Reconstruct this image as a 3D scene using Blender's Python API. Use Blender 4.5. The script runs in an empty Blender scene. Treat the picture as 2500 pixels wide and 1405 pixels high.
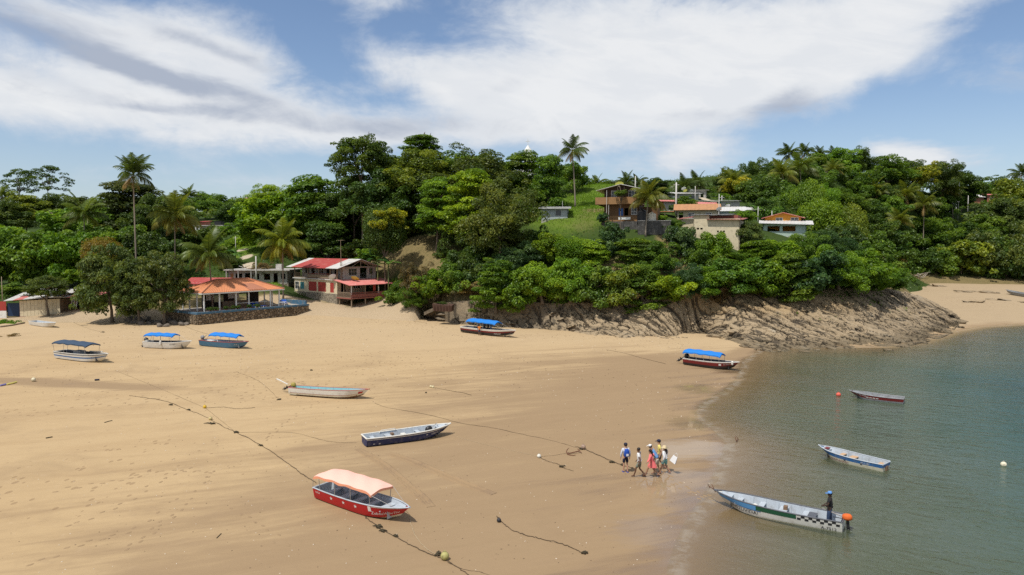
import bpy, bmesh, math, random
import numpy as np
from mathutils import Vector, Matrix, Euler

R = math.radians
SC = bpy.context.scene
COL = SC.collection

# ------------------------------------------------------------------ camera
F, CX, CY, CAMH = 1700.0, 1250.0, 702.5, 14.0
PITCH = math.atan(102.5 / F)
cam_data = bpy.data.cameras.new('camera')
cam_data.sensor_width = 36.0
cam_data.lens = F / 2500.0 * 36.0
cam_data.clip_start = 0.5
cam_data.clip_end = 6000.0
cam = bpy.data.objects.new('camera', cam_data)
cam.location = (0, 0, CAMH)
cam.rotation_euler = (math.pi / 2 - PITCH, 0, 0)
COL.objects.link(cam)
SC.camera = cam

# ------------------------------------------------------------------ light
SUN_EL, SUN_AZ = R(63), math.atan2(-0.66, -0.75)      # azimuth as atan2(x, y): behind the camera, to the left
SUN_DIR = Vector((math.cos(SUN_EL) * math.sin(SUN_AZ), math.cos(SUN_EL) * math.cos(SUN_AZ), math.sin(SUN_EL)))
sun_data = bpy.data.lights.new('sun', 'SUN')
sun_data.energy = 4.6
sun_data.angle = R(0.55)
sun_data.color = (1.0, 0.955, 0.88)
sun = bpy.data.objects.new('sun', sun_data)
sun.rotation_euler = (-SUN_DIR).to_track_quat('-Z', 'Y').to_euler()
sun.location = (0, 0, 80)
COL.objects.link(sun)

SC.view_settings.view_transform = 'Standard'
SC.view_settings.look = 'None'
SC.view_settings.gamma = 1.0
SC.view_settings.use_curve_mapping = False
SC.view_settings.exposure = -0.05
SC.render.engine = 'CYCLES'
SC.cycles.max_bounces = 6
SC.cycles.diffuse_bounces = 3
SC.cycles.transparent_max_bounces = 8
SC.cycles.caustics_reflective = False
SC.cycles.caustics_refractive = False
SC.cycles.sample_clamp_indirect = 3.0
SC.cycles.sample_clamp_direct = 3.0
SC.cycles.use_denoising = False


class NT:
    """small node-tree helper: values may be numbers, tuples or sockets"""
    def __init__(self, tree):
        self.t = tree
        tree.nodes.clear()

    def n(self, typ, **kw):
        nd = self.t.nodes.new(typ)
        for k, v in kw.items():
            setattr(nd, k, v)
        return nd

    def put(self, sock, v):
        if v is None:
            return
        if isinstance(v, bpy.types.NodeSocket):
            self.t.links.new(v, sock)
        else:
            if sock.type == 'RGBA' and isinstance(v, (tuple, list)) and len(v) == 3:
                v = (*v, 1.0)
            elif sock.type in ('RGBA',) and not isinstance(v, (tuple, list)):
                v = (v, v, v, 1.0)
            elif sock.type == 'VECTOR' and not isinstance(v, (tuple, list)):
                v = (v, v, v)
            sock.default_value = v

    def m(self, op, a, b=None, c=None, clamp=False):
        nd = self.n('ShaderNodeMath', operation=op, use_clamp=clamp)
        for i, v in enumerate((a, b, c)):
            self.put(nd.inputs[i], v)
        return nd.outputs[0]

    def vm(self, op, a, b=None, scale=None):
        nd = self.n('ShaderNodeVectorMath', operation=op)
        self.put(nd.inputs[0], a)
        if b is not None:
            self.put(nd.inputs[1], b)
        if scale is not None:
            self.put(nd.inputs['Scale'], scale)
        return nd.outputs['Value'] if op in ('DOT_PRODUCT', 'LENGTH', 'DISTANCE') else nd.outputs[0]

    def mix(self, f, a, b, blend='MIX'):
        nd = self.n('ShaderNodeMix', data_type='RGBA', blend_type=blend)
        self.put(nd.inputs[0], f)
        self.put(nd.inputs[6], a)
        self.put(nd.inputs[7], b)
        return nd.outputs[2]

    def noise(self, vec=None, scale=5, detail=4, rough=0.55, dist=0.0, col=False):
        nd = self.n('ShaderNodeTexNoise')
        if vec is not None:
            self.put(nd.inputs['Vector'], vec)
        for k, v in (('Scale', scale), ('Detail', detail), ('Roughness', rough), ('Distortion', dist)):
            self.put(nd.inputs[k], v)
        return nd.outputs['Color' if col else 'Fac']

    def voro(self, vec=None, scale=5, feature='F1', rnd=1.0, out='Distance'):
        nd = self.n('ShaderNodeTexVoronoi', feature=feature)
        if vec is not None:
            self.put(nd.inputs['Vector'], vec)
        self.put(nd.inputs['Scale'], scale)
        self.put(nd.inputs['Randomness'], rnd)
        return nd.outputs[out]

    def ss(self, v, a, b):
        nd = self.n('ShaderNodeMapRange', interpolation_type='SMOOTHSTEP')
        self.put(nd.inputs[0], v)
        self.put(nd.inputs[1], a)
        self.put(nd.inputs[2], b)
        return nd.outputs[0]

    def mapr(self, v, a, b, c, d):
        nd = self.n('ShaderNodeMapRange')
        for i, x in enumerate((v, a, b, c, d)):
            self.put(nd.inputs[i], x)
        return nd.outputs[0]

    def sep(self, v):
        nd = self.n('ShaderNodeSeparateXYZ')
        self.put(nd.inputs[0], v)
        return nd.outputs

    def comb(self, x, y, z):
        nd = self.n('ShaderNodeCombineXYZ')
        for i, v in enumerate((x, y, z)):
            self.put(nd.inputs[i], v)
        return nd.outputs[0]

    def bump(self, h, strength=0.5, dist=0.05, normal=None):
        nd = self.n('ShaderNodeBump')
        self.put(nd.inputs['Strength'], strength)
        self.put(nd.inputs['Distance'], dist)
        self.put(nd.inputs['Height'], h)
        if normal is not None:
            self.put(nd.inputs['Normal'], normal)
        return nd.outputs[0]

    def pos(self):
        return self.n('ShaderNodeNewGeometry').outputs['Position']

    def objpos(self):
        return self.n('ShaderNodeTexCoord').outputs['Object']

    def attr(self, name, out='Fac'):
        return self.n('ShaderNodeAttribute', attribute_name=name).outputs[out]

    def principled(self, color, rough=0.6, normal=None, spec=0.4, **kw):
        nd = self.n('ShaderNodeBsdfPrincipled')
        self.put(nd.inputs['Base Color'], color)
        self.put(nd.inputs['Roughness'], rough)
        self.put(nd.inputs['Specular IOR Level'], spec)
        if normal is not None:
            self.put(nd.inputs['Normal'], normal)
        for k, v in kw.items():
            self.put(nd.inputs[k.replace('_', ' ')], v)
        return nd.outputs[0]

    def out(self, surf):
        o = self.n('ShaderNodeOutputMaterial')
        self.t.links.new(surf, o.inputs[0])


# ------------------------------------------------------------------ sky: Nishita with cloud sheets
world = bpy.data.worlds.new('World')
SC.world = world
world.use_nodes = True
world.cycles.sampling_method = 'MANUAL'
world.cycles.sample_map_resolution = 256
w = NT(world.node_tree)
sky = w.n('ShaderNodeTexSky', sky_type='NISHITA', sun_disc=False)
sky.sun_elevation = SUN_EL
sky.sun_rotation = SUN_AZ
sky.air_density = 1.0
sky.dust_density = 0.6
sky.ozone_density = 2.2
gen = w.n('ShaderNodeTexCoord').outputs['Generated']
dirn = w.vm('NORMALIZE', gen)
sx, sy, sz = w.sep(dirn)
az = w.m('ARCTAN2', sx, sy)
el = w.m('ARCSINE', sz)
# cloud-sheet coordinates: the direction met with a flat layer overhead
zz = w.m('ADD', w.m('MAXIMUM', sz, 0.0), 0.13)
plane = w.comb(w.m('DIVIDE', sx, zz), w.m('DIVIDE', sy, zz), 0.0)
wob = w.noise(plane, 1.1, 5, 0.6, col=True)
wobv = w.vm('SUBTRACT', wob, (0.5, 0.5, 0.5))
wx, wy, _ = w.sep(wobv)
fib = w.noise(w.vm('MULTIPLY', w.vm('ADD', plane, w.vm('SCALE', wobv, scale=0.5)), (0.8, 1.5, 1.0)), 1.5, 8, 0.62)
fine = w.noise(w.comb(w.m('MULTIPLY', az, 8.5), w.m('MULTIPLY', el, 13.5), 2.0), 1.0, 10, 0.62, 0.5)


def ae(px, py):
    a, b = (px - CX) / F, (600.0 - py) / F
    return math.atan(a), math.atan(b / math.sqrt(1 + a * a))


azel = w.comb(w.m('ADD', az, w.m('MULTIPLY', wx, 0.12)), w.m('ADD', el, w.m('MULTIPLY', wy, 0.06)), 1.0)


def total(lst):
    """soft cloud bodies (px, py, half width, half height, tilt, weight) round the directions of (px, py), summed"""
    acc = 0.0
    for px, py, rx, ry, rot, wt in lst:
        a0, e0 = ae(px, py)
        c, s = math.cos(R(rot)), math.sin(R(rot))
        k, l = F / rx, F / ry
        p = w.vm('DOT_PRODUCT', azel, (c * k, s * k, -(a0 * c + e0 * s) * k))
        q = w.vm('DOT_PRODUCT', azel, (-s * l, c * l, (a0 * s - e0 * c) * l))
        r2 = w.m('MULTIPLY_ADD', q, q, w.m('MULTIPLY', p, p))
        acc = w.m('MULTIPLY_ADD', w.m('POWER', 0.3679, r2), wt, acc)
    return acc


white = total([(1560, 190, 430, 130, 8, 1.25), (2000, 110, 420, 85, 17, 1.2), (1900, 205, 330, 50, 6, .7), (1330, 255, 260, 80, -8, .7),
               (1050, 190, 260, 55, -12, .8), (520, 135, 260, 95, -14, .85), (80, 235, 480, 75, -8, 1.0), (640, 285, 420, 52, -7, .85),
               (120, 60, 340, 75, -6, .55), (900, 30, 120, 42, 10, .65), (1690, 385, 125, 42, 8, 1.0), (2210, 372, 95, 34, -8, 1.45),
               (1480, 60, 330, 90, 4, .6), (2480, 190, 120, 60, 0, .3), (1050, 330, 400, 30, -3, .35), (420, 430, 300, 35, 0, .22)])
holes = total([(745, 95, 120, 75, -40, 1.0), (960, 100, 85, 60, 0, .7), (900, 170, 140, 30, -20, .5), (940, 240, 70, 22, 0, .5),
               (2400, 60, 160, 60, 25, .5), (700, 395, 700, 34, 0, .35), (2250, 290, 420, 45, 8, .45)])
grey = total([(150, 105, 260, 22, -13, .85), (330, 160, 300, 26, -12, .85), (500, 205, 210, 18, -8, .75), (520, 112, 150, 20, -18, .95), (430, 265, 130, 17, -6, .8), (60, 170, 200, 26, -10, .7),
              (760, 300, 330, 26, -4, .75), (1180, 240, 140, 40, 25, .5), (1930, 245, 100, 34, 14, 1.0), (1700, 300, 420, 30, 5, .5), (980, 215, 110, 18, -6, .5),
              (1650, 425, 240, 36, 0, .65), (80, 40, 330, 34, -8, .45), (2480, 180, 120, 70, 0, .6), (1050, 310, 300, 30, 0, .5), (2250, 420, 260, 36, 0, .5)])
elsewhere = w.ss(w.m('ABSOLUTE', az), 0.62, 0.95)                       # the same broken sheet goes on round the horizon
high = w.ss(el, 0.30, 0.5)
elsewhere = w.m('MAXIMUM', elsewhere, high)
body = w.m('SUBTRACT', w.m('MULTIPLY', white, 1.0), w.m('MULTIPLY', holes, 0.55))
body = w.m('ADD', body, w.m('MULTIPLY', elsewhere, 0.62))
tex = w.m('ADD', w.m('MULTIPLY', w.m('SUBTRACT', fib, 0.5), 0.45), w.m('MULTIPLY', w.m('SUBTRACT', fine, 0.5), 1.6))
dens = w.m('ADD', w.m('ADD', body, tex), w.m('MULTIPLY', w.m('SUBTRACT', w.noise(w.comb(w.m('MULTIPLY', az, 30.0), w.m('MULTIPLY', el, 55.0), 4.0), 1.0, 6, 0.6), 0.5), 0.45))
cover = w.ss(dens, 0.05, 1.0)
puff = w.noise(w.comb(w.m('MULTIPLY', az, 9.0), w.m('ADD', w.m('MULTIPLY', el, 30.0), w.m('MULTIPLY', az, 5.0)), 7.0), 1.0, 9, 0.6, 0.5)
gtex = w.m('ADD', w.m('MULTIPLY', grey, 1.0), w.m('ADD', w.m('MULTIPLY', w.m('SUBTRACT', fine, 0.5), 2.0), w.m('MULTIPLY', w.m('SUBTRACT', puff, 0.5), 1.3)))
shade = w.ss(w.m('ADD', gtex, w.m('MULTIPLY', elsewhere, 0.25)), 0.22, 1.55)
thick = w.ss(dens, 0.45, 1.35)
cloudcol = w.mix(thick, (7.0, 7.5, 8.2), (8.9, 9.0, 9.1))
cloudcol = w.mix(w.m('MULTIPLY', w.ss(puff, 0.62, 0.38), 0.35), cloudcol, (6.9, 7.3, 7.9))
cloudcol = w.mix(shade, cloudcol, (4.4, 4.9, 5.9))
cover2 = w.m('MAXIMUM', cover, w.m('MULTIPLY', shade, w.m('MULTIPLY', 0.55, w.ss(w.m('ADD', dens, grey), 0.25, 0.9))))
skycol = w.mix(1.0, sky.outputs[0], (1.22, 1.22, 1.26), blend='MULTIPLY')
haze_ = w.m('MULTIPLY', w.ss(el, 0.22, -0.02), 0.42)
skycol = w.mix(haze_, skycol, (5.2, 6.2, 7.6))
fin = w.mix(w.m('MULTIPLY', cover2, 0.95), skycol, cloudcol)
bg = w.n('ShaderNodeBackground')
w.put(bg.inputs[0], fin)
bg.inputs[1].default_value = 0.1
wo = w.n('ShaderNodeOutputWorld')
w.t.links.new(bg.outputs[0], wo.inputs[0])

# ------------------------------------------------------------------ where a photo point lies in the place
_sp, _cp = math.sin(PITCH), math.cos(PITCH)


def ray(px, py):
    a, b = (px - CX) / F, (CY - py) / F
    return a, b * _sp + _cp, b * _cp - _sp          # x, y, z of the direction


def at(px, py, Y):
    """the point of the place seen at (px, py), Y metres out"""
    x, y, z = ray(px, py)
    k = Y / y
    return Vector((x * k, Y, CAMH + z * k))


def atz(px, py, z0):
    x, y, z = ray(px, py)
    k = (z0 - CAMH) / z
    return Vector((x * k, y * k, z0))


WL_PX = [(1660, 1405), (1678, 1340), (1700, 1285), (1738, 1222), (1765, 1165), (1782, 1115), (1790, 1085), (1752, 1048), (1712, 1020),
         (1724, 990), (1775, 960), (1812, 930), (1824, 885), (1862, 857), (1950, 849), (2050, 849), (2140, 849), (2240, 836), (2330, 811),
         (2400, 799), (2500, 793)]
WL = [(0.5, -80.0), (4.5, 8.0)] + [tuple(atz(x, y, 0)[:2]) for x, y in WL_PX] + [(135.0, 127.0), (190.0, 150.0), (420.0, 190.0)]
WPOLY = WL + [(2500.0, 400.0), (2500.0, -300.0), (0.5, -300.0)]


def shore(x, y):
    """signed metres from the waterline, land positive"""
    x = np.asarray(x, float); y = np.asarray(y, float)
    d = np.full(x.shape, 1e9)
    for (ax, ay), (bx, by) in zip(WL[:-1], WL[1:]):
        vx, vy = bx - ax, by - ay
        t = np.clip(((x - ax) * vx + (y - ay) * vy) / (vx * vx + vy * vy), 0, 1)
        d = np.minimum(d, np.hypot(x - ax - t * vx, y - ay - t * vy))
    inside = np.zeros(x.shape, bool)
    pts = WPOLY
    for i in range(len(pts)):
        (ax, ay), (bx, by) = pts[i], pts[(i + 1) % len(pts)]
        if ay == by:
            continue
        c = ((ay > y) != (by > y)) & (x < (bx - ax) * (y - ay) / (by - ay) + ax)
        inside ^= c
    return np.where(inside, -d, d)


def sand_z(x, y, s=None):
    x = np.asarray(x, float); y = np.asarray(y, float)
    if s is None:
        s = shore(x, y)
    k = 0.019 + 0.022 * np.clip((x - 45) / 30, 0, 1)
    land = k * np.maximum(s, 0)
    land = np.minimum(land, 0.019 * 75 + 0.022 * np.clip((x - 45) / 30, 0, 1) * 140)
    sd = np.maximum(-s, 0)
    sea = -0.034 * sd - 0.0026 * sd * sd
    sea = np.maximum(sea, -6.0)
    und = 0.05 * np.sin(x * 0.11 + y * 0.07) * np.sin(y * 0.09 - x * 0.03) * np.clip(np.abs(s) / 15, 0, 1)
    return np.where(s > 0, land, sea) + und


def sz1(x, y):
    return float(sand_z(np.array([x]), np.array([y]))[0])


def ground(px, py, h=0.0):
    """point h metres above the sand seen at (px, py)"""
    z = 0.4
    for _ in range(12):
        p = atz(px, py, z + h)
        z = 0.5 * z + 0.5 * sz1(p.x, p.y)
    p = atz(px, py, z + h)
    return p


# ------------------------------------------------------------------ the hill: known ground points joined smoothly
HP = [  # px, py, Y
    (-150, 760, 126), (0, 770, 124), (150, 755, 127), (230, 735, 130), (330, 745, 122), (430, 735, 128), (520, 725, 132), (650, 715, 134),
    (0, 690, 150), (180, 680, 150), (330, 690, 145), (450, 690, 142), (560, 688, 142), (680, 690, 140), (600, 650, 152), (600, 615, 168),
    (560, 600, 180), (505, 577, 205), (640, 590, 185), (100, 600, 190), (250, 590, 195), (0, 570, 220), (150, 545, 260), (350, 545, 250),
    (60, 520, 300), (300, 515, 320), (-250, 520, 300), (-300, 640, 180), (520, 525, 300), (620, 520, 320), (700, 525, 300), (450, 560, 220),
    (730, 735, 131), (830, 752, 127), (930, 757, 124), (1000, 752, 121), (1060, 757, 118),
    (722, 717, 141), (770, 733, 136), (800, 741, 133), (800, 690, 152), (860, 672, 148), (985, 690, 135), (960, 748, 127), (930, 735, 133), (900, 610, 150), (960, 610, 146), (1012, 665, 134), (1040, 600, 139), (985, 585, 146), (1050, 558, 150),
    (1060, 655, 130), (1060, 720, 123), (1100, 690, 126), (1120, 620, 134), (1150, 560, 146), (800, 560, 180), (900, 520, 180), (1000, 490, 176),
    (1100, 480, 175), (1250, 470, 172), (1330, 470, 165), (1440, 459, 164), (1500, 452, 170), (1420, 490, 148), (1400, 530, 131), (1350, 537, 130), (1300, 560, 130),
    (1250, 640, 124), (1250, 720, 117), (1150, 740, 117), (1330, 650, 121), (1450, 560, 126), (1480, 545, 127), (1560, 547, 124), (1650, 545, 128), (1640, 590, 119),
    (1300, 748, 113), (1450, 745, 112), (1600, 728, 111), (1700, 716, 111), (1800, 712, 111), (1900, 712, 112), (2000, 710, 114), (2100, 708, 118), (2160, 703, 124),
    (1450, 650, 117), (1600, 650, 115), (1720, 640, 115), (1780, 596, 119), (1850, 600, 120), (1850, 650, 115), (1950, 640, 117), (2050, 650, 120), (2120, 650, 130),
    (1910, 577, 127), (1960, 580, 130), (1820, 550, 132), (1720, 550, 133), (1650, 520, 148), (1700, 500, 158), (1780, 505, 150), (1680, 485, 172), (1720, 478, 180),
    (1800, 490, 175), (1900, 500, 165), (1880, 450, 195), (1960, 440, 200), (2040, 440, 205), (2100, 440, 215), (2000, 520, 165), (2100, 560, 165), (2050, 600, 140),
    (2200, 460, 240), (2150, 560, 190), (2180, 640, 190), (2200, 672, 206), (2300, 676, 208), (2400, 682, 208), (2500, 688, 206), (2700, 690, 208), (2900, 690, 210),
    (2200, 625, 222), (2300, 610, 232), (2400, 610, 238), (2500, 600, 240), (2300, 550, 255), (2300, 512, 275), (2380, 495, 290), (2430, 490, 295), (2500, 500, 300),
    (2600, 520, 300), (2800, 560, 300), (2200, 500, 260), (2350, 470, 330), (2000, 490, 330), (1600, 492, 260), (1300, 500, 260), (900, 510, 300), (1800, 505, 330), (2500, 480, 420),
]
HW = [tuple(at(*p)) for p in HP]
HW += [(-400, 300, 22), (-400, 500, 26), (0, 520, 24), (300, 520, 30), (500, 400, 20), (500, 520, 20), (-300, 126, 2.0), (-300, 60, 1.0), (-400, -50, 2)]
# the toe of the slope dips under sand and rock
for px_, py_ in [(-200, 800), (0, 812), (150, 800), (260, 795), (350, 800), (480, 800), (600, 790), (740, 775), (830, 790), (930, 785), (1000, 785), (1080, 800)]:
    q = ground(px_, py_)
    HW.append((q.x, q.y, q.z - 1.2))
for px_, py_, Y_ in [(1180, 810, 109), (1300, 812, 105), (1450, 825, 101), (1650, 822, 101), (1800, 835, 97), (1950, 855, 92), (2100, 855, 92), (2240, 845, 94), (2300, 800, 112), (2260, 730, 150), (2200, 700, 175), (2260, 690, 190), (2330, 692, 192), (2420, 696, 194), (2500, 702, 194), (2600, 704, 194)]:
    q = at(px_, py_, Y_)
    HW.append((q.x, q.y, q.z - 2.0))
for x_, y_ in [(-60, 60), (-20, 60), (10, 80), (-80, 90), (50, 60), (90, 90), (100, 130), (110, 170), (140, 185), (70, 150), (-40, 20), (60, 20), (170, 120), (300, 120), (-120, 80), (250, 200), (85, 155)]:
    HW.append((x_, y_, -4.0))
HW = np.array(HW)


def _fit(P, smooth=0.4):
    n = len(P)
    r = np.hypot(P[:, None, 0] - P[None, :, 0], P[:, None, 1] - P[None, :, 1])
    A = np.zeros((n + 3, n + 3))
    A[:n, :n] = r - smooth * np.eye(n)
    A[:n, n] = 1; A[:n, n + 1:] = P[:, :2] / 100
    A[n, :n] = 1; A[n + 1:, :n] = P[:, :2].T / 100
    return np.linalg.solve(A, np.concatenate([P[:, 2], np.zeros(3)]))


HCO = _fit(HW)


def hill_z(x, y):
    x = np.asarray(x, float); y = np.asarray(y, float)
    sh = x.shape
    X, Yv = x.ravel(), y.ravel()
    out = np.empty(X.size)
    for i in range(0, X.size, 20000):
        a, b = X[i:i + 20000], Yv[i:i + 20000]
        r = np.hypot(a[:, None] - HW[None, :, 0], b[:, None] - HW[None, :, 1])
        out[i:i + 20000] = r @ HCO[:-3] + HCO[-3] + HCO[-2] * a / 100 + HCO[-1] * b / 100
    return out.reshape(sh)


def land1(x, y):
    return max(float(hill_z(np.array([x]), np.array([y]))[0]), sz1(x, y))


# ------------------------------------------------------------------ mesh helpers
def tag(o, label=None, cat=None, group=None, kind=None):
    if label: o['label'] = label
    if cat: o['category'] = cat
    if group: o['group'] = group
    if kind: o['kind'] = kind
    return o


def empty(name, loc=(0, 0, 0), rz=0.0, **kw):
    o = bpy.data.objects.new(name, None)
    o.location = loc
    o.rotation_euler = (0, 0, rz)
    COL.objects.link(o)
    return tag(o, **kw)


def link(name, me, parent=None, loc=None, rot=None, scale=None, **kw):
    o = bpy.data.objects.new(name, me)
    COL.objects.link(o)
    if parent is not None: o.parent = parent
    if loc is not None: o.location = loc
    if rot is not None: o.rotation_euler = rot
    if scale is not None: o.scale = scale
    return tag(o, **kw)


def np_mesh(name, V, Fq, mats=(), smooth=False, midx=None):
    me = bpy.data.meshes.new(name)
    V = np.asarray(V, np.float32); Fq = np.asarray(Fq, np.int32)
    k = Fq.shape[1]
    me.vertices.add(len(V)); me.vertices.foreach_set('co', V.ravel())
    me.loops.add(Fq.size); me.loops.foreach_set('vertex_index', Fq.ravel())
    me.polygons.add(len(Fq)); me.polygons.foreach_set('loop_start', np.arange(0, Fq.size, k, dtype=np.int32))
    if midx is not None: me.polygons.foreach_set('material_index', np.asarray(midx, np.int32))
    me.polygons.foreach_set('use_smooth', np.full(len(Fq), bool(smooth)))
    for m in mats: me.materials.append(m)
    me.update(calc_edges=True)
    return me


def fattr(me, name, vals):
    a = me.attributes.new(name, 'FLOAT', 'POINT')
    a.data.foreach_set('value', np.asarray(vals, np.float32))


class MB:
    """collects simple solids; build() links them as one mesh object"""
    def __init__(self):
        self.v, self.f, self.mi, self.cur = [], [], [], 0

    def mat(self, i):
        self.cur = i
        return self

    def face(self, *idx):
        self.f.append(idx); self.mi.append(self.cur)

    def add(self, pts):
        b = len(self.v)
        self.v.extend(tuple(p) for p in pts)
        return b

    def poly(self, *pts):
        b = self.add(pts)
        self.face(*range(b, b + len(pts)))
        return self

    def hexa(self, p):
        """8 points: bottom ring 0-3, top ring 4-7"""
        b = self.add(p)
        for q in ((3, 2, 1, 0), (4, 5, 6, 7), (0, 1, 5, 4), (1, 2, 6, 5), (2, 3, 7, 6), (3, 0, 4, 7)):
            self.face(*[b + i for i in q])
        return self

    def box(self, x0, x1, y0, y1, z0, z1):
        return self.hexa([(x0, y0, z0), (x1, y0, z0), (x1, y1, z0), (x0, y1, z0), (x0, y0, z1), (x1, y0, z1), (x1, y1, z1), (x0, y1, z1)])

    def slab(self, a, b, c, d, t):
        """quad a b c d thickened downwards by t"""
        P = [Vector(q) for q in (a, b, c, d)]
        n = (P[1] - P[0]).cross(P[3] - P[0]).normalized()
        if n.z < 0: n = -n
        return self.hexa([p - n * t for p in P] + P)

    def tube(self, pts, rad, n=6, cap=True):
        P = [Vector(p) for p in pts]
        rr = rad if isinstance(rad, (list, tuple)) else [rad] * len(P)
        up = Vector((0, 0, 1))
        rings = []
        pu = None
        for i, p in enumerate(P):
            t = (P[min(i + 1, len(P) - 1)] - P[max(i - 1, 0)]).normalized()
            if pu is None:
                u = t.cross(up) if abs(t.dot(up)) < 0.95 else t.cross(Vector((1, 0, 0)))
            else:
                u = pu - t * pu.dot(t)
            u.normalize(); pu = u
            v = t.cross(u)
            rings.append(self.add([p + (u * math.cos(a) + v * math.sin(a)) * rr[i] for a in [2 * math.pi * k / n for k in range(n)]]))
        for a, b in zip(rings[:-1], rings[1:]):
            for k in range(n):
                self.face(a + k, a + (k + 1) % n, b + (k + 1) % n, b + k)
        if cap:
            self.face(*[rings[0] + k for k in range(n)][::-1])
            self.face(*[rings[-1] + k for k in range(n)])
        return self

    def lathe(self, prof, n=12, c=(0, 0, 0)):
        """prof: (r, z) from bottom to top"""
        rings = []
        for r, z in prof:
            rings.append(self.add([(c[0] + r * math.cos(2 * math.pi * k / n), c[1] + r * math.sin(2 * math.pi * k / n), c[2] + z) for k in range(n)]))
        for a, b in zip(rings[:-1], rings[1:]):
            for k in range(n):
                self.face(a + k, a + (k + 1) % n, b + (k + 1) % n, b + k)
        self.face(*[rings[0] + k for k in range(n)][::-1])
        self.face(*[rings[-1] + k for k in range(n)])
        return self

    def grid(self, fn, nu, nv, flip=False):
        b = self.add([fn(i / nu, j / nv) for j in range(nv + 1) for i in range(nu + 1)])
        for j in range(nv):
            for i in range(nu):
                q = (b + j * (nu + 1) + i, b + j * (nu + 1) + i + 1, b + (j + 1) * (nu + 1) + i + 1, b + (j + 1) * (nu + 1) + i)
                self.face(*(q[::-1] if flip else q))
        return self

    def mesh(self, name, mats, smooth=False):
        me = bpy.data.meshes.new(name)
        me.from_pydata(self.v, [], self.f)
        for m in (mats if isinstance(mats, (list, tuple)) else [mats]): me.materials.append(m)
        me.polygons.foreach_set('material_index', self.mi)
        if smooth: me.polygons.foreach_set('use_smooth', [True] * len(self.f))
        me.update()
        return me

    def build(self, name, mats, parent=None, smooth=False, loc=None, rot=None, **kw):
        return link(name, self.mesh(name, mats, smooth), parent, loc, rot, **kw)


# ------------------------------------------------------------------ materials
MATS = {}


def simple(name, col, rough=0.7, var=0.25, scale=1.5, dirt=0.0, dirtcol=(0.06, 0.05, 0.035), bump=0.0, bscale=20, spec=0.35, space='obj', **kw):
    """one colour with uneven fading, grime with a shape of its own and fine relief"""
    if name in MATS: return MATS[name]
    m = bpy.data.materials.new(name); m.use_nodes = True
    t = NT(m.node_tree)
    p = t.objpos() if space == 'obj' else t.pos()
    n1 = t.noise(p, scale, 6, 0.6)
    c = t.mix(t.m('MULTIPLY', t.m('ABSOLUTE', t.m('SUBTRACT', n1, 0.5)), 2 * var), col, tuple(x * 0.55 for x in col))
    if dirt:
        n2 = t.noise(t.vm('ADD', p, (7.3, 1.1, 4.2)), scale * 2.2, 8, 0.68)
        c = t.mix(t.m('MULTIPLY', t.ss(n2, 0.48, 0.68), dirt), c, dirtcol)
    nor = t.bump(t.noise(p, bscale, 5, 0.6), 0.5, bump) if bump else None
    t.out(t.principled(c, rough, nor, spec, **kw))
    MATS[name] = m
    return m
# ------------------------------------------------------------------ numpy noise
def _hash(ix, iy, seed):
    h = (ix.astype(np.int64) * 374761393 + iy.astype(np.int64) * 668265263 + seed * 1442695041) & 0xffffffff
    h = ((h ^ (h >> 13)) * 1274126177) & 0xffffffff
    return ((h ^ (h >> 16)) & 0xffff) / 65535.0


def vnoise(x, y, seed=0):
    ix, iy = np.floor(x), np.floor(y)
    fx, fy = x - ix, y - iy
    fx = fx * fx * (3 - 2 * fx); fy = fy * fy * (3 - 2 * fy)
    a, b = _hash(ix, iy, seed), _hash(ix + 1, iy, seed)
    c, d = _hash(ix, iy + 1, seed), _hash(ix + 1, iy + 1, seed)
    return (a * (1 - fx) + b * fx) * (1 - fy) + (c * (1 - fx) + d * fx) * fy


def fbm(x, y, oct=4, seed=0):
    v, a, tot = 0, 1.0, 0
    for o in range(oct):
        v = v + a * vnoise(x * 2 ** o, y * 2 ** o, seed + o); tot += a; a *= 0.5
    return v / tot


def rect_grid(name, xs, ys, zfn, mats, smooth=True, attrs=None):
    X, Y = np.meshgrid(xs, ys)
    Z = zfn(X, Y)
    V = np.stack([X, Y, Z], -1).reshape(-1, 3)
    nx = len(xs)
    i = np.arange(nx - 1)[None, :] + nx * np.arange(len(ys) - 1)[:, None]
    Fq = np.stack([i, i + 1, i + 1 + nx, i + nx], -1).reshape(-1, 4)
    me = np_mesh(name, V, Fq, mats, smooth)
    for k, fn in (attrs or {}).items():
        fattr(me, k, fn(X, Y).ravel())
    return me


def steps(*segs):
    """(start, stop, step) segments joined into one axis"""
    out = []
    for a, b, s in segs:
        out.append(np.arange(a, b, s))
    out.append([segs[-1][1]])
    return np.concatenate(out)


# ------------------------------------------------------------------ sand
m = bpy.data.materials.new('sand'); m.use_nodes = True
t = NT(m.node_tree)
p = t.pos()
s_ = t.attr('shore')
wz = t.attr('wetzone')
c40, s40 = math.cos(R(24)), math.sin(R(24))
px_, py_, pz_ = t.sep(p)
ru = t.m('ADD', t.m('MULTIPLY', px_, c40), t.m('MULTIPLY', py_, s40))
rv = t.m('SUBTRACT', t.m('MULTIPLY', py_, c40), t.m('MULTIPLY', px_, s40))
streak = t.noise(t.comb(t.m('MULTIPLY', ru, 0.05), t.m('MULTIPLY', rv, 0.33), 0.0), 1.0, 6, 0.62, 0.8)
streak2 = t.noise(t.comb(t.m('MULTIPLY', ru, 0.22), t.m('MULTIPLY', rv, 1.3), 3.0), 1.0, 5, 0.65, 0.5)
big = t.noise(p, 0.045, 4, 0.55, 0.4)
fine = t.noise(p, 1.6, 6, 0.7)
grain = t.noise(p, 14, 4, 0.7)
dry = t.mix(big, (0.380, 0.264, 0.138), (0.446, 0.325, 0.184))
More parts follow.
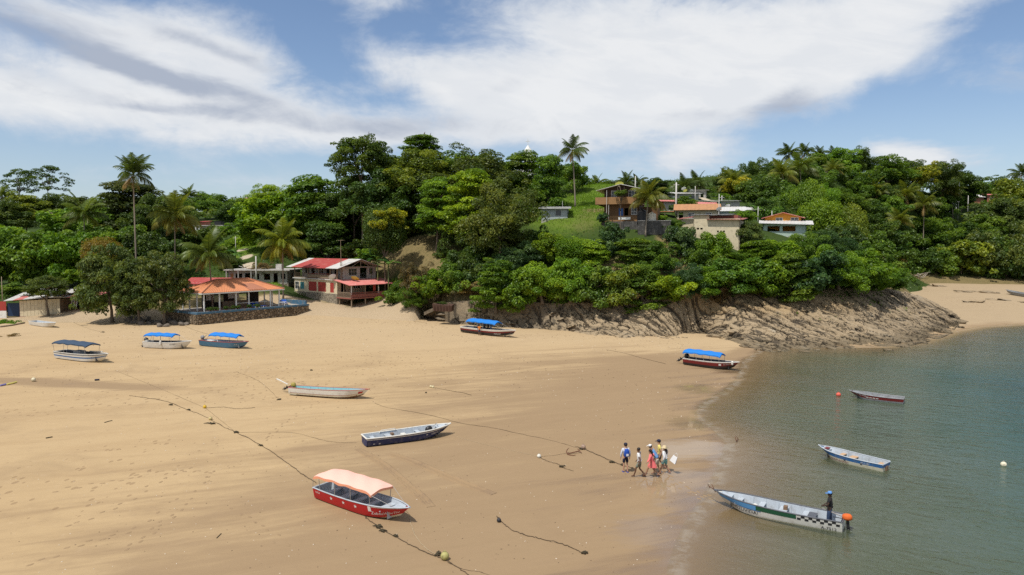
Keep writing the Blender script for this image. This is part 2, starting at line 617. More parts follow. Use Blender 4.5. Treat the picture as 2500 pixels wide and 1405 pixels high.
dry = t.mix(t.m('MULTIPLY', t.ss(streak, 0.42, 0.75), 0.42), dry, (0.305, 0.202, 0.105))
blot = t.noise(t.vm('ADD', p, (31.0, 7.0, 0.0)), 0.17, 6, 0.62, 0.6)
dry = t.mix(t.m('MULTIPLY', t.ss(blot, 0.48, 0.74), 0.5), dry, (0.275, 0.190, 0.108))
dry = t.mix(t.m('MULTIPLY', t.ss(streak2, 0.5, 0.75), 0.3), dry, (0.29, 0.195, 0.108))
dry = t.mix(t.m('MULTIPLY', t.ss(fine, 0.52, 0.8), 0.45), dry, (0.30, 0.21, 0.125))
dry = t.mix(t.m('MULTIPLY', t.ss(fine, 0.45, 0.2), 0.35), dry, (0.51, 0.385, 0.25))
far = t.ss(py_, 70, 108)
dry = t.mix(t.m('MULTIPLY', far, 0.55), dry, t.mix(fine, (0.40, 0.298, 0.175), (0.47, 0.355, 0.225)))
grey_ = t.m('MULTIPLY', t.ss(px_, 62, 84), t.ss(py_, 108, 128))
dry = t.mix(t.m('MULTIPLY', grey_, 0.6), dry, t.mix(streak2, (0.25, 0.19, 0.125), (0.37, 0.285, 0.18)))
wetn = t.m('ADD', wz, t.m('ADD', t.m('MULTIPLY', t.m('SUBTRACT', streak, 0.5), 0.9), t.m('MULTIPLY', t.m('SUBTRACT', streak2, 0.5), 0.5)))
damp = t.ss(wetn, 0.15, 0.62)
soak = t.ss(wetn, 0.78, 1.1)
col = t.mix(t.m('MULTIPLY', damp, 0.85), dry, t.mix(streak2, (0.222, 0.15, 0.085), (0.285, 0.195, 0.113)))
col = t.mix(soak, col, (0.20, 0.128, 0.068))
under = t.ss(s_, 0.0, -9.0)
col = t.mix(under, col, t.mix(streak, (0.185, 0.15, 0.088), (0.26, 0.205, 0.122)))
# shells, weed and coral crumbs
vo = t.n('ShaderNodeTexVoronoi', feature='F1')
t.put(vo.inputs['Vector'], t.vm('MULTIPLY', p, (1.0, 1.0, 0.0))); vo.inputs['Scale'].default_value = 1.15
spot = t.m('LESS_THAN', vo.outputs['Distance'], t.m('MULTIPLY', t.ss(t.noise(p, 0.09, 3), 0.42, 0.78), 0.075))
pick = t.sep(vo.outputs['Color'])[0]
col = t.mix(t.m('MULTIPLY', spot, 0.8), col, t.mix(t.m('GREATER_THAN', pick, 0.6), (0.10, 0.065, 0.04), (0.70, 0.62, 0.5)))
vo2 = t.n('ShaderNodeTexVoronoi', feature='F1')
t.put(vo2.inputs['Vector'], t.vm('MULTIPLY', p, (1.0, 0.55, 0.0))); vo2.inputs['Scale'].default_value = 1.7
band = t.m('MULTIPLY', t.ss(t.noise(t.comb(t.m('MULTIPLY', px_, 0.035), t.m('MULTIPLY', py_, 0.09), 5.0), 1, 4, 0.6), 0.42, 0.62), t.ss(wz, 0.6, 0.1))
spot2 = t.m('LESS_THAN', vo2.outputs['Distance'], t.m('MULTIPLY', band, 0.24))
col = t.mix(t.m('MULTIPLY', spot2, 0.5), col, (0.20, 0.125, 0.068))  # footprint dimples: darker in colour, lowered in the relief
rough = t.mix(soak, 0.9, t.mapr(streak2, 0.35, 0.65, 0.1, 0.34))
h = t.m('ADD', t.m('MULTIPLY', fine, 0.5), t.m('ADD', t.m('MULTIPLY', grain, 0.18), t.m('MULTIPLY', streak2, 0.5)))
h = t.m('ADD', h, t.m('MULTIPLY', spot2, -0.5))
rip = t.noise(t.comb(t.m('MULTIPLY', px_, 0.55), t.m('MULTIPLY', py_, 2.6), 0.0), 1.0, 3, 0.5, 0.4)
h = t.m('ADD', t.m('MULTIPLY', h, t.m('SUBTRACT', 1.0, t.m('MULTIPLY', soak, 0.8))), t.m('MULTIPLY', t.m('MULTIPLY', rip, soak), 0.16))
nor = t.bump(h, 0.55, 0.07)
flm = t.ss(t.m('ADD', t.attr('film'), t.m('MULTIPLY', t.m('SUBTRACT', rip, 0.5), 0.9)), 0.28, 0.85)
t.out(t.principled(col, rough, nor, t.mix(soak, 0.15, 0.5), Coat_Weight=flm, Coat_Roughness=0.04, Coat_IOR=1.34))
SAND = m

# a film of water stands on the sand here
FILM = [ground(x, y) for x, y in ((1690, 1035), (1725, 1095), (1665, 1100), (1700, 1175), (1640, 1180), (1690, 1230), (1600, 1300), (1780, 905), (1700, 950))]
PUDDLE = [at_ for at_ in (ground(120, 935), ground(30, 930), ground(210, 940), ground(300, 945))]


def wetzone(X, Y):
    s = shore(X, Y)
    w0 = np.clip(1.12 - np.maximum(s, 0) / (5.0 + 5.5 * np.clip((40 - Y) / 30 + 0.6, 0, 1.6)), 0, 1.2)
    w0 = np.where(s < 0, 1.2, w0)
    w0 = w0 * np.where(Y > 95, 0.55, 1)
    far_ = np.clip(1.0 - s / 36.0, 0, 1) ** 0.8 * 0.92 * np.clip((96 - Y) / 12, 0, 1)
    w0 = np.maximum(w0, far_)
    for q, r in [(ground(1480, 985), 7.5), (ground(1560, 1010), 6)]:
        w0 = np.maximum(w0, 0.62 * np.exp(-(((X - q.x) / (r * 1.5)) ** 2 + ((Y - q.y) / (r * 0.8)) ** 2)))
    for q in PUDDLE:
        w0 = np.maximum(w0, 0.85 * np.exp(-(((X - q.x) / 6) ** 2 + ((Y - q.y) / 1.6) ** 2)))
    return w0


def filmzone(X, Y):
    s = shore(X, Y)
    f = np.clip(1.05 - np.maximum(s, 0) / 1.6, 0, 1)
    for q in FILM:
        f = np.maximum(f, np.exp(-(((X - q.x) / 2.3) ** 2 + ((Y - q.y) / 2.6) ** 2)))
    return f * np.clip((s - 0.1) / 0.5, 0, 1)


xs = steps((-170, -70, 4.0), (-70, 45, 0.7), (45, 170, 1.6), (170, 420, 12))
ys = steps((-60, 14, 6.0), (14, 135, 0.7), (135, 235, 2.5), (235, 300, 12))


def beach_fn(X, Y):
    Z = sand_z(X, Y)
    s = shore(X, Y)
    Z = Z + np.where(s > 1, 0.05 * (fbm(X * 0.25, Y * 0.4, 4, 3) - 0.5) * np.clip(s / 6, 0, 1), 0)
    return Z


beach = link('beach', rect_grid('beach', xs, ys, beach_fn, [SAND], True, {'shore': shore, 'wetzone': wetzone, 'film': filmzone}), label='wide tan sand beach with wet streaks by the water', kind='structure')

# ------------------------------------------------------------------ sea
m = bpy.data.materials.new('sea_water'); m.use_nodes = True
t = NT(m.node_tree)
p = t.pos()
dep = t.attr('depth')
pr = t.vm('MULTIPLY', p, (1.0, 1.0, 0.0))
# ripples run obliquely to the shore
px_, py_, _ = t.sep(p)
cu, su = math.cos(R(-28)), math.sin(R(-28))
ru = t.m('ADD', t.m('MULTIPLY', px_, cu), t.m('MULTIPLY', py_, su))
rv = t.m('SUBTRACT', t.m('MULTIPLY', py_, cu), t.m('MULTIPLY', px_, su))
r1 = t.noise(t.comb(t.m('MULTIPLY', ru, 0.5), t.m('MULTIPLY', rv, 1.6), 0.0), 1.0, 3, 0.5, 0.5)
r2 = t.noise(t.comb(t.m('MULTIPLY', ru, 2.0), t.m('MULTIPLY', rv, 3.4), 1.0), 1.0, 4, 0.62, 0.5)
r3 = t.noise(t.comb(t.m('MULTIPLY', ru, 0.12), t.m('MULTIPLY', rv, 0.2), 1.0), 1.0, 2, 0.5)
h = t.m('ADD', t.m('MULTIPLY', r1, 1.0), t.m('MULTIPLY', r2, 0.34))
h = t.m('MULTIPLY', h, t.mapr(r3, 0.3, 0.7, 0.55, 1.15))
h = t.m('MULTIPLY', h, t.mapr(dep, 0.0, 0.5, 0.22, 1.0))
nor = t.bump(h, 1.0, 0.15)
fr = t.n('ShaderNodeFresnel'); fr.inputs['IOR'].default_value = 1.33; t.put(fr.inputs['Normal'], nor)
turb = t.noise(p, 0.06, 4, 0.6)
body = t.mix(t.ss(t.m('ADD', dep, t.m('MULTIPLY', t.m('SUBTRACT', turb, 0.5), 0.8)), 0.1, 2.2), (0.088, 0.106, 0.062), (0.030, 0.074, 0.054))
body = t.mix(t.ss(dep, 1.6, 4.0), body, (0.011, 0.044, 0.044))
diff = t.n('ShaderNodeBsdfDiffuse'); t.put(diff.inputs[0], body)
trn = t.n('ShaderNodeBsdfTransparent'); t.put(trn.inputs[0], t.mix(t.ss(dep, 0.0, 0.7), (0.97, 0.98, 0.96), (0.76, 0.90, 0.83)))
mx = t.n('ShaderNodeMixShader')
t.put(mx.inputs[0], t.m('SUBTRACT', 1.0, t.m('POWER', 2.718, t.m('MULTIPLY', dep, -1.9))))
t.t.links.new(trn.outputs[0], mx.inputs[1]); t.t.links.new(diff.outputs[0], mx.inputs[2])
gl = t.n('ShaderNodeBsdfGlossy'); gl.inputs['Roughness'].default_value = 0.14; t.put(gl.inputs['Normal'], nor); t.put(gl.inputs[0], (1, 1, 1))
mx2 = t.n('ShaderNodeMixShader')
t.put(mx2.inputs[0], t.m('MULTIPLY', fr.outputs[0], t.ss(dep, 0.0, 0.12)))
t.t.links.new(mx.outputs[0], mx2.inputs[1]); t.t.links.new(gl.outputs[0], mx2.inputs[2])
foam = t.m('MULTIPLY', t.m('MULTIPLY', t.ss(dep, 0.03, 0.008), t.ss(dep, 0.0, 0.006)), t.ss(t.noise(p, 0.9, 6, 0.7), 0.42, 0.62))
fd = t.n('ShaderNodeBsdfDiffuse'); t.put(fd.inputs[0], (0.66, 0.64, 0.58))
mx3 = t.n('ShaderNodeMixShader'); t.put(mx3.inputs[0], t.m('MULTIPLY', foam, 0.14))
t.t.links.new(mx2.outputs[0], mx3.inputs[1]); t.t.links.new(fd.outputs[0], mx3.inputs[2])
t.out(mx3.outputs[0])
SEA = m
xs = steps((-4, 130, 0.8), (130, 400, 15), (400, 3000, 200))
ys = steps((-300, 15, 15), (15, 135, 0.8), (135, 400, 15))
sea_z = 0.0
sea = link('sea', rect_grid('sea', xs, ys, lambda X, Y: np.full(X.shape, 0.012), [SEA], True, {'depth': lambda X, Y: np.maximum(0.012 - beach_fn(X, Y), 0)}), label='calm shallow bay water, green by the shore and bluer offshore', kind='structure')

# ------------------------------------------------------------------ rock shelf at the foot of the hill
m = bpy.data.materials.new('shore_rock'); m.use_nodes = True
t = NT(m.node_tree)
p = t.pos()
px_, py_, pz_ = t.sep(p)
n1 = t.noise(p, 0.16, 5, 0.6); n2 = t.noise(p, 1.3, 8, 0.7); n3 = t.noise(p, 7, 6, 0.72)
cu, su = math.cos(R(-52)), math.sin(R(-52))
ru = t.m('ADD', t.m('MULTIPLY', px_, cu), t.m('MULTIPLY', py_, su))
rv = t.m('SUBTRACT', t.m('MULTIPLY', py_, cu), t.m('MULTIPLY', px_, su))
st = t.noise(t.comb(t.m('MULTIPLY', ru, 0.10), t.m('MULTIPLY', rv, 0.9), t.m('MULTIPLY', pz_, 0.5)), 1.0, 8, 0.74, 0.5)
col = t.mix(n2, (0.25, 0.183, 0.11), (0.43, 0.335, 0.215))
col = t.mix(t.ss(st, 0.53, 0.60), col, (0.075, 0.06, 0.043))
col = t.mix(t.ss(st, 0.45, 0.3), col, (0.40, 0.34, 0.25))
warm = t.m('MULTIPLY', t.ss(t.m('ADD', pz_, t.m('MULTIPLY', t.m('SUBTRACT', n1, 0.5), 5.0)), 2.6, 5.0), t.m('MULTIPLY', t.ss(px_, 18, 30), t.ss(px_, 66, 54)))
col = t.mix(t.m('MULTIPLY', warm, 0.75), col, t.mix(n2, (0.28, 0.185, 0.085), (0.43, 0.31, 0.17)))
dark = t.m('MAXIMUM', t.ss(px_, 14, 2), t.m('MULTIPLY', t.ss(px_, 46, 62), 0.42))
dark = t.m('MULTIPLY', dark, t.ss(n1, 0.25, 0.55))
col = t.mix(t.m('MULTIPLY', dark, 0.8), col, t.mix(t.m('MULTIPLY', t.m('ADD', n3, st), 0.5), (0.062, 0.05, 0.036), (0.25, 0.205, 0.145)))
weed = t.m('MULTIPLY', t.ss(pz_, 1.1, 0.25), t.ss(px_, 24, 36))
col = t.mix(t.m('MULTIPLY', weed, 0.6), col, (0.095, 0.075, 0.045))
def strata(coord, freq, wob_, lo, hi, width):
    f = t.m('FRACT', t.m('ADD', t.m('MULTIPLY', coord, freq), t.m('ADD', t.m('MULTIPLY', n1, 4.0), t.m('MULTIPLY', n2, wob_))))
    ln = t.ss(t.m('ABSOLUTE', t.m('SUBTRACT', f, 0.5)), width, 0.0)
    return t.m('MULTIPLY', ln, t.ss(t.noise(t.vm('ADD', p, (freq * 9, 3.0, 1.0)), 0.33, 4, 0.6), lo, hi))


lines = t.m('MAXIMUM', t.m('MAXIMUM', strata(rv, 0.5, 1.6, 0.44, 0.56, 0.07), t.m('MULTIPLY', strata(rv, 1.5, 1.3, 0.5, 0.64, 0.11), 0.6)), strata(ru, 0.33, 1.1, 0.5, 0.6, 0.05))
lines = t.m('MAXIMUM', lines, t.ss(t.attr('crack'), 0.3, 0.9))
col = t.mix(t.m('MULTIPLY', lines, 0.74), col, (0.04, 0.032, 0.025))
t.out(t.principled(col, 0.88, t.bump(t.m('SUBTRACT', t.m('ADD', t.m('MULTIPLY', n3, 0.6), t.m('ADD', n2, st)), t.m('MULTIPLY', lines, 1.2)), 1.0, 0.2), 0.2))
ROCK = m

# toe and crest of the shelf
TOE = [(1035, 772), (1075, 783), (1130, 793), (1300, 803), (1400, 812), (1480, 822), (1560, 826), (1640, 822), (1700, 812), (1760, 826), (1830, 850), (1900, 860), (1990, 858), (2080, 856), (2160, 856), (2240, 842), (2310, 822), (2336, 800), (2350, 783)]
toe_w = [ground(*q) for q in TOE]
CREST = [(1035, 762, 118.5), (1075, 745, 118.5), (1130, 734, 116.8), (1300, 738, 114), (1400, 738, 113), (1480, 736, 113), (1560, 728, 112.5), (1640, 720, 112), (1700, 712, 112), (1760, 708, 112), (1830, 706, 113), (1900, 706, 114), (1990, 704, 116), (2080, 702, 120), (2150, 702, 127), (2185, 706, 131), (2240, 721, 133), (2296, 745, 131), (2336, 768, 129)]
crest_w = [at(*q) for q in CREST]


def cat(pts, u):
    n = len(pts) - 1
    k = min(int(u * n), n - 1); f = u * n - k
    p0, p1, p2, p3 = pts[max(k - 1, 0)], pts[k], pts[k + 1], pts[min(k + 2, n)]
    return 0.5 * (2 * p1 + (p2 - p0) * f + (2 * p0 - 5 * p1 + 4 * p2 - p3) * f * f + (3 * p1 - p0 - 3 * p2 + p3) * f ** 3)


NU, NV = 560, 130
ub = np.array([cat(toe_w, i / NU) for i in range(NU + 1)])
uc = np.array([cat(crest_w, i / NU) for i in range(NU + 1)])
vv = np.linspace(0, 1, NV + 1)
prof = vv ** 1.6
XY = ub[None, :, :2] * (1 - vv[:, None, None]) + uc[None, :, :2] * vv[:, None, None]
Z = ub[None, :, 2] * (1 - prof[:, None]) + uc[None, :, 2] * prof[:, None]
X, Y = XY[..., 0], XY[..., 1]
# strata run obliquely; the cells between the cracks stand proud by different amounts
ca, sa = math.cos(R(-52)), math.sin(R(-52))
wx_ = X + 2.2 * (fbm(X * 0.3, Y * 0.3, 3, 21) - 0.5); wy_ = Y + 2.2 * (fbm(X * 0.3, Y * 0.3, 3, 22) - 0.5)
U_, V_ = (wx_ * ca + wy_ * sa), (wy_ * ca - wx_ * sa)


def cells(U, V, su, sv, seed):
    gu, gv = U / su, V / sv
    iu, iv = np.floor(gu), np.floor(gv)
    f1 = np.full(U.shape, 9.0); f2 = np.full(U.shape, 9.0); idv = np.zeros(U.shape)
    for a in (-1, 0, 1):
        for b in (-1, 0, 1):
            cu_, cv_ = iu + a, iv + b
            dx = cu_ + _hash(cu_, cv_, seed) - gu; dy = cv_ + _hash(cu_, cv_, seed + 5) - gv
            d = np.hypot(dx, dy)
            hid = _hash(cu_, cv_, seed + 9)
            new = d < f1
            f2 = np.where(new, f1, np.minimum(f2, d)); idv = np.where(new, hid, idv); f1 = np.where(new, d, f1)
    return f2 - f1, idv


e1, id1 = cells(U_, V_, 7.5, 1.25, 31)
e2, id2 = cells(U_, V_, 2.0, 0.75, 47)
tilt = (V_ / 1.5 - np.floor(V_ / 1.5)) * 0.28
amp = np.clip(vv * 9, 0.15, 1)[:, None] * np.clip((1 - vv) * 12, 0.3, 1)[:, None]
crack = np.clip(1 - e1 / 0.20, 0, 1) * (vnoise(X * .4, Y * .4, 5) > .25) + 0.7 * np.clip(1 - e2 / 0.20, 0, 1) * (vnoise(X * .5, Y * .5, 8) > .5)
D = 0.50 * (id1 - 0.5) + 0.20 * (id2 - 0.5) + 0.8 * tilt - 0.1 + 0.55 * (fbm(X * 0.5, Y * 0.5, 5, 3) - 0.5) - 0.42 * np.clip(crack, 0, 1)
edge = np.clip(np.minimum(np.arange(NU + 1), NU - np.arange(NU + 1)) / 14.0, 0, 1)[None, :]
Z = Z + D * amp * edge + 0.9 * np.clip(1 - vv / 0.5, 0, 1)[:, None] * (fbm(X * 0.12, Y * 0.12, 3, 61) - 0.55) * edge
Z[0] -= 0.8; Z[-1] -= 0.6
V = np.stack([X, Y, Z], -1).reshape(-1, 3)
i = np.arange(NU)[None, :] + (NU + 1) * np.arange(NV)[:, None]
Fq = np.stack([i, i + 1, i + NU + 2, i + NU + 1], -1).reshape(-1, 4)
me = np_mesh('rock_shelf', V, Fq, [ROCK], False)
fattr(me, 'crack', np.clip(crack * amp, 0, 1).ravel())
shelf = link('rock_shelf', me, label='tilted cracked bedrock shelf between hill and beach', kind='structure')
SHX, SHY, SHZ = X, Y, Z


# ------------------------------------------------------------------ hill ground
m = bpy.data.materials.new('hill_earth'); m.use_nodes = True
t = NT(m.node_tree)
p = t.pos()
lawn, bare, track, sandy = t.attr('lawn'), t.attr('bare'), t.attr('track'), t.attr('sandy')
n1 = t.noise(p, 0.35, 6, 0.65); n2 = t.noise(p, 2.5, 6, 0.7); n3 = t.noise(p, 12, 4, 0.7)
green = t.mix(n1, (0.030, 0.055, 0.012), (0.055, 0.085, 0.02))
green = t.mix(t.ss(n2, 0.5, 0.75), green, (0.05, 0.045, 0.022))
gl_ = t.mix(n1, (0.075, 0.135, 0.012), (0.13, 0.20, 0.022))
gl_ = t.mix(t.ss(n2, 0.5, 0.7), gl_, (0.10, 0.115, 0.03))
gl_ = t.mix(t.m('MULTIPLY', t.ss(t.noise(p, 0.12, 4, 0.6), 0.5, 0.7), 0.6), gl_, (0.13, 0.12, 0.045))
br = t.mix(n1, (0.155, 0.115, 0.055), (0.24, 0.185, 0.085))
br = t.mix(t.ss(n2, 0.46, 0.68), br, (0.105, 0.10, 0.038))
col = t.mix(t.ss(t.m('ADD', lawn, t.m('MULTIPLY', t.m('SUBTRACT', n2, 0.5), 0.5)), 0.3, 0.6), green, gl_)
col = t.mix(t.ss(t.m('ADD', bare, t.m('MULTIPLY', t.m('SUBTRACT', n2, 0.5), 0.6)), 0.3, 0.6), col, br)
col = t.mix(t.ss(track, 0.4, 0.6), col, t.mix(n2, (0.42, 0.34, 0.24), (0.55, 0.47, 0.36)))
col = t.mix(t.ss(t.m('ADD', sandy, t.m('MULTIPLY', t.m('SUBTRACT', n2, 0.5), 0.3)), 0.3, 0.55), col, t.mix(n2, (0.36, 0.265, 0.16), (0.46, 0.36, 0.24)))
t.out(t.principled(col, 0.95, t.bump(t.m('ADD', n2, t.m('MULTIPLY', n3, 0.6)), 0.7, 0.25), 0.1))
HILLM = m


def spots(lst):
    def fn(X, Y):
        out = np.zeros(X.shape)
        for px, py, Yd, rx, ry in lst:
            q = at(px, py, Yd)
            out = np.maximum(out, np.exp(-(((X - q.x) / rx) ** 2 + ((Y - q.y) / ry) ** 2)))
        return out
    return fn


LAWN = [(1440, 475, 152, 11, 16), (1400, 520, 134, 9, 9), (1470, 500, 145, 9, 12), (610, 610, 170, 5, 14), (590, 600, 178, 7, 10), (1500, 455, 172, 12, 10), (640, 695, 139, 4, 4)]
BARE = [(1040, 600, 139, 6, 6), (1060, 650, 131, 6, 8), (1000, 590, 143, 5, 4), (910, 605, 150, 6, 6), (1090, 690, 127, 4, 4), (960, 625, 142, 4, 5), (1150, 730, 118, 9, 5), (1640, 590, 120, 3, 3), (1000, 740, 122, 6, 5), (1060, 735, 121, 6, 6), (1240, 730, 115, 40, 4),
        (200, 770, 122, 18, 6), (300, 770, 119, 14, 7), (700, 735, 129, 14, 6), (1470, 522, 135, 4, 2), (80, 765, 124, 14, 5), (550, 740, 126, 18, 7), (1900, 715, 112, 50, 3), (2200, 680, 200, 8, 5), (2192, 696, 131, 7, 8), (2215, 700, 142, 7, 14), (2230, 690, 165, 7, 12), (2300, 684, 203, 22, 9), (2420, 690, 203, 26, 9), (2520, 694, 203, 26, 9)]
TRACK = [atp for atp in [(600, 655, 150), (608, 640, 154), (602, 625, 162), (590, 615, 171), (596, 668, 147), (1745, 500, 168), (1720, 492, 172), (1770, 488, 176), (1800, 478, 182), (585, 680, 144)]]
SANDY = [(830, 760, 124, 8, 4), (930, 762, 122, 9, 4), (760, 750, 127, 7, 6), (720, 740, 131, 6, 5), (1000, 765, 119, 8, 3), (250, 785, 117, 22, 4), (60, 785, 117, 22, 4), (1060, 768, 116, 6, 3), (955, 752, 126, 6, 4), (930, 748, 129, 6, 5), (680, 745, 129, 6, 5), (200, 770, 121, 9, 4), (-100, 790, 116, 20, 5)]
hxs = steps((-420, -110, 8), (-110, 150, 1.15), (150, 260, 3), (260, 620, 12))
hys = steps((-80, 80, 16), (80, 235, 1.15), (235, 330, 3.5), (330, 620, 14))


def hill_fn(X, Y):
    Z = hill_z(X, Y)
    Z = Z + 0.7 * (fbm(X * 0.22, Y * 0.22, 4, 11) - 0.5) * np.clip((Z - 1.5) / 2, 0, 1)
    # the bedrock lies over the slope along its foot
    fx, fy, fz = SHX[::4, ::6].ravel(), SHY[::4, ::6].ravel(), SHZ[::4, ::6].ravel()
    near = np.argwhere((X > fx.min() - 2) & (X < fx.max() + 2) & (Y > fy.min() - 2) & (Y < fy.max() + 2))
    for k0 in range(0, len(near), 4000):
        ii = near[k0:k0 + 4000]
        xx, yy = X[ii[:, 0], ii[:, 1]], Y[ii[:, 0], ii[:, 1]]
        d = (xx[:, None] - fx[None]) ** 2 + (yy[:, None] - fy[None]) ** 2
        j = d.argmin(1)
        hit = d[np.arange(len(j)), j] < 1.3
        zz = Z[ii[:, 0], ii[:, 1]]
        Z[ii[:, 0], ii[:, 1]] = np.where(hit, np.minimum(zz, fz[j] - 0.9), zz)
    ty = np.interp(X, [q.x for q in toe_w[:-3]], [q.y for q in toe_w[:-3]])
    ahead = (X > toe_w[0].x) & (X < toe_w[-4].x) & (Y < ty + 2.0)
    return np.where(ahead, np.minimum(Z, sand_z(X, Y) - 0.8), Z)


hill = link('hill', rect_grid('hill', hxs, hys, hill_fn, [HILLM], True, {'lawn': spots(LAWN), 'bare': spots(BARE), 'track': spots([(a, b, c, 1.5, 3.2) for a, b, c in TRACK]), 'sandy': spots(SANDY)}), label='green hillside behind the beach with lawns and bare earth', kind='structure')

def shelf_z(x, y):
    d = (SHX - x) ** 2 + (SHY - y) ** 2
    k = int(np.argmin(d))
    return float(SHZ.ravel()[k]), float(d.ravel()[k])


def rock_mesh(name, seed, flat=0.45, mat=None, sub=2):
    bm = bmesh.new()
    bmesh.ops.create_icosphere(bm, subdivisions=sub, radius=1)
    rnd = random.Random(seed)
    planes = [(Vector((rnd.gauss(0, 1), rnd.gauss(0, 1), rnd.gauss(0, 1))).normalized(), rnd.uniform(0.55, 0.9)) for _ in range(12)]
    for v in bm.verts:
        c = v.co.copy()
        for n, d in planes:
            k = c.dot(n)
            if k > d: c -= n * (k - d) * 0.92
        v.co = Vector((c.x, c.y * 0.8, c.z * flat)) * rnd.uniform(0.97, 1.03)
    me = bpy.data.meshes.new(name); bm.to_mesh(me); bm.free()
    me.materials.append(mat or ROCK)
    return me


SLABS = [rock_mesh('rock_slab_shape', 100 + i, [0.22, 0.3, 0.38, 0.45, 0.28, 0.5][i % 6]) for i in range(10)]
rnd = random.Random(5)
# loose slabs and blocks lying on the shelf and along its toe
for k in range(230):
    u = rnd.random() ** 0.9
    v = rnd.choice([rnd.uniform(-0.06, 0.14), rnd.uniform(0.0, 0.35), rnd.uniform(0.1, 0.95)])
    iu = u * NU
    q = cat(toe_w, u) * (1 - v) + cat(crest_w, u) * v
    x, y = q.x + rnd.gauss(0, .4), q.y + rnd.gauss(0, .4)
    z = shelf_z(x, y)[0] if v > 0.02 else sz1(x, y)
    s = rnd.choice([rnd.uniform(.22, .45), rnd.uniform(.3, .7), rnd.uniform(.45, 1.15)])
    o = link('rock_slab', SLABS[k % 10], shelf, (x, y, z + s * 0.03), (rnd.gauss(0, .14) + (.36 if v > .05 else .08), rnd.gauss(0, .14), R(-30) + rnd.gauss(0, .5)), (s * rnd.uniform(.9, 1.7), s * .8, s * rnd.uniform(.6, 1.1)))
# flat outcrops standing in the far beach, and single stones on the near sand
for px_, py_, n_, sp_ in [(2400, 715, 7, 2.2), (2345, 712, 6, 2.0), (2465, 735, 8, 2.2), (2370, 738, 3, 1.2), (2300, 700, 4, 1.8), (1630, 826, 3, .8), (1665, 825, 2, .7), (1960, 848, 4, .8), (2030, 846, 4, 1.0)]:
    q = ground(px_, py_)
    for k in range(n_):
        x, y = q.x + rnd.gauss(0, sp_), q.y + rnd.gauss(0, sp_ * .8)
        s = rnd.uniform(.35, 1.0) * (1.4 if px_ > 2250 else .55)
        link('rock_slab', SLABS[(k + 3) % 10], beach, (x, y, sz1(x, y) + s * .08), (rnd.gauss(0, .12), rnd.gauss(0, .12), R(-30) + rnd.gauss(0, .3)), (s * 1.6, s * .8, s * .6))
# ------------------------------------------------------------------ foliage
m = bpy.data.materials.new('leaf'); m.use_nodes = True
t = NT(m.node_tree)
oi = t.n('ShaderNodeObjectInfo')
vr = t.attr('tone')
base = oi.outputs['Color']
c = t.mix(t.ss(vr, 0.0, 0.45), t.mix(1.0, base, (0.55, 0.66, 0.62), blend='MULTIPLY'), base)
c = t.mix(t.ss(vr, 0.55, 1.0), c, t.mix(1.0, base, (1.75, 1.5, 1.15), blend='MULTIPLY'))
d1 = t.n('ShaderNodeBsdfDiffuse'); t.put(d1.inputs[0], c)
d2 = t.n('ShaderNodeBsdfTranslucent'); t.put(d2.inputs[0], t.mix(1.0, c, (1.25, 1.2, 0.5), blend='MULTIPLY'))
mx = t.n('ShaderNodeMixShader'); mx.inputs[0].default_value = 0.42
t.t.links.new(d1.outputs[0], mx.inputs[1]); t.t.links.new(d2.outputs[0], mx.inputs[2])
g = t.n('ShaderNodeBsdfGlossy'); g.inputs['Roughness'].default_value = 0.42; t.put(g.inputs[0], (0.9, 0.95, 0.9))
mx2 = t.n('ShaderNodeMixShader'); mx2.inputs[0].default_value = 0.018
t.t.links.new(mx.outputs[0], mx2.inputs[1]); t.t.links.new(g.outputs[0], mx2.inputs[2])
t.out(mx2.outputs[0])
LEAF = m
BARK = simple('bark', (0.16, 0.125, 0.09), 0.9, 0.7, 2.0, bump=0.04, bscale=6)
PALMBARK = simple('palm_bark', (0.25, 0.205, 0.155), 0.9, 0.6, 3.0, bump=0.03, bscale=5)

TINT = dict(dark=(0.050, 0.084, 0.016), mid=(0.074, 0.126, 0.016), bright=(0.098, 0.168, 0.014), lime=(0.135, 0.205, 0.014), olive=(0.070, 0.094, 0.022),
            yellow=(0.19, 0.20, 0.016), brown=(0.115, 0.085, 0.045), rust=(0.17, 0.115, 0.02), bluish=(0.046, 0.088, 0.034), yolive=(0.105, 0.142, 0.018), straw=(0.24, 0.17, 0.085))

TINT = {k: tuple(x * f for x, f in zip(v, (1.32, 1.38, 1.15))) for k, v in TINT.items()}


def leaf_quads(P, N, size, rng, aspect=0.55, droop=0.25):
    """diamond leaves at P with plane normals N"""
    n = len(P)
    rv_ = rng.normal(size=(n, 3)); rv_[:, 2] -= droop
    A = rv_ - N * np.sum(rv_ * N, 1, keepdims=True)
    A /= np.linalg.norm(A, axis=1, keepdims=True) + 1e-9
    B = np.cross(N, A)
    L = (size * rng.uniform(0.65, 1.3, n))[:, None]
    W = L * aspect
    k = rng.uniform(0.35, 0.6, n)[:, None]
    V = np.stack([P - A * L * .5, P + B * W * .5 + A * L * (k - .5), P + A * L * .5 - N * L * .12, P - B * W * .5 + A * L * (k - .5)], 1)
    return V.reshape(-1, 3)


